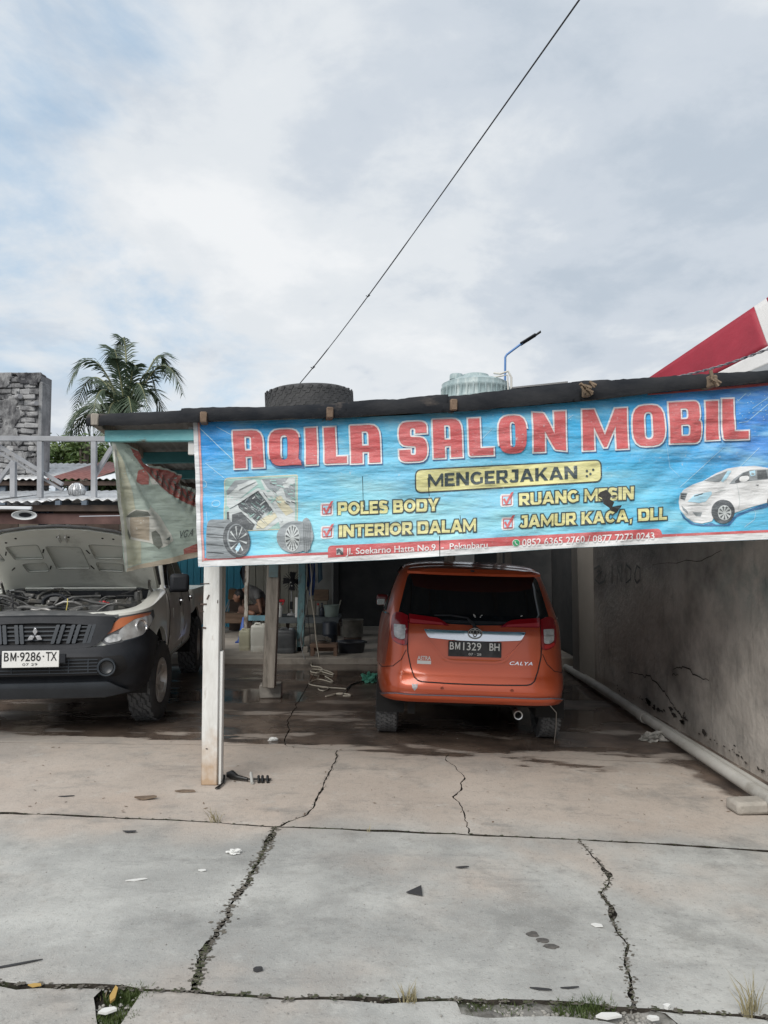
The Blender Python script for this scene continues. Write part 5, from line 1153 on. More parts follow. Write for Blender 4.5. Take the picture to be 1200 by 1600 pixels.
corr(-13.5, xa - .0, 17.3, 20.5, Z2, Z2 + .75, .16, .02, 'roof_sheet', zinc, up); corr(xa, xb, 17.32, 20.6, Z2 + .01, Z2 + .80, .16, .02, 'roof_sheet', zinc_red, up); corr(xb, xc, 17.3, 20.2, Z2 + .01, Z2 + .62, .16, .02, 'roof_sheet', mat('zinc_bright', (.55, .58, .6), (.68, .7, .72), 4, .5), up)
MB().beam((-13.5, 17.42, Z2 - .08), (xc, 17.42, Z2 - .08), .05, .10).build('fascia', wood_dark, up, world=True)
MB().box(((-13.5 + xc) / 2, 18.2, Z2 / 2 - .25), (13.5 + xc, .1, Z2 - .3)).build('wall', mat('far_wall', (.30, .29, .27), (.40, .38, .36), 2, .9), up, world=True)
MB().box(((-13.5 + xc) / 2, 18.12, Z2 - .42), (13.5 + xc, .05, .22)).build('opening', dark_wall, up, world=True)
for px in (6, 92, 133): MB().box((at(px, 765, 17.5).x, 17.5, Z2 / 2), (.12, .1, Z2 - .15)).build('post', mat('post_blue_grey_%d' % px, (.12, .15, .19), rough=.8), up, world=True)
# round vent on the lower roof
vt = thing('roof_vent', 'round silver roof vent on the lower zinc roof', 'vent', tuple(at(120, 775, 13.2)))
c = at(120, 768, 13.2)
mb = MB(); mb.lathe([(0, .15), (.04, .15), (.10, .11), (.135, .04), (.14, -.01), (.12, -.06), (.08, -.08), (.08, -.2), (0, -.2)], 28, Matrix.Translation(c)); 
mb.build('turbine', mat('vent_metal', (.45, .46, .47), (.7, .71, .72), 16, .4, metal=.5, c3=(.10, .10, .10), s3=10), vt, world=True)
mb = MB()
for k in range(18): a = k * math.pi / 9; mb.tube([c + Vector((.145 * math.cos(a) * s_, .145 * math.sin(a) * s_, h)) for s_, h in ((.5, .13), (.85, .08), (1.0, 0), (.85, -.07))], .006, 4)
o = mb.build('fin', steel, vt, world=True); o['kind'] = 'stuff'
# steel frame
frame_m = mat('frame_paint', (.25, .26, .28), (.34, .35, .37), 3, .55, c3=(.30, .28, .26), s3=4, m3=(.6, .75))
sf = thing('steel_frame', 'light grey square tube frame standing on the lower zinc roof', 'frame', tuple(at(100, 775, 12.5)))
def tb_(a, b, w_=.082): MB().beam(a, b, w_, w_, up=(0, 1, 0)).build('tube', frame_m, sf, world=True, bevel=.004)
YF = 12.5
tb_(at(-60, 685, YF), at(168, 686, YF)); tb_(at(63, 690, YF), at(63, 778, YF)); tb_(at(147, 690, YF), at(147, 778, YF)); tb_(at(21, 722, YF), at(21, 777, YF), .085)
tb_(at(-30, 680, YF + .1), at(98, 757, YF + .1), .06); tb_(at(-30, 690, YF + .12), at(98, 766, YF + .12), .04); tb_(at(-20, 775, YF), at(21, 721, YF), .06); tb_(at(147, 745, YF + .1), at(176, 698, YF + .1), .07)
# palm
palm_g = mat('palm_leaf', (.045, .075, .045), (.10, .135, .085), 1.2, .45, world=True, trans=.18)
palm_d = mat('palm_stem', (.16, .17, .08), (.24, .24, .13), 3, .6)
PY = 33.0; PC = at(199, 668, PY)
palm = thing('coconut_palm', 'coconut palm with drooping fronds behind the shed roof', 'palm', (PC.x, PY, 0))
MB().tube([Vector((PC.x + .9 * (1 - t) ** 2, PY, PC.z * t)) for t in [k / 10 for k in range(11)]], .2, 12, radii=[.26 - .1 * k / 10 for k in range(11)]).build('trunk', mat('palm_bark', (.16, .14, .12), (.26, .23, .2), 6, .9, bump=.02), palm, world=True)
def frond(mid, tip, dy, ll=1.0, bend=0.0, n=46, lean=1.0):
    Y0, Y1 = PY, PY + dy; a = PC; c = at(*mid, (Y0 + Y1) / 2 + .0); b = at(*tip, Y1)
    c = c * 2 - (a + b) / 2
    pts = [a * (1 - t) ** 2 + c * 2 * t * (1 - t) + b * t * t for t in [k / n for k in range(n + 1)]]
    fr = MB().tube(pts[::3], .03, 5, radii=[.05 * (1 - .85 * i / (len(pts[::3]))) for i in range(len(pts[::3]))]).build('frond', palm_d, palm, world=True)
    mb = MB()
    for i in range(5, n + 1):
        t = i / n; p = pts[i]; d = (pts[min(i + 1, n)] - pts[i - 1]).normalized(); s1 = d.cross(Vector((0, 0, 1)))
        if s1.length < .2: s1 = d.cross(Vector((0, 1, 0)))
        s1.normalize(); L_ = ll * (1.05 * math.sin(math.pi * (0.10 + .86 * t)) ** .6) * random.uniform(.85, 1.1)
        for sg in (-1, 1):
            dirn = (s1 * sg * .75 + d * .75 + Vector((random.gauss(0, .09), random.gauss(0, .09), random.gauss(0, .09)))).normalized(); w_ = d * .034
            q0 = p; q1 = p + dirn * L_ * .5 + Vector((0, 0, -.12 * L_)); q2 = p + dirn * L_ * .95 + Vector((0, 0, -.42 * L_ * lean))
            mb.face([q0 - w_, q0 + w_, q1 + w_, q1 - w_]); mb.face([q1 - w_, q1 + w_, q2])
    o = mb.build('leaflet', palm_g, fr, world=True, smooth=0); o['kind'] = 'stuff'
for a in [((150, 566), (106, 606), -1.2), ((182, 556), (176, 566), .6, .95), ((196, 545), (186, 540), .3, .8), ((247, 574), (285, 614), -.8), ((243, 560), (262, 590), 1.2, .9), ((165, 610), (146, 645), -1.8), ((213, 600), (232, 640), -1.6, .9), ((206, 585), (213, 575), -.6, .8),
          ((170, 600), (155, 610), 1.5, .9), ((188, 590), (180, 560), -1.2, .8), ((138, 634), (93, 706), -1.0, 1.35), ((142, 640), (106, 765), 1.0, 1.35), ((130, 650), (88, 740), .3, 1.1), ((165, 670), (160, 750), -1.3, 1.1), ((222, 660), (235, 700), 1.5), ((232, 610), (262, 668), 1.2), ((200, 620), (208, 660), -2.0), ((176, 630), (165, 700), -2.0, .9),
          ((152, 590), (118, 640), 1.8, .9), ((226, 585), (245, 620), 0.2, .85)]: frond(*a)
# trees far behind
treem = mat('tree_leaf', (.05, .095, .025), (.12, .17, .05), .9, .55, world=True, trans=.2)
bark = mat('tree_bark', (.08, .065, .05), (.14, .12, .1), 4, .9)
def tree(px, py, Y, rx, rz_, n, label):
    c = at(px, py, Y); t = thing('broadleaf_tree', label, 'tree', (c.x, Y, 0)); tk_ = MB().tube([(c.x + .2, Y, 0), (c.x, Y, c.z * .5), (c.x + .1, Y, c.z)], .14, 8, radii=[.2, .14, .05]).build('trunk', bark, t, world=True)
    for k in range(6): a = k * 1.05; MB().tube([(c.x, Y, c.z * .6), (c.x + rx * .4 * math.cos(a), Y + rx * .4 * math.sin(a), c.z), (c.x + rx * .7 * math.cos(a), Y + rx * .7 * math.sin(a), c.z + rz_ * .5)], .04, 5, radii=[.07, .04, .015]).build('limb', bark, t, world=True)
    mb = MB(); cl = []
    for _ in range(int(n / 22)):
        while True:
            v = Vector((random.uniform(-1, 1), random.uniform(-1, 1), random.uniform(-1, 1)))
            if v.length < 1: break
        cl.append(Vector((v.x * rx, v.y * rx, v.z * rz_)))
    for q in cl:
        for _ in range(22):
            p = c + q + Vector((random.gauss(0, .22), random.gauss(0, .22), random.gauss(0, .17))); a = Vector((random.gauss(0, 1), random.gauss(0, 1), random.gauss(0, .5))).normalized() * .13; b = a.cross(Vector((random.gauss(0, 1), random.gauss(0, 1), 1))).normalized() * .05
            mb.face([p - a, p + b, p + a, p - b])
    o = mb.build('crown', treem, t, world=True, smooth=0); o['kind'] = 'stuff'
tree(122, 728, 26, 1.25, .75, 3400, 'green leafy tree behind the red corrugated roof'); tree(176, 742, 27, .8, .6, 2000, 'small green tree top beside the faded banner'); tree(132, 700, 24, .32, .4, 170, 'sparse dark green branch below the palm fronds')

# ================================================================ vehicles
class Hull:
    """body shell: plan outlines (superellipses) stacked by height; key rows (z, y_near, y_far, half_width, exponent); local y = 0 at the end that faces the camera"""
    def __init__(s, keys, n=96): s.k = keys; s.n = n; s.c = {}
    def row(s, z):
        K = s.k
        if z <= K[0][0]: return K[0][1:]
        for a, b in zip(K, K[1:]):
            if z <= b[0]:
                t = (z - a[0]) / (b[0] - a[0]); return tuple(x + (y - x) * t for x, y in zip(a[1:], b[1:]))
        return K[-1][1:]
    def pt(s, a, z, off=0.0):
        y0, y1, w_, p = s.row(z)[:4]; L = (y1 - y0) / 2 ; yc = (y0 + y1) / 2
        ca, sa = math.cos(a), math.sin(a); f = lambda v, q: math.copysign(abs(v) ** (2 / q), v)
        return (f(ca, p) * w_, yc + f(sa, p) * L)
    def line(s, z):
        z = round(z, 4)
        if z not in s.c:
            N = 260; P = []
            for i in range(N + 1):
                u = i / N; a = -math.pi / 2 + math.pi * (u ** 1.0); P.append(s.pt(a, z))    # from the near end's centre round the +x side
            S = [0.0]
            for a, b in zip(P, P[1:]): S.append(S[-1] + math.hypot(b[0] - a[0], b[1] - a[1]))
            s.c[z] = (P, S)
        return s.c[z]
    def at(s, u, z, off=0.0):
        """u = distance along the outline from the centre line of the near end, + to +x"""
        P, S = s.line(z); t = abs(u); lo, hi = 0, len(S) - 1
        while hi - lo > 1:
            m = (lo + hi) // 2
            if S[m] <= t: lo = m
            else: hi = m
        k = (t - S[lo]) / max(1e-9, S[hi] - S[lo]); k = min(max(k, 0), 1.0); x = P[lo][0] + (P[hi][0] - P[lo][0]) * k; y = P[lo][1] + (P[hi][1] - P[lo][1]) * k
        j0, j1 = max(lo - 3, 0), min(hi + 3, len(P) - 1); dx, dy = P[j1][0] - P[j0][0], P[j1][1] - P[j0][1]; l = math.hypot(dx, dy) or 1
        return Vector(((x + dy / l * off) * (1 if u >= 0 else -1), y - dx / l * off, z))
    def mesh(s, zs, cap=True):
        bm = bmesh.new(); rings = []; n = s.n
        for z in zs:
            rings.append([bm.verts.new((*s.pt(2 * math.pi * k / n + .0001, z), z)) for k in range(n)])
        for A, B in zip(rings, rings[1:]):
            for k in range(n): bm.faces.new((A[k], A[(k + 1) % n], B[(k + 1) % n], B[k]))
        if cap: bm.faces.new(rings[0][::-1]); bm.faces.new(rings[-1])
        return bm
def boolcut(o, cutters, op='DIFFERENCE'):
    for c in cutters:
        m = o.modifiers.new('cut', 'BOOLEAN'); m.operation = op; m.object = c; m.solver = 'EXACT'
    dg = bpy.context.evaluated_depsgraph_get(); dg.update(); me = bpy.data.meshes.new_from_object(o.evaluated_get(dg)); old_ = o.data; o.modifiers.clear(); o.data = me; me.name = old_.name
    me.polygons.foreach_set('use_smooth', [True] * len(me.polygons)); me.set_sharp_from_angle(angle=R(35)); return o
def patch(h, loops, name, m, parent, off, thick=.006, cell=.03, mirror=False, smooth=40):
    out = []
    for sg in ((1, -1) if mirror else (1,)):
        bm = poly2bm([[(x * sg, y) for x, y in l] for l in loops]); cutgrid(bm, cell, cell); lay(bm, h.at, off, thick); out.append(finish(bm, name, m, parent, smooth=smooth))
    return out
def paint(name, c, rough=.28, metal=.55, coat=.7, dirt=None, dz=None):
    m = mat(name, c, tuple(min(1, v * 1.12) for v in c), 1.5, rough, metal=metal, coat=coat, c3=dirt, s3=2.0, m3=(.5, .8)) if dirt else mat(name, c, rough=rough, metal=metal, coat=coat)
    return m
glass_d = mat('tinted_glass', (.006, .008, .010), rough=.06, spec=.6); chrome = mat('chrome', (.78, .78, .80), rough=.08, metal=1.0)
red_lens = mat('red_lens', (.22, .004, .010), rough=.12, coat=.8); clear_lens = mat('clear_lens', (.26, .27, .28), (.62, .63, .64), 22, .12, coat=.8)
seam = mat('seam_dark', (.012, .010, .010), rough=.7); orange_lens = mat('orange_reflector', (.42, .12, .055), (.5, .17, .08), 5, .3, coat=.6)
plate_w = mat('plate_white', (.72, .72, .70), rough=.4); plate_k = mat('plate_black', (.015, .015, .017), (.06, .06, .065), 9, .25, stretch=(1, 1, .4), coat=.5); ink_k = mat('ink_black', (.015, .015, .015), rough=.5); ink_w = mat('ink_white', (.7, .7, .68), rough=.4)
underbody = mat('underbody', (.012, .012, .012), rough=.9)
def textplate(s, parent, fn, quad, m, off=.006, grow=.010, name='lettering', sp=1.0, shear=0, thick=.0):
    b = text_bm(s, grow, quad, spacing=sp, shear=shear); lay(b, fn, off); return finish(b, name, m, parent, smooth=0)
def liner(parent, y, z, r, x0, x1):
    mb = MB(); n = 20; A = []; B = []
    for k in range(n + 1):
        a = R(-12 + 204 * k / n); A.append(mb.bm.verts.new((x0, y + r * math.cos(a), z + r * math.sin(a)))); B.append(mb.bm.verts.new((x1, y + r * math.cos(a), z + r * math.sin(a))))
    for k in range(n): mb.bm.faces.new((A[k], A[k + 1], B[k + 1], B[k]))
    mb.bm.faces.new(A); return mb.build('wheel_arch', underbody, parent, smooth=60)
def gplate(ch, parent, fn, q, m, s=.30, t=.16):
    x0, x1, z0, z1 = q; bm = curve_bm([[(x0 + u * (x1 - x0), z0 + v * (z1 - z0)) for u, v in lp] for lp in glyph(ch, s, t)]); lay(bm, fn, .001); return finish(bm, 'lettering', m, parent, smooth=0)
def wheel(parent, loc, Ro, Ri, W, rimmat, spokes, sgn, steer=0, rows=4, nt=44):
    w_ = bpy.data.objects.new('wheel', None); COL.objects.link(w_); w_.parent = parent; w_.location = loc; w_.rotation_euler = (0, 0, steer)
    M = Matrix.Rotation(R(90) * sgn, 4, 'Y')      # local z of the lathe becomes outward x
    MB().lathe([(r, h) for r, h in tyre_profile(Ro, Ri, W)], 56, M, closed=True).build('tyre', rubber, w_, smooth=50)
    o = tread_bm(Ro, W, nt, rows, .35, M, .006 if rows == 5 else .002).build('tread', mat('tread_dusty', (.075, .077, .08), (.14, .14, .14), 14, .85) if 'tread_dusty' not in MATS else MATS['tread_dusty'], w_, smooth=0); o['kind'] = 'stuff'
    h = W / 2; mb = MB(); mb.lathe([(Ri + .004, h * .72), (Ri + .006, h * .84), (Ri - .010, h * .86), (Ri - .022, h * .70), (Ri - .03, -h * .3), (Ri - .06, -h * .5), (0, -h * .5)], 48, M)
    mb.build('rim', rimmat, w_, smooth=40)
    mb = MB()
    for k in range(spokes):
        a = 2 * math.pi * k / spokes; da = .30 * math.pi / spokes * 1.6
        for rr, hh in (((.05, .62), (Ri - .016, .72)),):
            q = []
            for (r, hz, wdt) in ((.045, h * .50, .9), (Ri * .55, h * .62, .42), (Ri - .014, h * .70, .52)):
                d2 = wdt * math.pi / spokes * .9
                q.append([M @ Vector((r * math.cos(a - d2), r * math.sin(a - d2), hz)), M @ Vector((r * math.cos(a + d2), r * math.sin(a + d2), hz)), M @ Vector((r * math.cos(a + d2), r * math.sin(a + d2), hz - .04)), M @ Vector((r * math.cos(a - d2), r * math.sin(a - d2), hz - .04))])
            V_ = [[mb.bm.verts.new(p) for p in s_] for s_ in q]
            for A, B in zip(V_, V_[1:]):
                for i in range(4): mb.bm.faces.new((A[i], A[(i + 1) % 4], B[(i + 1) % 4], B[i]))
    mb.lathe([(0, h * .66), (.035, h * .66), (.05, h * .58), (.055, h * .3)], 20, M); mb.build('spoke', rimmat, w_, smooth=40)
    return w_

# ---------------------------------------------------------------- orange people carrier, seen from behind
CARX, CARY = 0.712, 6.17
car = thing('people_carrier', 'orange people carrier parked under the shed with its back to the street', 'car', (CARX, CARY, gz(CARX) + .0), rot=(0, R(1.7), R(-1.6)))
orange = mat('orange_paint', (.50, .078, .022), (.56, .09, .027), 1.2, .34, metal=.45, coat=1.0, c3=(.40, .12, .05), s3=2.5, m3=(.6, .85))
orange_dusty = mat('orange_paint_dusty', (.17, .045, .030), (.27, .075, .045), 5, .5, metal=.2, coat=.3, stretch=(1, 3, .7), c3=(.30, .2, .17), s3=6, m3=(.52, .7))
H = Hull([(.375, .12, 3.95, .74, 9), (.395, .05, 4.0, .775, 8), (.43, .015, 4.05, .80, 7.5), (.50, .0, 4.06, .815, 7), (.58, .03, 4.05, .82, 7), (.64, .055, 4.04, .822, 6.5), (.80, .07, 3.98, .822, 6), (.95, .10, 3.80, .81, 6), (1.02, .13, 3.45, .795, 6), (1.10, .17, 3.15, .765, 6), (1.30, .30, 2.75, .695, 6), (1.42, .385, 2.50, .645, 6), (1.48, .46, 2.35, .60, 6), (1.505, .60, 2.2, .53, 5), (1.525, .85, 2.0, .40, 4), (1.53, 1.1, 1.8, .2, 3)])
zs = [.375, .385, .395, .41, .43, .46, .50, .54, .58, .61, .64, .70, .76, .80, .86, .92, .95, .985, 1.02, 1.06, 1.10, 1.17, 1.24, 1.30, 1.36, 1.42, 1.45, 1.48, 1.495, 1.505, 1.515, 1.525, 1.53]
body = finish(H.mesh(zs), 'body', orange, car, smooth=50)
cut = []
for y in (.73, 3.25):
    for sx in (-1, 1): c_ = MB().lathe([(0, -.17), (.335, -.17), (.335, .17), (0, .17)], 40, Matrix.Translation((sx * .80, y, .30)) @ Matrix.Rotation(R(90), 4, 'Y')).build('cutter', None); c_.parent = car; cut.append(c_)
boolcut(body, cut)
for c_ in cut: bpy.data.objects.remove(c_)
for y in (.73, 3.25):
    for sx in (-1, 1): liner(car, y, .30, .333, sx * .56, sx * .80)
MB().box((0, 2.1, .36), (1.35, 3.5, .08)).build('floor_pan', underbody, car)
alloy = mat('alloy', (.42, .42, .43), rough=.35, metal=.9)
for y, st in ((.73, 0), (3.25, R(-3))):
    for sx in (-1, 1): wheel(car, (sx * .705, y, .29), .288, .185, .20, alloy, 7, sx, st, rows=4, nt=80)
# rear glass, spoiler
patch(H, [rounded([(-.655, 1.055, .05), (-.50, 1.035, .1), (0, 1.01, .2), (.50, 1.035, .1), (.655, 1.055, .05), (.575, 1.42, .05), (-.575, 1.42, .05)], 5)], 'rear_window', glass_d, car, .004, .01)
patch(H, [[(-.20, 1.028), (.20, 1.028), (.34, 1.05), (-.34, 1.05)]], 'window_trim', black_plastic, car, .007, .008)
mb = MB(); bm = mb.bm; rows = []
for i in range(25):
    x = -.565 + 1.13 * i / 24; e = abs(x / .565); ztop = 1.484 - .022 * e ** 4; zb = 1.418 + .006 * e ** 3; yb = .225 + .10 * e ** 4
    rows.append([bm.verts.new(p) for p in ((x, yb, zb), (x * .998, yb - .016, zb + .02), (x * .99, yb + .0, ztop - .01), (x * .985, yb + .05, ztop), (x * .96, .50, 1.500 - .03 * e ** 3), (x * .96, .52, 1.45), (x, yb + .09, zb))])
for a, b in zip(rows, rows[1:]):
    for k in range(7): bm.faces.new((a[k], b[k], b[(k + 1) % 7], a[(k + 1) % 7]))
bm.faces.new(rows[0][::-1]); bm.faces.new(rows[-1]); sp_ = mb.build('spoiler', orange, car, smooth=40)
MB().box((-.02, .212, 1.458), (.03, .01, .014)).build('washer_jet', black_plastic, sp_)
# tailgate: seam, recess and lower panel
def seamline(h, pts, name, m, parent, off, wd, mirror=False, close=False, thick=.004):
    for sg in ((1, -1) if mirror else (1,)):
        q = [(x * sg, z) for x, z in pts]
        if close: q.append(q[0])
        bm = poly2bm([pstroke(q, wd)]); cutgrid(bm, .03, .03); lay(bm, h.at, off, thick); finish(bm, name, m, parent, smooth=50)
seamline(H, [(.548, 1.03), (.552, .90), (.545, .78), (.515, .66), (.485, .590), (.455, .566), (.42, .558), (.21, .552), (0, .550)], 'tailgate_seam', seam, car, .0035, .009, mirror=True)
patch(H, [rounded([(-.40, .905, 0), (-.31, .80, .05), (-.235, .715, .09), (.235, .715, .09), (.31, .80, .05), (.40, .905, 0), (.385, .905, 0), (.295, .81, .05), (.225, .733, .09), (-.225, .733, .09), (-.295, .81, .05), (-.385, .905, 0)], 4)], 'plate_recess_lip', orange, car, .017, .016)
patch(H, [[(-.235, .722), (.235, .722), (.27, .745), (-.27, .745)]], 'plate_recess_shadow', mat('orange_recess', (.50, .10, .026), rough=.4, metal=.3), car, .004, .004)
# lamps
lampo = rounded([(.548, 1.075, .0), (.548, .832, .03), (.62, .838, .04), (.69, .868, .04), (.715, .93, .03), (.71, 1.065, .03), (.67, 1.098, .03), (.60, 1.095, 0)], 4)
for sg in (1, -1):
    lp = bpy.data.objects.new('tail_lamp', None); COL.objects.link(lp); lp.parent = car
    def P_(l, n, m, o, t=.012):
        bm = poly2bm([[(x * sg, z) for x, z in l]]); cutgrid(bm, .025, .025); lay(bm, H.at, o, t); return finish(bm, n, m, lp, smooth=45)
    P_(lampo, 'red_lens', red_lens, .016, .02)
    P_(rounded([(.566, 1.0, .01), (.566, .885, .02), (.62, .885, .02), (.665, .905, .02), (.675, 1.0, .01)], 3), 'clear_lens', clear_lens, .021, .012)
    P_([(.566, .945), (.67, .945), (.67, .952), (.566, .952)], 'lens_bar', alloy, .0225, .003); P_(rounded([(.566, .875, .0), (.566, .845, .01), (.62, .850, .02), (.68, .876, .01), (.665, .892, 0), (.62, .876, 0)], 2), 'reflector', mat('red_bright_%d' % sg, (.50, .02, .02), rough=.2, coat=.6), .021, .008)
    st_ = bpy.data.objects.new('lamp_strip', None); COL.objects.link(st_); st_.parent = car; lp = st_
    P_(rounded([(.540, 1.09, .0), (.540, 1.012, .01), (.27, 1.010, .0), (.205, 1.005, .01), (.27, 1.050, .02), (.31, 1.068, 0)], 3), 'red_lens', red_lens, .014, .018)
    P_([(.530, 1.052), (.530, 1.02), (.34, 1.018), (.25, 1.012), (.27, 1.03), (.34, 1.036)], 'lens_face', mat('red_lens_face_%d' % sg, (.42, .05, .06), rough=.15, coat=.6), .0165, .004)
# chrome bar, emblem, plate
patch(H, [rounded([(-.415, .975, .01), (-.375, .908, .02), (-.13, .893, .05), (.13, .893, .05), (.375, .908, .02), (.415, .975, .01), (.12, .972, 0), (-.12, .972, 0)], 4)], 'chrome_bar', mat('chrome_satin', (.72, .72, .74), rough=.2, metal=1.0), car, .026, .026, cell=.025)
em = bpy.data.objects.new('emblem', None); COL.objects.link(em); em.parent = car; em.location = (0, 0, 0)
def ring(cx, cz, a, b, r, y, m, nm='emblem_ring', par=None):
    MB().tube([(cx + a * math.cos(t * 2 * math.pi / 32), y, cz + b * math.sin(t * 2 * math.pi / 32)) for t in range(33)], r, 6, cap=False).build(nm, m, par or em, smooth=60)
ye = H.at(0, .955).y - .036
MB().lathe([(0, .0), (.9, .0), (1, .01), (1, .012)], 32, Matrix.Translation((0, ye + .008, .955)) @ Matrix.Rotation(R(90), 4, 'X') @ Matrix.Diagonal((.058, .043, .6, 1))).build('emblem_back', mat('emblem_dark', (.04, .04, .045), rough=.2, metal=.5), em)
ring(0, .955, .056, .041, .006, ye - .002, chrome); ring(0, .958, .016, .030, .0045, ye - .004, chrome); ring(0, .966, .040, .016, .0045, ye - .004, chrome)
yp = H.at(0, .83).y - .026
pl = bpy.data.objects.new('number_plate', None); COL.objects.link(pl); pl.parent = car
MB().box((.0, yp, .829), (.43, .006, .125)).build('plate', plate_k, pl, bevel=.004)
fp = lambda x, z, o=0: Vector((x, yp - .004 - o, z))
textplate('B', pl, fp, [(-.203, .822), (-.170, .822), (-.170, .880), (-.203, .880)], ink_w, .001, .008); gplate('M', pl, fp, (-.160, -.120, .822, .880), ink_w); textplate('1329', pl, fp, [(-.095, .820), (.050, .820), (.050, .880), (-.095, .880)], ink_w, .001, .008); textplate('BH', pl, fp, [(.118, .822), (.198, .822), (.198, .880), (.118, .880)], ink_w, .001, .008)
textplate('07 · 28', pl, fp, [(-.05, .779), (.052, .779), (.052, .797), (-.05, .797)], ink_w, .001, .0)
# badges and stickers
textplate('ASTRA', car, H.at, [(-.462, .728), (-.355, .728), (-.355, .758), (-.462, .758)], ink_w, .006, .02)
patch(H, [[(-.465, .695), (-.352, .695), (-.352, .722), (-.465, .722)]], 'sticker', ink_w, car, .0045, .003)
textplate('CALYA', car, H.at, [(.285, .712), (.470, .712), (.470, .738), (.285, .738)], chrome, .006, .01, sp=1.15, shear=.25)
patch(H, [[(-.505, .545), (-.50, .51), (-.48, .485), (-.46, .51), (-.455, .545), (-.468, .535), (-.48, .54), (-.492, .535)]], 'sticker', mat('sticker_silver', (.45, .45, .45), (.25, .25, .25), 60, .4, metal=.4), car, .0045, .002)
for x in (-.26, .30): MB().lathe([(0, .0), (.012, .0), (.013, .004)], 16, axisM(H.at(x, .515, .0025), (0, -1, 0))).build('parking_sensor', mat('sensor_%d' % int(x * 100), (.25, .05, .02), rough=.5), car)
# bumper: upper shoulder line, chrome strip and lower lip
seamline(H, [(0, .462), (.30, .460), (.50, .458), (.62, .460), (.70, .448), (.80, .425), (.93, .40)], 'bumper_strip', mat('strip_blue_grey', (.22, .25, .32), rough=.25, metal=.8), car, .030, .008, mirror=True, thick=.03)
for sg in (1, -1):
    bm = poly2bm([[(x * sg, z) for x, z in ((0, .459), (.30, .457), (.50, .455), (.62, .457), (.70, .445), (.80, .422), (.93, .398), (.93, .385), (.78, .385), (.60, .392), (.3, .398), (0, .40))]]); cutgrid(bm, .03, .02); lay(bm, H.at, .024, .028); finish(bm, 'bumper_lip', orange, car, smooth=45)
    seamline(H, [(sg * a, b) for a, b in ((.56, .80), (.60, .72), (.68, .66), (.86, .63), (1.0, .64))], 'panel_seam', seam, car, .003, .005)
# wiper
wp = bpy.data.objects.new('rear_wiper', None); COL.objects.link(wp); wp.parent = car
wy = lambda x, z, o: H.at(x, z, o)
MB().tube([wy(.015, .985, .02), wy(-.01, 1.02, .03), wy(-.06, 1.075, .022)], .012, 8, radii=[.016, .013, .009]).build('wiper_arm', black_plastic, wp); MB().tube([wy(-.06, 1.073, .020), wy(-.20, 1.09, .018), wy(-.33, 1.085, .016)], .007, 6).build('wiper_blade', black_plastic, wp)
MB().lathe([(0, .018), (.016, .012), (.02, 0)], 16, axisM(wy(.015, .985, .008), (0, -1, 0))).build('wiper_pivot', black_plastic, wp)
mb = MB()
for x, z in ((.0, 1.092), (.005, 1.082), (.05, 1.082), (.06, 1.095), (.39, 1.10), (-.005, 1.1)): mb.box(wy(x, z, .006), (random.uniform(.006, .016), .002, .004), rotm(0, random.uniform(-40, 40), 0))
mb.build('painted_window_glint', ink_w, car)  # white flecks set on the glass as painted glints
# left flank: windows, pillar lines, dusty skin, rails, mirror, exhaust
sl_ = H.line(1.2)[1][-1]
for sg in (-1, 1):
    patch(H, [[(sg * a, b) for a, b in ((.92, 1.09), (1.62, 1.07), (1.62, 1.40), (1.10, 1.40))]], 'quarter_window', glass_d, car, .004, .008); patch(H, [[(sg * a, b) for a, b in ((1.68, 1.07), (2.42, 1.055), (2.42, 1.42), (1.68, 1.42))]], 'side_window', glass_d, car, .004, .008); patch(H, [[(sg * a, b) for a, b in ((2.48, 1.055), (3.18, 1.04), (2.80, 1.36), (2.48, 1.42))]], 'side_window', glass_d, car, .004, .008)
    for x_ in (1.65, 2.45): seamline(H, [(sg * x_, 1.05), (sg * x_, .36)], 'door_seam', seam, car, .003, .006)
    seamline(H, [(sg * .80, 1.075), (sg * 1.7, 1.058), (sg * 3.1, 1.03)], 'window_strip', chrome, car, .009, .012); seamline(H, [(sg * .95, 1.44), (sg * 1.9, 1.455), (sg * 2.9, 1.40)], 'rain_visor', black_plastic, car, .02, .03)
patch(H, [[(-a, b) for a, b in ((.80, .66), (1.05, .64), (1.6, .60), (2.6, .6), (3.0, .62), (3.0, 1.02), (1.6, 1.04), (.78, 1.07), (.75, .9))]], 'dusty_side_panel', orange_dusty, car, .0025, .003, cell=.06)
mr = bpy.data.objects.new('door_mirror', None); COL.objects.link(mr); mr.parent = car; mr.location = (-.84, 2.78, 1.05)
MB().box((0, 0, .0), (.14, .09, .13)).build('mirror_cap', mat('mirror_cap', (.16, .02, .02), rough=.3, coat=.6), mr, bevel=.03, segs=3); MB().box((-.015, -.046, -.02), (.09, .006, .07)).build('mirror_glass', mat('mirror_glass', (.5, .55, .58), rough=.05, metal=1.0), mr, bevel=.01); MB().beam((.05, .01, -.03), (.17, .04, -.03), .05, .03).build('mirror_arm', black_plastic, mr)
mr2 = bpy.data.objects.new('door_mirror', None); COL.objects.link(mr2); mr2.parent = car; mr2.location = (.93, 2.78, 1.03); MB().box((0, 0, 0), (.17, .09, .145)).build('mirror_cap', MATS['mirror_cap'], mr2, bevel=.03, segs=3)
ex = bpy.data.objects.new('exhaust', None); COL.objects.link(ex); ex.parent = car
MB().lathe([(.030, .10), (.034, .0), (.036, -.012), (.028, -.010), (.024, .1)], 20, Matrix.Translation((.37, .12, .30)) @ Matrix.Rotation(R(-90), 4, 'X') ).build('tail_pipe', steel, ex); MB().tube([(.37, .2, .30), (.37, .5, .31), (.30, .8, .29)], .022, 8).build('pipe', underbody, ex)
MB().tube([(.615, .10, .40), (.68, .12, .33), (.69, .18, .20), (.685, .22, .06)], .004, 5).build('loose_wire', steel, car)
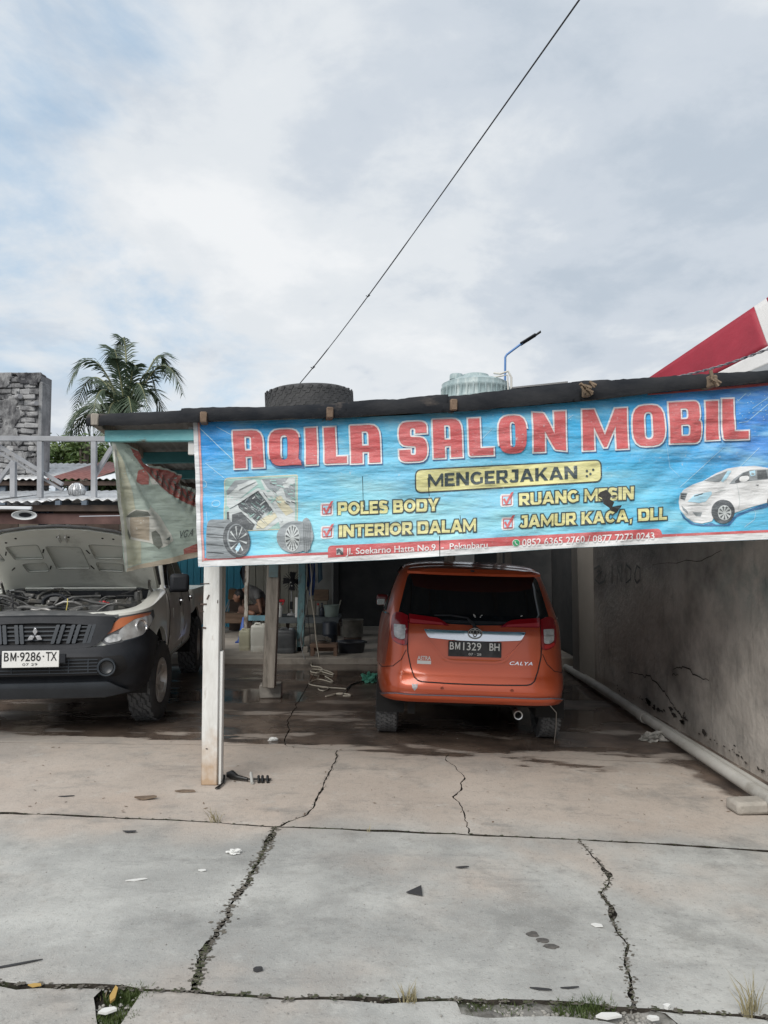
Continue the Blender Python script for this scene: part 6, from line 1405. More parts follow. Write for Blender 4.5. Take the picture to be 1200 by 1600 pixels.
MB().box((-.50, .30, .30), (.06, .04, .10)).build('tow_hook', underbody, car)

# ---------------------------------------------------------------- white pickup, seen from the front, hood up
PKX, PKY = -2.93, 6.42
pk = thing('pickup_truck', 'dusty cream pickup truck with its hood propped open and a black bumper', 'pickup truck', (PKX, PKY, 0), rz=R(7.2))
cream = mat('cream_paint', (.70, .70, .65), (.76, .76, .71), 1.3, .32, metal=.0, coat=.6, c3=(.48, .46, .41), s3=1.6, m3=(.55, .85))
dusty = mat('dusty_grey_paint', (.44, .40, .37), (.60, .57, .53), 2.6, .55, coat=.15, stretch=(1, 1, 1.6), c3=(.48, .46, .42), s3=2.0, m3=(.55, .68), bump=.001)
hood_in = mat('hood_underside', (.72, .73, .67), (.78, .79, .73), 2, .45, coat=.3, c3=(.50, .50, .45), s3=2.5)
HZ = lambda y: 1.045 + .115 * min(max(y, 0), 1.7)
PH = Hull([(.36, .12, 1.75, .80, 7), (.46, .03, 1.72, .86, 6), (.60, 0.0, 1.72, .885, 5.2), (.72, .0, 1.72, .89, 5.0), (.80, .03, 1.72, .89, 4.8), (.95, .07, 1.72, .885, 4.4), (1.04, .10, 1.72, .87, 4.2)])
# front shell with the engine bay open at the top
n = 96; bm = bmesh.new(); rings = []
for z in (.42, .50, .58, .66, .74, .82, .90, .98, 1.04):
    rings.append([bm.verts.new((*PH.pt(2 * math.pi * k / n + .0001, z), z)) for k in range(n)])
for z_in, ins, dz in ((1.04, .035, .012), (1.04, .13, -.0), (1.04, .15, -.05), (1.04, .16, -.35)):
    r_ = []
    for k in range(n):
        x, y = PH.pt(2 * math.pi * k / n + .0001, 1.04); yc = .91; f = 1 - ins / .87; fy = 1 - ins / .81
        r_.append(bm.verts.new((x * f, yc + (y - yc) * fy, 1.04 + dz)))
    rings.append(r_)
for A, B in zip(rings, rings[1:]):
    for k in range(n): bm.faces.new((A[k], A[(k + 1) % n], B[(k + 1) % n], B[k]))
bm.faces.new(rings[0][::-1]); bm.faces.new(rings[-1])
for v in bm.verts:
    if v.co.z > .98: v.co.z += (HZ(v.co.y) - 1.045) * (1 if v.co.z > 1.0 else .5)
front = finish(bm, 'front_body', cream, pk, smooth=50)
C = Hull([(.44, 1.60, 3.55, .80, 9), (.52, 1.58, 3.55, .855, 10), (.70, 1.56, 3.55, .872, 10), (.95, 1.52, 3.55, .868, 10), (1.10, 1.50, 3.55, .85, 9), (1.20, 1.52, 3.52, .825, 8), (1.26, 1.60, 3.50, .80, 8), (1.45, 1.86, 3.42, .735, 7), (1.62, 2.12, 3.34, .665, 6.5), (1.70, 2.28, 3.28, .61, 6), (1.75, 2.45, 3.2, .5, 5), (1.765, 2.7, 3.0, .3, 4)])
cab_ = finish(C.mesh([.44, .48, .52, .60, .70, .80, .90, .95, 1.0, 1.05, 1.10, 1.15, 1.20, 1.23, 1.26, 1.32, 1.38, 1.45, 1.52, 1.58, 1.62, 1.66, 1.70, 1.73, 1.75, 1.765]), 'cab', cream, pk, smooth=50)
B_ = Hull([(.55, 3.57, 5.15, .85, 14), (.70, 3.57, 5.15, .875, 14), (1.05, 3.57, 5.15, .87, 14), (1.12, 3.58, 5.14, .855, 14)])
bed = finish(B_.mesh([.55, .62, .70, .85, 1.0, 1.05, 1.12]), 'cargo_bed', cream, pk, smooth=50)
cut = []
for y in (.86, 3.86):
    for sx in (-1, 1): c_ = MB().lathe([(0, -.22), (.46, -.22), (.46, .22), (0, .22)], 44, Matrix.Translation((sx * .84, y, .42)) @ Matrix.Rotation(R(90), 4, 'Y')).build('cutter', None); c_.parent = pk; cut.append(c_)
bumper_loops = rounded([(-1.42, .42, .02), (-.9, .39, 0), (-.55, .36, .05), (.55, .36, .05), (.9, .39, 0), (1.42, .42, .02), (1.42, .78, .02), (1.22, .825, .05), (.98, .905, .05), (.80, .835, .05), (.55, .795, .05), (.30, .775, .05), (-.30, .775, .05), (-.55, .795, .05), (-.80, .835, .05), (-.98, .905, .05), (-1.22, .825, .05), (-1.42, .78, .02)], 4)
bm = poly2bm([bumper_loops]); cutgrid(bm, .045, .03)
def BF(u, z, o):
    k = .055 * math.exp(-((z - .66) / .10) ** 2) - .03 * math.exp(-((z - .53) / .045) ** 2) * (1 if abs(u) < .55 else .2) + .012
    return PH.at(u, z, o + k * max(0, 1 - max(0, abs(u) - .55) / .6))
lay(bm, BF, .018, .05); bump_ = finish(bm, 'bumper', black_plastic, pk, smooth=45)
for o in (front, bump_, bed): boolcut(o, cut)
for c_ in cut: bpy.data.objects.remove(c_)
for y in (.86, 3.86):
    for sx in (-1, 1): liner(pk, y, .42, .457, sx * .50, sx * .85)
MB().box((0, 2.6, .48), (1.3, 4.6, .14)).build('chassis', underbody, pk); MB().box((0, .35, .38), (1.1, .25, .12)).build('skid_plate', mat('skid_grey', (.07, .075, .08), rough=.5), pk, bevel=.02)
rimw = mat('pickup_alloy', (.66, .65, .63), (.46, .40, .35), 6, .35, metal=.4)
for y, st in ((.86, R(-6)), (3.86, 0)):
    for sx in (-1, 1): wheel(pk, (sx * .80, y, .372), .372, .205, .25, rimw, 6, sx, st, rows=5, nt=36)
# lower lip, grille, plate, lamps
lipm = mat('lip_grey', (.030, .036, .044), (.042, .050, .060), 4, .5, spec=.3)
patch(PH, [rounded([(-.60, .50, .02), (-.74, .40, .02), (-.58, .36, .03), (.58, .36, .03), (.74, .40, .02), (.60, .50, .02)], 3)], 'bumper_lip', lipm, pk, .075, .05)
for z in (.585, .612, .639, .666, .693): patch(PH, [[(-.52, z - .004), (.52, z - .004), (.52, z + .004), (-.52, z + .004)]], 'intake_slat', lipm, pk, .094, .012, cell=.06)
patch(PH, [rounded([(-.55, .565, .02), (.55, .565, .02), (.55, .715, .02), (-.55, .715, .02)], 3)], 'air_intake', mat('intake_dark', (.006, .006, .007), rough=.8), pk, .0865, .008)
for x in (-.45, -.3, -.15, .15, .3, .45): patch(PH, [[(x - .004, .58), (x + .004, .58), (x + .004, .70), (x - .004, .70)]], 'intake_rib', lipm, pk, .092, .006, cell=.1)
grille = bpy.data.objects.new('grille', None); COL.objects.link(grille); grille.parent = pk
def gp(loops, nm, m, o, t=.01, cell=.04): 
    bm = poly2bm(loops); cutgrid(bm, cell, cell); lay(bm, PH.at, o, t); return finish(bm, nm, m, grille, smooth=45)
gsurf = [rounded([(-.46, .965, .03), (-.475, .83, .05), (-.30, .795, .05), (0, .785, 0), (.30, .795, .05), (.475, .83, .05), (.46, .965, .03), (.25, .985, .05), (0, .99, 0), (-.25, .985, .05)], 3)]
gp(gsurf, 'grille_back', MATS['intake_dark'], .006, .006)
ro = rounded([(-.62, 1.035, .02), (-.60, .93, .03), (-.50, .80, .05), (-.30, .765, .05), (.30, .765, .05), (.50, .80, .05), (.60, .93, .03), (.62, 1.035, .02), (.30, 1.05, .05), (0, 1.055, .05), (-.30, 1.05, .05)], 4)
ri = rounded([(-.455, .965, .03), (-.465, .845, .05), (-.30, .812, .05), (.30, .812, .05), (.465, .845, .05), (.455, .965, .03), (.25, .985, .05), (0, .99, 0), (-.25, .985, .05)], 4)
gp([ro, ri[::-1]], 'grille_frame', black_plastic, .034, .045)
for z in (.85, .885, .92, .953): gp([[(-.45, z - .006), (.45, z - .006), (.45, z + .006), (-.45, z + .006)]], 'grille_bar', lipm, .022, .012)
for x in (-.43, -.385, -.29, -.25, -.155, -.115, .155, .20, .28, .325, .41, .445):
    k = .015 if x > 0 else -.015; gp([rounded([(x - .015 - k, .82, .008), (x + .015 - k, .82, .008), (x + .018 + k, .975, .008), (x - .012 + k, .975, .008)], 2)], 'grille_rib', lipm, .036, .03)
ly = PH.at(0, .88).y - .052
logo = bpy.data.objects.new('emblem', None); COL.objects.link(logo); logo.parent = pk
def prism(pts, y, t, nm, m, par):
    mb = MB(); f = [mb.bm.verts.new((x, y, z)) for x, z in pts]; b = [mb.bm.verts.new((x, y + t, z)) for x, z in pts]; mb.bm.faces.new(f); mb.bm.faces.new(b[::-1])
    for i in range(len(pts)): mb.bm.faces.new((f[i], b[i], b[(i + 1) % len(pts)], f[(i + 1) % len(pts)]))
    return mb.build(nm, m, par, bevel=.003)
s_ = .062; c0 = (0.0, .888)
silver = mat('emblem_silver', (.72, .72, .74), rough=.22, metal=.7)
for a in (90, 210, 330):
    d = Vector((math.cos(R(a)), math.sin(R(a)))); pr = Vector((-d.y, d.x)); q0 = Vector(c0)
    prism([tuple(q0 + d * .002), tuple(q0 + d * s_ * .56 - pr * s_ * .36), tuple(q0 + d * s_ * 1.14), tuple(q0 + d * s_ * .56 + pr * s_ * .36)], ly, .012, 'diamond', silver, logo)
pl = bpy.data.objects.new('number_plate', None); COL.objects.link(pl); pl.parent = pk
py0 = -.155
MB().box((.02, py0, .715), (.445, .006, .135)).build('plate', plate_w, pl, bevel=.006); MB().box((.02, py0 + .02, .715), (.54, .03, .07)).build('plate_bracket', black_plastic, pl)
fp2 = lambda x, z, o=0: Vector((x + .02, py0 - .004 - o, z + .01))
textplate('B', pl, fp2, [(-.205, .690), (-.168, .690), (-.168, .760), (-.205, .760)], ink_k, .001, .008); gplate('M', pl, fp2, (-.156, -.110, .690, .760), ink_k); textplate('9286', pl, fp2, [(-.082, .690), (.080, .690), (.080, .760), (-.082, .760)], ink_k, .001, .010); textplate('TX', pl, fp2, [(.120, .690), (.205, .690), (.205, .760), (.120, .760)], ink_k, .001, .010)
textplate('07 29', pl, fp2, [(-.062, .652), (.055, .652), (.055, .672), (-.062, .672)], ink_k, .001, .0)
for x in (-.097, .100): MB().box((x + .02, py0 - .005, .737), (.010, .004, .010)).build('dot', ink_k, pl)
for sg in (1, -1):
    hl = bpy.data.objects.new('headlight', None); COL.objects.link(hl); hl.parent = pk
    def P_(l, n, m, o, t=.012, c=.03):
        bm = poly2bm([[(x * sg, z) for x, z in l]]); cutgrid(bm, c, c); lay(bm, PH.at, o, t); return finish(bm, n, m, hl, smooth=45)
    P_(rounded([(.50, .86, .03), (.56, .80, .03), (.74, .795, .05), (.93, .875, .05), (1.07, .965, .03), (1.14, 1.005, .02), (1.11, 1.065, .02), (.86, 1.055, .02), (.64, 1.035, .02)], 4), 'housing', mat('lamp_housing_%d' % sg, (.12, .12, .125), rough=.25, coat=.5), .012, .04)
    P_(rounded([(.52, .862, .02), (.57, .935, .02), (.66, 1.02, .02), (.86, 1.043, .02), (1.02, 1.045, .01), (.98, 1.025, 0), (.78, 1.005, .02), (.68, .94, .02), (.60, .90, .02)], 3), 'orange_film', orange_lens, .020, .01)
    P_(rounded([(.655, .90, .02), (.70, .955, .03), (.79, 1.005, .03), (1.0, 1.03, .03), (1.06, .985, .03), (.93, .885, .05), (.80, .835, .05), (.69, .825, .03)], 5), 'reflector', mat('reflector_%d' % sg, (.72, .72, .72), (.42, .41, .40), 9, .18, metal=.35, coat=.9), .019, .01)
    P_(rounded([(.54, .85, .02), (.62, .89, .02), (.68, .88, .02), (.68, .83, .02), (.58, .815, .02)], 3), 'indicator', clear_lens, .019, .01)
    P_([(.70, .83), (.88, .865), (1.0, .94), (1.0, .93), (.88, .853), (.70, .82)], 'lower_edge', lipm, .020, .006)
    MB().lathe([(0, -.012), (.045, -.008), (.06, .004), (.062, .014)], 24, axisM(PH.at(sg * .86, .942, .014), PH.at(sg * .86, .942, 1) - PH.at(sg * .86, .942, 0))).build('bulb_bowl', chrome, hl, smooth=60)
    fg = bpy.data.objects.new('fog_lamp', None); COL.objects.link(fg); fg.parent = pk
    c = BF(sg * .585, .625, .02); dr = PH.at(sg * .585, .6, 1) - PH.at(sg * .585, .6, 0)
    MB().lathe([(.0, .004), (.046, .008), (.052, .016), (.054, .020)], 28, axisM(c, dr)).build('lens', mat('fog_cover_%d' % sg, (.035, .038, .042), rough=.35), fg, smooth=50); MB().lathe([(.056, .0), (.060, .028), (.070, .03), (.076, .02), (.076, -.01)], 28, axisM(c, dr)).build('bezel', lipm, fg, smooth=50)
    bm = poly2bm([[(x * sg, z) for x, z in rounded([(.50, .71, .02), (.50, .565, .02), (.66, .535, .03), (.74, .60, .03), (.70, .72, .03)], 3)]]); cutgrid(bm, .03, .03); lay(bm, BF, .0205, .004); finish(bm, 'recess', MATS['intake_dark'], fg, smooth=40)
seamline(PH, [(1.42, .785), (1.22, .832), (1.0, .905)], 'panel_gap', seam, pk, .004, .010, mirror=True)
# engine bay
eb = bpy.data.objects.new('engine', None); COL.objects.link(eb); eb.parent = pk
em_d = mat('engine_dark', (.030, .032, .034), (.09, .09, .088), 9, .55, c3=(.16, .145, .12), s3=6, m3=(.55, .75)); em_m = mat('engine_metal', (.16, .16, .155), (.30, .29, .28), 9, .45, metal=.6, c3=(.12, .1, .08), s3=7); em_r = mat('terminal_red', (.40, .02, .03), rough=.4)
bm = bmesh.new(); rows = []        # radiator support cover
for i in range(31):
    x = -.64 + 1.28 * i / 30; e = abs(x / .64) ** 2.4; yf = PH.at(x, 1.04).y - .0; rows.append([bm.verts.new(p) for p in ((x, yf - .035, 1.035 - .015 * e), (x, yf - .01, 1.066 - .02 * e + .004 * math.sin(i * 1.7)), (x, yf + .10, 1.085 - .02 * e), (x, yf + .20, 1.078 - .02 * e + .006 * (i % 4 == 0)), (x, yf + .22, .98))])
for a, b in zip(rows, rows[1:]):
    for k in range(4): bm.faces.new((a[k], b[k], b[k + 1], a[k + 1]))
finish(bm, 'radiator_cover', mat('cover_grey', (.065, .068, .070), (.10, .10, .10), 6, .6), eb, smooth=40)
mb = MB()
for (x, y, z, sx, sy, sz) in ((-.05, .80, 1.00, .46, .50, .14), (.40, .55, .99, .24, .22, .20), (-.42, .62, 1.0, .30, .30, .16), (.55, 1.0, 1.02, .22, .3, .2), (-.52, 1.05, 1.02, .26, .34, .18), (0, 1.25, 1.06, .5, .2, .14)): mb.box((x, y, z), (sx, sy, sz))
mb.build('engine_block', em_d, eb, bevel=.02)
rr = random.Random(11)
for k in range(58):
    x = rr.uniform(-.60, .62); y = rr.uniform(.36, 1.35); z = 1.02 + .10 * y + rr.uniform(-.02, .055); t = rr.random()
    if t < .35: MB().box((x, y, z), (rr.uniform(.03, .12), rr.uniform(.03, .10), rr.uniform(.03, .09)), rotm(rr.uniform(-15, 15), rr.uniform(-15, 15), rr.uniform(0, 90))).build('engine_part', rr.choice((em_d, em_m, em_d)), eb, bevel=.006)
    elif t < .55: MB().lathe([(0, .03), (.02, .03), (.026, .02), (.03, -.02), (.03, -.06)], 14, Matrix.Translation((x, y, z)) @ Matrix.Rotation(rr.uniform(-.5, .5), 4, 'X')).build('cap', rr.choice((em_d, em_m)), eb)
    else:
        p = Vector((x, y, z)); q = [p]
        d = Vector((rr.uniform(-1, 1), rr.uniform(-.5, .5), rr.uniform(-.1, .35))).normalized()
        for _ in range(7): d = (d + Vector((rr.gauss(0, .35), rr.gauss(0, .3), rr.gauss(0, .22)))).normalized(); nx = q[-1] + d * .055; nx.z = min(max(nx.z, .98), 1.14 + .06 * nx.y); nx.x = min(max(nx.x, -.64), .64); nx.y = min(max(nx.y, .34), 1.4); q.append(nx)
        MB().tube(q, rr.choice((.006, .009, .014)), 7).build('hose', rr.choice((em_d, em_d, em_m, black_cable)), eb, smooth=60)
MB().tube([(-.02 + .11 * math.cos(a), .62, 1.13 + .07 * math.sin(a)) for a in [R(-10 + k * 20) for k in range(11)]], .016, 8).build('hose', black_plastic, eb, smooth=60)
MB().tube([(-.32 + .055 * k, .52 + .01 * math.sin(k), 1.085 + .01 * math.sin(k * 1.3)) for k in range(13)], .020, 8).build('hose', em_d, eb, smooth=60)
MB().tube([(.02, .50, 1.11), (.09, .48, 1.14), (.17, .5, 1.14), (.24, .52, 1.11)], .014, 8).build('hose', em_m, eb, smooth=60)
for x, z in ((.405, 1.125), (.44, 1.13), (.475, 1.115)): MB().box((x, .50, z), (.035, .05, .035), rotm(0, x * 60, 20)).build('battery_terminal', em_r, eb, bevel=.006)
MB().box((.44, .50, 1.075), (.22, .18, .08)).build('battery', em_d, eb, bevel=.01); MB().lathe([(0, .03), (.035, .03), (.04, .0), (.04, -.03)], 18, Matrix.Translation((-.47, .42, 1.085))).build('filler_cap', mat('cap_lime', (.38, .42, .16), rough=.5), eb, bevel=.003)
MB().tube([(.12, .46, 1.06), (.13, .46, 1.12), (.12, .5, 1.17)], .005, 5).build('dipstick', mat('dipstick_yellow', (.5, .42, .1), rough=.5), eb)
# cowl, wipers, windscreen
cw = bpy.data.objects.new('cowl', None); COL.objects.link(cw); cw.parent = pk
MB().box((0, 1.50, 1.165), (1.36, .12, .10)).build('bulkhead', black_plastic, cw, bevel=.015)
MB().beam((-.66, 1.44, 1.225), (.66, 1.44, 1.225), .05, .014).build('rubber_strip', em_d, cw)
patch(C, [rounded([(-.78, 1.25, .03), (.78, 1.25, .03), (.60, 1.68, .05), (-.60, 1.68, .05)], 4)], 'windscreen', mat('windscreen', (.10, .13, .15), rough=.04, spec=1.0, coat=1.0), pk, .004, .008, cell=.05)
for x0, x1 in ((-.5, .02), (.12, .60)): MB().tube([C.at(x0, 1.258, .02), C.at((x0 + x1) / 2, 1.282, .025), C.at(x1, 1.268, .02)], .009, 6).build('wiper_blade', black_plastic, cw); MB().tube([(x0 + .2, 1.50, 1.225), C.at((x0 + x1) / 2, 1.286, .03)], .010, 6).build('wiper_arm', black_plastic, cw)
# hood: outer skin, pressed inner frame, edge, struts
hd = bpy.data.objects.new('hood', None); COL.objects.link(hd); hd.parent = pk; hd.location = (0, 1.42, 1.215); hd.rotation_euler = (R(-33), 0, 0)
def HD(u, v, o):    # u across, v from the hinge towards the tip; local -y is towards the tip, o outward (up)
    e = abs(u) / .80; return Vector((u, -v - .0, .075 * (1 - e ** 2.2) + .02 * math.sin(min(v, 1.1) * 2.6) - .035 * max(0, v - .85) * 3 * e ** 0 + o))
def hp(loops, nm, m, o, t, cell=.05):
    bm = poly2bm(loops); cutgrid(bm, cell, cell); lay(bm, HD, o, t); return finish(bm, nm, m, hd, smooth=40)
tipc = [(-.79, .0), (-.62, -.03), (-.3, -.06), (0, -.07), (.3, -.06), (.62, -.03), (.79, 0), (.80, .45), (.775, .78), (.70, .90), (.50, .985), (.25, 1.03), (0, 1.045), (-.25, 1.03), (-.50, .985), (-.70, .90), (-.775, .78), (-.80, .45)]
hp([rounded([(a, b, .05) for a, b in tipc], 3)], 'skin', cream, .012, .008)
inr = [(a * .965, .02 + b * .955) for a, b in tipc]
pockets = [rounded(p, 3) for p in ([(-.18, .30, .03), (.14, .30, .03), (.12, .68, .03), (-.20, .70, .03)], [(-.52, .50, .03), (-.26, .48, .03), (-.26, .73, .03), (-.55, .73, .03)], [(.22, .48, .03), (.48, .50, .03), (.54, .74, .03), (.20, .73, .03)],
     [(-.46, .27, .03), (-.26, .26, .03), (-.26, .42, .03), (-.48, .42, .03)], [(.22, .26, .03), (.46, .27, .03), (.48, .42, .03), (.21, .42, .03)], [(-.70, .52, .02), (-.61, .50, .02), (-.64, .76, .02), (-.70, .74, .02)], [(.60, .50, .02), (.69, .52, .02), (.70, .74, .02), (.62, .76, .02)])]
hp([inr] + [p[::-1] for p in pockets], 'inner_frame', hood_in, -.012, .014, cell=.04)
hp([[(a * .975, .01 + b * .97) for a, b in tipc]], 'inner_skin', hood_in, .001, .003)
for p in pockets:
    c = p + [p[0]]; bm = poly2bm([pstroke(c, .008)]) if False else None
    MB().tube([HD(x, y, -.0265) for x, y in c], .0035, 5, cap=False).build('pressed_edge', mat('hood_edge', (.30, .30, .27), rough=.6) if 'hood_edge' not in MATS else MATS['hood_edge'], hd)
for (x, y, a) in ((-.235, .62, 20), (.175, .60, -20), (-.235, .33, 20), (.165, .33, -20), (-.575, .35, 40), (.57, .62, -20), (-.57, .62, 20)): MB().box(HD(x, y, -.0275), (.012, .065, .004), rotm(0, 0, a)).build('slot', seam, hd)
for x in (-.62, -.52, -.42, -.05, .05, .36, .46, .60): MB().lathe([(0, 0), (.011, 0), (.011, .004)], 12, Matrix.Translation(HD(x, .86 if abs(x) < .5 else .80, -.030))).build('hole', seam, hd)
for x in (-.03, .03): MB().beam(HD(x, .80, -.045), HD(x, .90, -.045), .012, .03).build('latch', mat('latch_%d' % int(x * 100), (.5, .5, .47), rough=.4), hd)
MB().tube([HD(a, b, -.004) for a, b in [(.795, .1), (.80, .45), (.775, .78), (.70, .905), (.50, .99), (.25, 1.035), (0, 1.05), (-.25, 1.035), (-.50, .99), (-.70, .905), (-.775, .78), (-.80, .45), (-.795, .1)]], .014, 6).build('edge_seal', rubber, hd, smooth=60)
MB().beam(HD(-.55, -.01, -.03), HD(.55, -.01, -.03), .05, .02).build('rear_rib', hood_in, hd, bevel=.004)
MB().tube([(-.62, .42, 1.05), (-.60, .60, 1.58)], .006, 6).build('prop_rod', ink_k, pk); MB().tube([(-.70, 1.3, 1.16), (-.68, 1.12, 1.30)], .014, 6).build('hinge', em_m, pk); MB().tube([(.72, 1.36, 1.19), (.70, 1.28, 1.24), (.71, 1.22, 1.31)], .014, 6).build('hinge', em_m, pk)
# flank facing the yard
u0 = 0
def CU(y, z):   # outline distance of a point y on the flank
    P, S = C.line(z); 
    for p, s_ in zip(P, S):
        if p[1] >= y and p[0] > .3: return s_
    return S[-1]
def cside(yz, nm, m, o, t, sides=(1, -1), cell=.06):
    for sg in sides:
        bm = poly2bm([yz]); cutgrid(bm, cell, cell)
        def f(y, z, off):
            y0, y1, w_, p = C.row(z)[:4]; L = (y1 - y0) / 2; yc = (y0 + y1) / 2; k = min(abs((y - yc) / L), .985); x = w_ * (1 - k ** p) ** (1 / p); return Vector((sg * (x + off), y, z))
        lay(bm, f, o, t); finish(bm, nm, m, pk, smooth=45)
cside([(1.74, 1.245), (2.52, 1.225), (2.52, 1.64), (2.26, 1.63)], 'side_window', glass_d, .004, .006); cside([(2.60, 1.225), (3.02, 1.235), (3.22, 1.34), (3.10, 1.63), (2.60, 1.64)], 'side_window', glass_d, .004, .006)
cside([(1.70, 1.215), (2.55, 1.195), (3.04, 1.205), (3.28, 1.33), (3.24, 1.345), (3.02, 1.232), (2.55, 1.22), (1.72, 1.24)], 'window_trim', chrome, .007, .006)
cside([(1.66, .50), (3.44, .50), (3.44, 1.0), (3.3, 1.17), (1.66, 1.15)], 'dusty_door_skin', dusty, .003, .004, cell=.08)
for y in (1.68, 2.56): cside([(y - .006, .52), (y + .006, .52), (y + .006, 1.21), (y - .006, 1.21)], 'door_seam', seam, .005, .004)
for y in (2.38, 3.22): cside(rounded([(y - .09, 1.02, .02), (y + .09, 1.02, .02), (y + .09, 1.06, .02), (y - .09, 1.06, .02)], 3), 'door_handle', chrome, .035, .02, cell=.03); cside(ell(y, 1.03, .07, .05, 16), 'handle_cup', seam, .005, .003)
cside(rounded([(2.30, .68, .03), (2.34, .66, .03), (2.56, .64, .1), (2.62, .78, .05), (2.50, .90, .08), (2.36, .92, .06)], 4), 'clean_patch', cream, .0055, .003); cside(rounded([(2.15, .60, .03), (2.75, .62, .03), (2.95, .76, .03), (2.70, .70, .03), (2.3, .63, .02)], 3), 'clean_patch', cream, .0052, .003); cside(rounded([(2.36, .92, .02), (2.43, .92, .02), (2.44, 1.0, .02), (2.38, .99, .02)], 3), 'clean_patch', cream, .0052, .003); cside(rounded([(1.80, .90, .02), (1.84, .88, .02), (1.86, .99, .02), (1.82, 1.0, .02)], 3), 'clean_patch', cream, .0052, .003)
cside([(1.56, .46), (3.46, .48), (3.46, .53), (1.56, .52)], 'sill', cream, .012, .02)
for sg in (1, -1):
    mr = bpy.data.objects.new('door_mirror', None); COL.objects.link(mr); mr.parent = pk; mr.location = (sg * .93, 1.80, 1.265)
    MB().box((0, 0, .0), (.205, .11, .20), rotm(0, 0, sg * 8)).build('mirror_cap', black_plastic, mr, bevel=.04, segs=3); MB().beam((-sg * .06, .02, -.08), (-sg * .16, .05, -.09), .07, .04).build('mirror_arm', black_plastic, mr, bevel=.01)
    mf = MB(); mf.box((sg * .875, 1.30, .37), (.02, .25, .36)); mf.build('mud_flap', rubber, pk)

# ================================================================ things inside the shed
FZ = .09
slate = mat('table_slate', (.06, .075, .085), (.11, .125, .135), 4, .6, c3=(.04, .04, .04), s3=5); lightblue = mat('table_blue', (.16, .33, .42), (.22, .42, .50), 5, .55)
tbl = thing('work_table', 'low dark slate work table with a light blue edge, carrying bottles and a basin', 'table', (-1.6, 13.7, FZ))
tz = at(455, 966, 13.25).z
x0, xm, x1 = at(386, 960, 13.25).x, at(421, 960, 13.25).x, at(529, 966, 13.25).x
MB().box(((x0 + xm) / 2, 13.75, tz - .02), (xm - x0, 1.0, .045)).build('table_top', slate, tbl, world=True, bevel=.004); MB().box(((x0 + xm) / 2, 13.24, tz + .005), (xm - x0, .02, .09)).build('apron', lightblue, tbl, world=True)
MB().box(((xm + x1) / 2, 13.75, tz - .02), (x1 - xm, 1.0, .045)).build('table_top', slate, tbl, world=True, bevel=.004); MB().box(((xm + x1) / 2, 13.24, tz - .035), (x1 - xm, .02, .10)).build('apron', slate, tbl, world=True)
for x, y in ((x0 + .05, 13.3), (x0 + .05, 14.2), (x1 - .05, 13.3), (x1 - .05, 14.2), (xm + .2, 14.2)): MB().beam((x, y, FZ), (x, y, tz - .04), .06, .06).build('leg', wood_dark, tbl, world=True)
bn = thing('wooden_bench', 'small brown wooden bench by the blue boards', 'bench', tuple(at(362, 985, 14.8)))
MB().beam(at(338, 967, 14.7), at(383, 967, 14.7), .05, .16).build('apron', mat('bench_wood', (.15, .095, .065), (.24, .16, .11), 5, .8, stretch=(1, 4, 4)), bn, world=True); MB().box((at(361, 958, 14.9).x, 14.9, at(361, 958, 14.9).z), (.62, .45, .03)).build('seat', wood_brown, bn, world=True)
for px in (349, 378): p = at(px, 970, 14.72); MB().beam((p.x, p.y, FZ), (p.x, p.y, p.z), .05, .05).build('leg', wood_brown, bn, world=True)
bx = thing('cardboard_box', 'small brown box behind the bench by the blue boards', 'box', tuple(at(368, 936, 15.2))); o_ = at(368, 929, 15.2)
MB().box(o_, (.28, .2, .2), rotm(0, 4, 10)).build('carton', mat('cardboard', (.20, .12, .07), (.26, .17, .1), 5, .9), bx, world=True, bevel=.005); MB().box(o_ + Vector((.02, 0, .104)), (.26, .19, .006), rotm(0, 14, 10)).build('flap', MATS['cardboard'], bx, world=True)
MB().box((o_.x, o_.y + .05, (o_.z + FZ) / 2 - .05), (.22, .2, o_.z - FZ - .12)).build('stand', wood_dark, bx, world=True)
trp = thing('folding_stand', 'thin pale crossed legs of a folding stand behind the bench', 'stand', tuple(at(355, 958, 15.3)))
for a, b in (((351, 956), (359, 936)), ((360, 956), (360, 935)), ((355, 956), (361, 937))): MB().tube([at(*a, 15.3), at(*b, 15.3)], .012, 6).build('leg', mat('pale_%d' % a[0], (.4, .4, .4), rough=.5), trp, world=True)
# person crouched over the work table
skin = mat('skin', (.19, .095, .06), (.24, .12, .075), 9, .55); shirt = mat('shirt_grey', (.10, .10, .10), (.15, .15, .15), 3, .9, bump=.004, bscale=6); trous = mat('trousers_brown', (.10, .055, .04), (.14, .08, .06), 4, .9); hair_m = mat('hair_black', (.008, .008, .009), rough=.6)
def skinned(verts, edges, rad, name, m, parent, sub=2, root=0):
    me = bpy.data.meshes.new(name); me.from_pydata([tuple(v) for v in verts], edges, []); o = bpy.data.objects.new(name, me); COL.objects.link(o); o.parent = parent; me.materials.append(m)
    md = o.modifiers.new('skin', 'SKIN'); md.use_smooth_shade = True
    for i, r_ in enumerate(rad): v = me.skin_vertices[0].data[i]; v.radius = (r_, r_) if not isinstance(r_, tuple) else r_; v.use_root = (i == root)
    s_ = o.modifiers.new('sub', 'SUBSURF'); s_.levels = s_.render_levels = sub
    dg = bpy.context.evaluated_depsgraph_get(); dg.update(); m2 = bpy.data.meshes.new_from_object(o.evaluated_get(dg)); o.modifiers.clear(); o.data = m2; m2.name = name; m2.polygons.foreach_set('use_smooth', [True] * len(m2.polygons)); m2.materials.clear(); m2.materials.append(m); return o
# local frame: x to the photograph's right, y away, z up; seat on the table top
pp0 = at(399, 957, 13.9); per = thing('person', 'person in a grey shirt and brown trousers sitting bent forward on the work table', 'person', (pp0.x, 13.9, tz + .005))
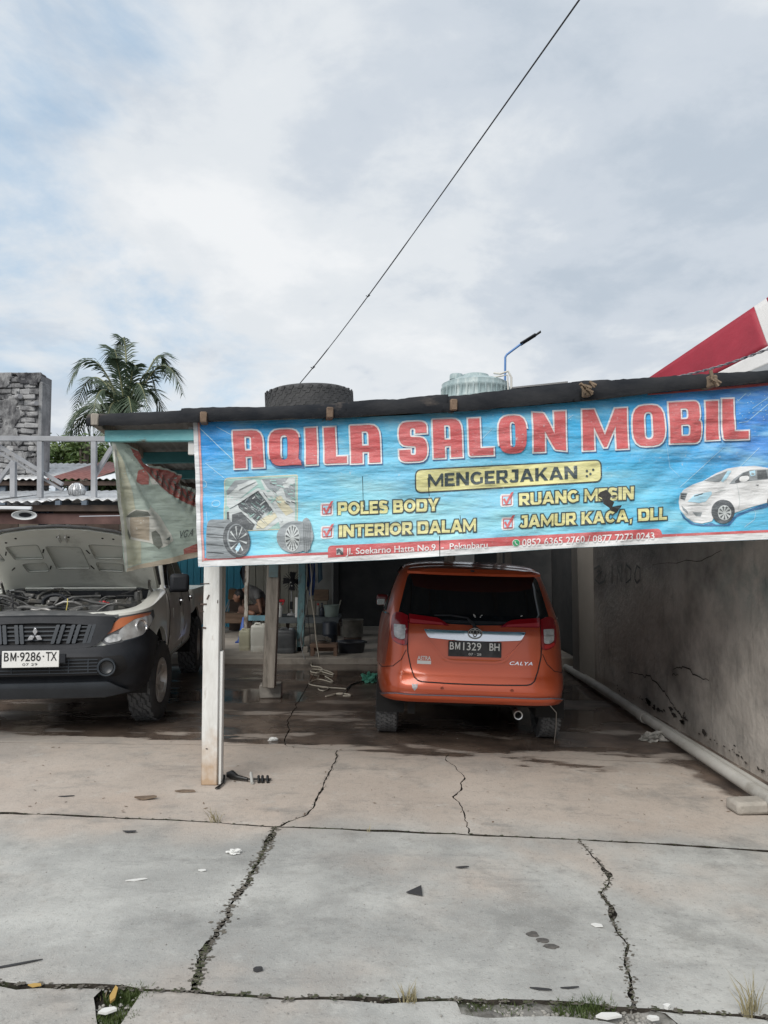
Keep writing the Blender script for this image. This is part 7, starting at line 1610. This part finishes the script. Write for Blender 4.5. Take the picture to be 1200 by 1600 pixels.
#                0 pelvis         1 waist           2 chest          3 shoulders/neck     4 neck           5 head
V_ = [(.10, .0, .13), (.07, -.02, .30), (-.02, -.05, .43), (-.12, -.08, .47), (-.20, -.11, .44), (-.27, -.14, .36),
      (.05, -.24, .43), (.12, -.28, .22), (.16, -.33, .05),          # near arm: shoulder, elbow, wrist (right of picture)
      (-.18, .10, .44), (-.22, .05, .22), (-.16, -.12, .10),          # far arm
      (.13, -.16, .10), (-.24, -.30, .12), (.02, -.40, .06), (.06, -.44, .05),   # leg folded in front
      (.06, .16, .10), (-.30, .10, .12), (-.10, -.14, .06), (-.04, -.2, .05)]
E_ = [(0, 1), (1, 2), (2, 3), (3, 4), (4, 5), (2, 6), (6, 7), (7, 8), (3, 9), (9, 10), (10, 11), (0, 12), (12, 13), (13, 14), (14, 15), (0, 16), (16, 17), (17, 18), (18, 19)]
Rr = [.125, .12, .13, .08, .05, .08, .05, .038, .026, .055, .04, .028, .08, .062, .042, .032, .08, .062, .042, .032]
skinned(V_, E_, Rr, 'body', skin, per)
sv = [(.11, .0, .16), (.075, -.02, .31), (-.02, -.05, .435), (-.12, -.08, .475), (.05, -.245, .425), (.10, -.27, .29), (-.18, .10, .44), (-.21, .06, .29)]
skinned(sv, [(0, 1), (1, 2), (2, 3), (2, 4), (4, 5), (3, 6), (6, 7)], [.145, .145, .152, .095, .075, .060, .075, .06], 'shirt', shirt, per)
tv = [(.11, .0, .12), (.13, -.16, .10), (-.24, -.30, .12), (-.02, -.385, .07), (.06, .16, .10), (-.30, .10, .12), (-.13, -.12, .07)]
skinned(tv, [(0, 1), (1, 2), (2, 3), (0, 4), (4, 5), (5, 6)], [.135, .098, .078, .056, .098, .078, .056], 'trousers', trous, per)
hm = bmesh.new(); bmesh.ops.create_uvsphere(hm, u_segments=20, v_segments=14, radius=1, matrix=Matrix.Translation((-.265, -.13, .375)) @ Matrix.Diagonal((.098, .10, .108, 1)))
finish(hm, 'hair', hair_m, per, smooth=80)
fc = bmesh.new(); bmesh.ops.create_uvsphere(fc, u_segments=18, v_segments=12, radius=1, matrix=Matrix.Translation((-.305, -.155, .325)) @ Matrix.Diagonal((.072, .075, .088, 1)))
finish(fc, 'face', skin, per, smooth=80); MB().lathe([(0, .03), (.010, .008), (.014, 0)], 8, axisM((-.365, -.185, .31), (-.85, -.4, -.25))).build('nose', skin, per)
for y_ in (-.225, -.105): MB().lathe([(0, .006), (.010, 0)], 8, axisM((-.352 + (y_ + .165) * .35, y_ * .6 - .07, .335), (-.9, -.3, 0))).build('eye', hair_m, per)
MB().lathe([(0, .01), (.022, .006), (.024, 0)], 10, axisM((-.26, -.225, .345), (0, -1, 0))).build('ear', skin, per)
for (hx, hy, hz, dx) in ((.16, -.34, .045, -.05), (-.16, -.13, .095, -.06)):   # hands: palm and five fingers
    hv = [(hx, hy, hz), (hx + dx * .8, hy - .03, hz - .015)]; he = [(0, 1)]; hr_ = [(.028, .018), (.032, .014)]
    for f, ln in enumerate((.055, .065, .07, .065, .05)):
        b = len(hv); sp_ = (f - 2) * .017; hv += [(hx + dx * 1.1 + dx * (.2 if f else -.3), hy - .04 + sp_ * (1 if f else 1.6), hz - .018), (hx + dx * 1.1 - ln * .6, hy - .05 + sp_ * 1.25, hz - .024), (hx + dx * 1.1 - ln, hy - .05 + sp_ * 1.3, hz - .040)]; he += [(1, b), (b, b + 1), (b + 1, b + 2)]; hr_ += [.0095, .0085, .007]
    skinned(hv, he, hr_, 'hand', skin, per, sub=1)
# jerrycans
def jerry(px0, px1, pyt, pyb, Y, m, label, capm, grp=None):
    a = at(px0, pyb, Y); b = at(px1, pyb, Y); zt = at(px0, pyt, Y).z; zb = a.z; w_ = b.x - a.x; h = zt - zb; cx = (a.x + b.x) / 2; j = thing('jerrycan', label, 'jerrycan', (cx, Y + w_ * .35, FZ)); z0 = 0
    loops = []; bm = bmesh.new(); n = 32
    def ringp(z, s): return [bm.verts.new((s * w_ / 2 * math.copysign(abs(math.cos(t)) ** .55, math.cos(t)), s * w_ * .38 * math.copysign(abs(math.sin(t)) ** .55, math.sin(t)), z)) for t in [2 * math.pi * (k + .5) / n for k in range(n)]]
    R_ = [ringp(z, s) for z, s in ((0, .90), (.02, .97), (h * .2, .98), (h * .22, .955), (h * .25, .985), (h * .70, 1.0), (h * .80, 1.0), (h * .82, .97), (h * .85, .99), (h * .93, .95), (h * .97, .85), (h * .975, .6))]
    for A, B in zip(R_, R_[1:]):
        for k in range(n): bm.faces.new((A[k], A[(k + 1) % n], B[(k + 1) % n], B[k]))
    bm.faces.new(R_[0][::-1]); bm.faces.new(R_[-1]); finish(bm, 'can_body', m, j, smooth=50)
    MB().lathe([(0, .035), (.035, .035), (.04, .028), (.04, 0)], 18, Matrix.Translation((w_ * .28, -w_ * .1, h * .95))).build('cap', capm, j, bevel=.003)
    MB().tube([(-w_ * .3, 0, h * .95), (-w_ * .22, 0, h * 1.03), (w_ * .02, 0, h * 1.03), (w_ * .08, 0, h * .95)], .016, 8).build('handle', m, j, smooth=60); return j
jerry(372, 391, 986, 1018, 11.95, hdpe_y, 'smaller yellowish jerrycan, left of the white one', hdpe_y); jerry(390, 417, 979, 1022, 11.75, hdpe, 'tall white jerrycan behind the leaning post', hdpe); jerry(430, 461, 990, 1028, 11.55, grey_plastic, 'dark grey jerrycan between the leaning post and the blue post', mat('cap_grey', (.2, .22, .24), rough=.5))
# bottles, sprayer, basin, fan
def put(px, py, Y): p = at(px, py, Y); p.z = tz + .002; return p
sb = thing('spray_bottle', 'white spray bottle with a red trigger on the work table', 'bottle', tuple(put(437, 965, 13.5))); MB().lathe([(0, 0), (.045, 0), (.05, .01), (.05, .15), (.04, .19), (.018, .22), (.018, .25)], 20).build('bottle_body', mat('bottle_white', (.6, .6, .58), rough=.4), sb)
rp = mat('trigger_red', (.5, .02, .03), rough=.4); MB().box((.02, 0, .285), (.14, .04, .05)).build('spray_head', rp, sb, bevel=.012); MB().box((.06, 0, .25), (.02, .02, .07), rotm(0, 20, 0)).build('trigger', rp, sb); MB().box((-.035, 0, .285), (.04, .03, .035)).build('nozzle', mat('nozzle_white', (.7, .7, .7), rough=.4), sb, bevel=.004)
rl = thing('paper_roll', 'upright white roll standing against the blue post', 'roll', tuple(put(464.5, 965, 13.4))); MB().lathe([(.012, .001), (.038, .001), (.04, .01), (.04, .34), (.036, .35), (.012, .35)], 24).build('roll', mat('roll_white', (.70, .70, .68), rough=.7), rl); MB().lathe([(.012, .0), (.012, .352)], 12).build('core', mat('cardcore', (.3, .22, .15), rough=.9), rl)
bs = thing('basin', 'pale green plastic basin at the right end of the work table', 'basin', tuple(put(518, 966, 13.5))); MB().lathe([(0, .0), (.105, 0), (.115, .01), (.125, .1), (.135, .195), (.145, .2), (.145, .212), (.13, .21), (.118, .11), (.105, .015), (0, .012)], 32).build('bowl', mat('basin_green', (.22, .28, .26), (.28, .34, .31), 5, .5), bs, smooth=50); MB().tube([(.10, 0, .05), (.165, 0, .30)], .01, 6).build('brush_handle', mat('brush_h', (.35, .33, .28), rough=.6), bs)
bt = thing('dark_bottle', 'dark slim bottle beside the pale green basin', 'bottle', tuple(put(503, 964, 13.6))); MB().lathe([(0, 0), (.04, 0), (.042, .01), (.042, .13), (.03, .16), (.014, .18), (.014, .22), (.018, .222), (.018, .24), (0, .24)], 20).build('bottle_body', mat('bottle_dark', (.03, .035, .05), rough=.25), bt); MB().lathe([(.0165, .21), (.0165, .245), (0, .245)], 16).build('cap', slate, bt)
bt2 = thing('clear_bottle', 'small clear bottle behind the dark slim bottle', 'bottle', tuple(put(497, 962, 13.9))); MB().lathe([(0, 0), (.035, 0), (.036, .14), (.014, .17), (.014, .2)], 18).build('bottle_body', mat('bottle_clear', (.25, .25, .24), rough=.2), bt2); MB().lathe([(.017, .185), (.017, .215), (0, .215)], 14).build('cap', rp, bt2)
fn = thing('pedestal_fan', 'black fan on a thin stem at the back of the work table', 'fan', tuple(put(456, 962, 13.9))); c = at(457, 908, 13.9) - Vector(fn.location); fm = mat('fan_black', (.012, .013, .016), rough=.4)
MB().lathe([(0, 0), (.09, 0), (.08, .03), (.02, .05), (.015, .06)], 20).build('foot', mat('fan_foot', (.5, .5, .5), rough=.5), fn); MB().tube([(0, 0, .05), (-.01, 0, c.z - .1)], .014, 8).build('stem', steel, fn); MB().box((-.01, 0, .18), (.05, .05, .14)).build('switch_box', fm, fn, bevel=.01)
MB().lathe([(0, -.10), (.05, -.09), (.06, .0), (.03, .02), (0, .02)], 18, axisM(c, (.1, -1, 0))).build('motor', fm, fn)
mb = MB()
for k in range(22): a = k * 2 * math.pi / 22; M = axisM(c, (.1, -1, 0)); mb.tube([M @ Vector((r_ * math.cos(a), r_ * math.sin(a), h)) for r_, h in ((.03, .10), (.13, .095), (.185, .05), (.185, -.01), (.12, -.06), (.03, -.06))], .0028, 4)
o = mb.build('guard', fm, fn); o['kind'] = 'stuff'
for k in range(4): a = k * math.pi / 2; M = axisM(c, (.1, -1, 0)) @ Matrix.Rotation(a, 4, 'Z'); mb = MB(); mb.face([M @ Vector(p) for p in ((.02, -.03, .03), (.16, -.07, .015), (.17, .05, .045), (.02, .03, .05))]); mb.build('blade', fm, fn)
for dx, dz in ((-.02, .0), (.0, -.06)): MB().box(c + Vector((dx, -.11, dz - .02)), (.025, .01, .02)).build('badge', ink_w, fn)
# hanging cloths, cords
def cloth(pts, Y, name, label, m, cat='cloth', fold=.03):
    t = thing(name, label, cat, tuple(at(pts[0][0], pts[0][1], Y))); bm = poly2bm([pp(pts)]); cutgrid(bm, 3, 4)
    def f(u, v, o): p = at(u, -v, Y); p.y += fold * math.sin(u * .9) + fold * .6 * math.sin(v * .2 + u * .3) + o; return p
    lay(bm, f, 0, .006); finish(bm, 'fabric', m, t, world=True, smooth=60); return t
cloth([(481, 878), (492, 876), (493, 905), (490, 930), (484, 932), (480, 915)], 12.2, 'blue_cloth', 'blue cloth hanging beside the peeling blue post', mat('cloth_blue', (.02, .05, .16), (.04, .08, .24), 6, .9))
cloth([(496, 870), (503, 870), (504, 905), (497, 912)], 14.2, 'pale_blue_cloth', 'faded blue cloth hanging left of the cement pillar', mat('cloth_pale', (.06, .11, .15), (.1, .16, .2), 6, .9)); cloth([(380, 878), (385, 876), (385, 918), (379, 912), (375, 895)], 13.4, 'dark_cloth', 'dark cloth hanging at the slim whitewashed pole', mat('cloth_dark', (.015, .02, .028), rough=.9))
def cord(name, label, pts, r, m, cat='cable', n=6):
    t = thing(name, label, cat, tuple(pts[0])); out = []
    for i in range(len(pts) - 1):      # smooth the run
        p0, p1, p2, p3 = pts[max(i - 1, 0)], pts[i], pts[i + 1], pts[min(i + 2, len(pts) - 1)]
        for k in range(n):
            s_ = k / n; out.append(.5 * ((2 * p1) + (p2 - p0) * s_ + (2 * p0 - 5 * p1 + 4 * p2 - p3) * s_ ** 2 + (-p0 + 3 * p1 - 3 * p2 + p3) * s_ ** 3))
    out.append(pts[-1]); MB().tube(out, r, 6).build('cord', m, t, world=True, smooth=60); return t
def GG(*l): 
    o = []
    for x, y in l: p = G(x, y); p.z += .012; o.append(p)
    return o
cord('hanging_cable', 'cream cable hanging from the roof to the platform edge', [at(484, 850, 11.0), at(485, 880, 11.0), at(487, 905, 11.0), at(486, 930, 11.0), at(491, 965, 11.0), at(494, 1000, 11.0), at(499, 1030, 11.0)], .009, cream_cable)
cord('hanging_wire', 'thin grey wire hanging beside the blue post', [at(487, 852, 11.1), at(489, 890, 11.1), at(483, 925, 11.1), at(477, 960, 11.1), at(470, 1000, 11.4), at(476, 1030, 11.05)], .0055, mat('wire_grey', (.25, .25, .25), rough=.6))
cord('black_wire', 'black wire looped at the peeling blue post', [at(478, 850, 11.5), at(482, 900, 11.5), at(484, 915, 11.5), at(478, 930, 11.5), at(484, 990, 11.5), at(484, 1028, 11.3)], .006, black_cable)
cord('cable_coil', 'cream cable lying in loose loops on the wet floor', GG((487, 1037), (487, 1042), (500, 1044), (504, 1049), (496, 1053), (486, 1051), (488, 1048), (504, 1048), (519, 1053), (520, 1056), (510, 1053), (500, 1050)), .009, cream_cable)
cord('floor_cable', 'long cream cable wandering on the wet floor towards the orange car', GG((508, 1058), (520, 1066), (515, 1067), (500, 1063), (488, 1066), (483, 1070), (492, 1073), (513, 1076), (506, 1081), (498, 1079), (502, 1076), (530, 1077), (541, 1079), (536, 1086), (523, 1086), (512, 1089), (509, 1090), (520, 1088), (528, 1085), (546, 1087), (547, 1089), (536, 1089)), .008, cream_cable)
cord('dark_cable', 'dark cable leading from the floor cable to the green rag', GG((536, 1086), (545, 1075), (553, 1070), (572, 1065)), .010, mat('cable_brown', (.05, .04, .035), rough=.6))
cord('edge_cable', 'pale cable along the edge of the raised platform', GG((474, 1036), (500, 1031), (525, 1030), (545, 1031), (553, 1034), (547, 1037), (540, 1034)), .011, mat('cable_pale', (.34, .32, .28), rough=.6)); cord('platform_cable', 'black cable along the platform edge under the jerrycans', GG((346, 1027), (372, 1029), (400, 1032), (440, 1031), (462, 1033), (458, 1037), (450, 1034)), .008, black_cable)
# stool, drum, tub, box
stl = thing('wooden_stool', 'low brown wooden stool at the platform edge', 'stool', tuple(at(506, 1030, 11.3))); ww = mat('stool_wood', (.14, .085, .06), (.21, .14, .1), 5, .8)
sw_ = MB().box((at(506, 1005, 11.35).x, 11.4, at(506, 1009, 11.3).z), (.40, .26, .05)); sw_.build('seat', ww, stl, world=True, bevel=.006)
for px in (488, 524):
    for y in (11.3, 11.5): x = at(px, 1010, 11.3).x; MB().beam((x, y, FZ), (x, y, at(506, 1010, 11.3).z), .05, .05).build('leg', ww, stl, world=True)
MB().box((at(506, 1020, 11.4).x, 11.42, .17), (.30, .02, .05)).build('stretcher', ww, stl, world=True)
dish = thing('small_dish', 'small dark dish on the low wooden stool', 'dish', tuple(at(505, 1004, 11.4))); MB().lathe([(0, .0), (.05, 0), (.085, .018), (.088, .02), (.05, .006), (0, .006)], 20, Matrix.Translation((0, 0, .01))).build('dish', steel, dish)
dr = thing('metal_pot', 'dull metal pot standing in the dark doorway', 'pot', (at(551, 1010, 12.8).x, 12.8, FZ)); pm = mat('pot_metal', (.10, .10, .09), (.20, .19, .17), 6, .5, metal=.4); MB().lathe([(0, .0), (.17, 0), (.175, .02), (.175, .27), (.185, .28), (.18, .29), (.165, .28), (.16, .02), (0, .015)], 36, Matrix.Translation((0, 0, .13))).build('pot_body', pm, dr, smooth=50); MB().lathe([(0, 0), (.15, 0), (.15, .13), (0, .13)], 20).build('base', wood_dark, dr); MB().tube([(-.18, 0, .36), (-.22, 0, .36), (-.22, 0, .32), (-.18, 0, .32)], .008, 6).build('handle', pm, dr)
tub = thing('black_tub', 'wide black plastic tub on the platform below the metal pot', 'tub', (at(548, 1026, 11.6).x, 11.75, FZ)); MB().lathe([(0, 0), (.19, 0), (.22, .15), (.235, .16), (.23, .17), (.21, .155), (.18, .012), (0, .012)], 36).build('tub', mat('tub_black', (.02, .022, .028), rough=.35), tub, smooth=50); MB().box((.22, 0, .155), (.05, .1, .012)).build('grip', black_plastic, tub)
cyl = thing('black_barrel', 'dark blue-black barrel under the right end of the work table', 'barrel', (at(515, 1000, 12.9).x, 12.95, FZ)); MB().lathe([(0, 0), (.11, 0), (.125, .02), (.125, .15), (.13, .16), (.125, .17), (.125, .34), (.11, .36), (0, .36)], 28).build('barrel_body', mat('barrel_navy', (.012, .018, .03), rough=.5), cyl, smooth=40); MB().lathe([(0, .365), (.03, .365), (.03, .355)], 14).build('bung', slate, cyl)
sack = thing('cement_sack', 'crumpled grey sack under the work table by the blue post', 'sack', (at(492, 1003, 12.0).x, 12.2, FZ)); bm = bmesh.new(); bmesh.ops.create_icosphere(bm, subdivisions=4, radius=1, matrix=Matrix.Diagonal((.24, .2, .12, 1)))
for v in bm.verts: v.co += v.co.normalized() * .03 * fbm(v.co.x * 9, v.co.y * 9, v.co.z * 9); v.co.z = max(v.co.z + .10, 0)
finish(bm, 'sack_body', mat('sack', (.18, .165, .145), (.27, .25, .22), 7, .9), sack, smooth=60); MB().box((.2, -.05, .16), (.1, .03, .05), rotm(0, 30, 20)).build('tied_mouth', MATS['sack'], sack, bevel=.01)
# shelf and boxes left of the pillar
sh = thing('parts_cabinet', 'brown cabinet on the work table left of the cement pillar', 'cabinet', tuple(put(494, 965, 14.1))); MB().box((0, 0, .13), (.42, .22, .26)).build('case', mat('cab_beige', (.20, .19, .16), (.26, .24, .2), 4, .8), sh, bevel=.005); MB().box((.10, -.02, .36), (.26, .2, .2)).build('case', wood_brown, sh, bevel=.005); MB().box((0, -.113, .13), (.008, .004, .24)).build('door_gap', seam, sh)
bc = thing('blue_cone', 'small blue cone standing behind the yellowish jerrycan', 'cone', (at(382, 985, 13.2).x, 13.1, FZ)); MB().lathe([(.10, .02), (.095, .03), (.02, .42), (.012, .43), (0, .43)], 24).build('cone', mat('cone_blue', (.02, .08, .33), rough=.5), bc); MB().box((0, 0, .012), (.24, .24, .024)).build('foot', mat('cone_foot', (.02, .06, .25), rough=.5), bc, bevel=.005)
# rag by the wheel
def crumple(name, label, P, s, m, seed=0, cat='rag', flat=.5):
    t = thing(name, label, cat, tuple(P)); bm = bmesh.new(); bmesh.ops.create_icosphere(bm, subdivisions=4, radius=1, matrix=Matrix.Diagonal((s[0], s[1], s[2], 1)))
    for v in bm.verts:
        n_ = fbm(v.co.x / s[0] * 2 + seed, v.co.y / s[1] * 2, v.co.z * 2 / s[2] + seed, 4); v.co *= 1 + .75 * n_; v.co.z = max(v.co.z * 1.0 + s[2] * .55, .002)
    finish(bm, 'fabric', m, t, smooth=25); return t
crumple('green_rag', 'crumpled green rag beside the orange car', G(577, 1066), (.085, .07, .07), mat('rag_green', (.05, .24, .17), (.10, .34, .25), 9, .8), 3); crumple('white_rag', 'crumpled grey-white rag under the long pipe by the wall', G(1022, 1158), (.10, .05, .05), mat('rag_white', (.10, .10, .09), (.42, .40, .37), 12, .9, bump=.006), 9)
crumple('paper_scrap', 'white crumpled scrap on the slab left of the wide crack', G(365, 1333), (.030, .022, .012), mat('scrap_white', (.62, .62, .60), rough=.8), 5, 'scrap'); crumple('paper_scrap', 'white scrap beside the thin crack under the shed edge', G(427, 1157), (.035, .02, .016), MATS['scrap_white'], 6, 'scrap')
def shard(px, py, w_, d_, label, m, rz=0, name='debris', cat='debris', h=.004, pts=None, curl=.01):
    P = G(px, py); t = None; mb = MB(); q = pts or [(-.5, -.2), (-.1, -.5), (.5, -.35), (.35, .3), (-.2, .5)]
    c, s_ = math.cos(R(rz)), math.sin(R(rz)); top = [Vector((P.x + (x * w_ * c - y * d_ * s_), P.y + (x * w_ * s_ + y * d_ * c), P.z + h + curl * abs(x))) for x, y in q]; bot = [p - Vector((0, 0, h)) for p in top]
    tv_ = [mb.bm.verts.new(p) for p in top]; bv = [mb.bm.verts.new(p) for p in bot]; mb.bm.faces.new(tv_); mb.bm.faces.new(bv[::-1])
    for i in range(len(q)): mb.bm.faces.new((tv_[i], bv[i], bv[(i + 1) % len(q)], tv_[(i + 1) % len(q)]))
    o = mb.build(name, m, None); bmesh.ops; o.data.transform(Matrix.Translation(-P)); o.location = P; return tag(o, label, cat)
dk = mat('debris_dark', (.035, .035, .037), rough=.7); br = mat('debris_brown', (.12, .085, .06), (.2, .15, .11), 20, .9); wh = MATS['scrap_white']; yl = mat('debris_yellow', (.42, .27, .08), rough=.8)
shard(648, 1394, .085, .10, 'black triangular shard in the middle of the front slab', dk, 10, pts=[(-.5, -.1), (.3, -.5), (.5, .5)]); shard(228, 1249, .14, .05, 'curled brown bark chip left of the white post', br, 8, curl=.03, h=.01); shard(290, 1237, .14, .05, 'dark flattened leaf litter at the foot of the white post', br, 0, h=.006)
shard(104, 1245, .10, .015, 'thin dark stick on the pinkish slab at the left', dk, 10); shard(203, 1301, .08, .025, 'curled grey strip just below the main joint at the left', dk, 0, curl=.02); shard(722, 1356, .07, .015, 'small dark splinter above the triangular shard', dk, 8); shard(213, 1376, .10, .018, 'long white paper strip on the left slab', wh, 15); shard(316, 1361, .04, .02, 'tiny white flake above the long paper strip', wh, 0)
shard(22, 1509, .20, .012, 'thin dark stick lying at the lower left edge', dk, 22); shard(403, 1518, .035, .02, 'small black stone chip on the middle slab near the lowest joint', dk, 10, h=.012); shard(933, 1447, .05, .03, 'small white scrap beside the right crack', wh, -20); shard(55, 1541, .05, .02, 'yellow leaf on the lowest joint at the left', yl, 0); shard(845, 1547, .08, .012, 'dark twig just above the rubble strip', dk, -10); shard(890, 1545, .07, .008, 'fine dark twig right of the first twig above the rubble strip', dk, 5)
shard(950, 1590, .09, .03, 'large white flat fragment in the rubble strip', wh, 4, h=.008); shard(1020, 1594, .04, .018, 'white fragment at the right end of the rubble strip', wh, -8, h=.01); shard(168, 1582, .06, .03, 'torn white scrap lying in the weedy wedge', wh, 20, h=.008); shard(178, 1556, .022, .10, 'orange brown strip lying in the weedy wedge', yl, 8, h=.008); shard(1041, 1576, .03, .02, 'pale chip right of the rubble strip', wh, 30, h=.01)
for k, (px, py) in enumerate(((833, 1460), (847, 1470), (861, 1479))): shard(px, py, .055, .04, ('largest and topmost of three dark spots on the front slab', 'middle one of three dark spots on the front slab', 'lowest one of three dark spots on the front slab')[k], mat('spot_%d' % k, (.06, .058, .055), (.12, .11, .10), 30, .9), 0, 'oil_spot', 'spot', h=.002, pts=[(x * (1 + .5 * fbm(x * 3 + k, y * 3)), y * (1 + .5 * fbm(x * 3, y * 3 + k))) for x, y in ell(0, 0, .5, .5, 16)], curl=0)
# broken car part by the post
cv = thing('drive_shaft', 'small greasy black drive shaft lying beside the white post', 'car part', tuple(G(385, 1222))); gp_ = lambda x, y, z=.02: G(x, y) + Vector((0, 0, z)); gm_ = mat('greasy_black', (.012, .012, .012), rough=.35)
MB().tube([gp_(354, 1217, .03), gp_(362, 1217, .03), gp_(371, 1220, .025), gp_(387, 1222, .02)], .02, 12, radii=[.016, .03, .016, .010]).build('boot', gm_, cv, world=True, smooth=50); MB().tube([gp_(387, 1222, .02), gp_(424, 1220, .012)], .006, 8).build('shaft', gm_, cv, world=True); MB().tube([gp_(392, 1217, .04), gp_(394, 1226, .01)], .011, 8).build('joint', mat('joint_pale', (.4, .4, .38), rough=.5), cv, world=True)
for x in (404, 410, 418): MB().tube([gp_(x, 1218, .022), gp_(x + .5, 1224, .006)], .010, 8).build('ring', gm_, cv, world=True)
mb = MB()
for k in range(2): mb.tube([gp_(350 + k, 1216, .02), gp_(349, 1226, .012), gp_(340 - k * 3, 1234, .01)], .006, 6)
mb.build('wire_end', gm_, cv, world=True)
# litter of leaves on the yard
mb = MB()
for _ in range(150):
    P = G(random.uniform(-10, 1180), 1120 + 170 * random.random()) + Vector((0, 0, .004)); a = random.uniform(0, 6.3); d = Vector((math.cos(a), math.sin(a), random.uniform(-.1, .3))) * random.uniform(.006, .02); e = Vector((-math.sin(a), math.cos(a), random.uniform(-.2, .4))) * random.uniform(.002, .007); mb.face([P - d, P + e, P + d, P - e])
tag(mb.build('leaf_litter', br, smooth=0), kind='stuff')
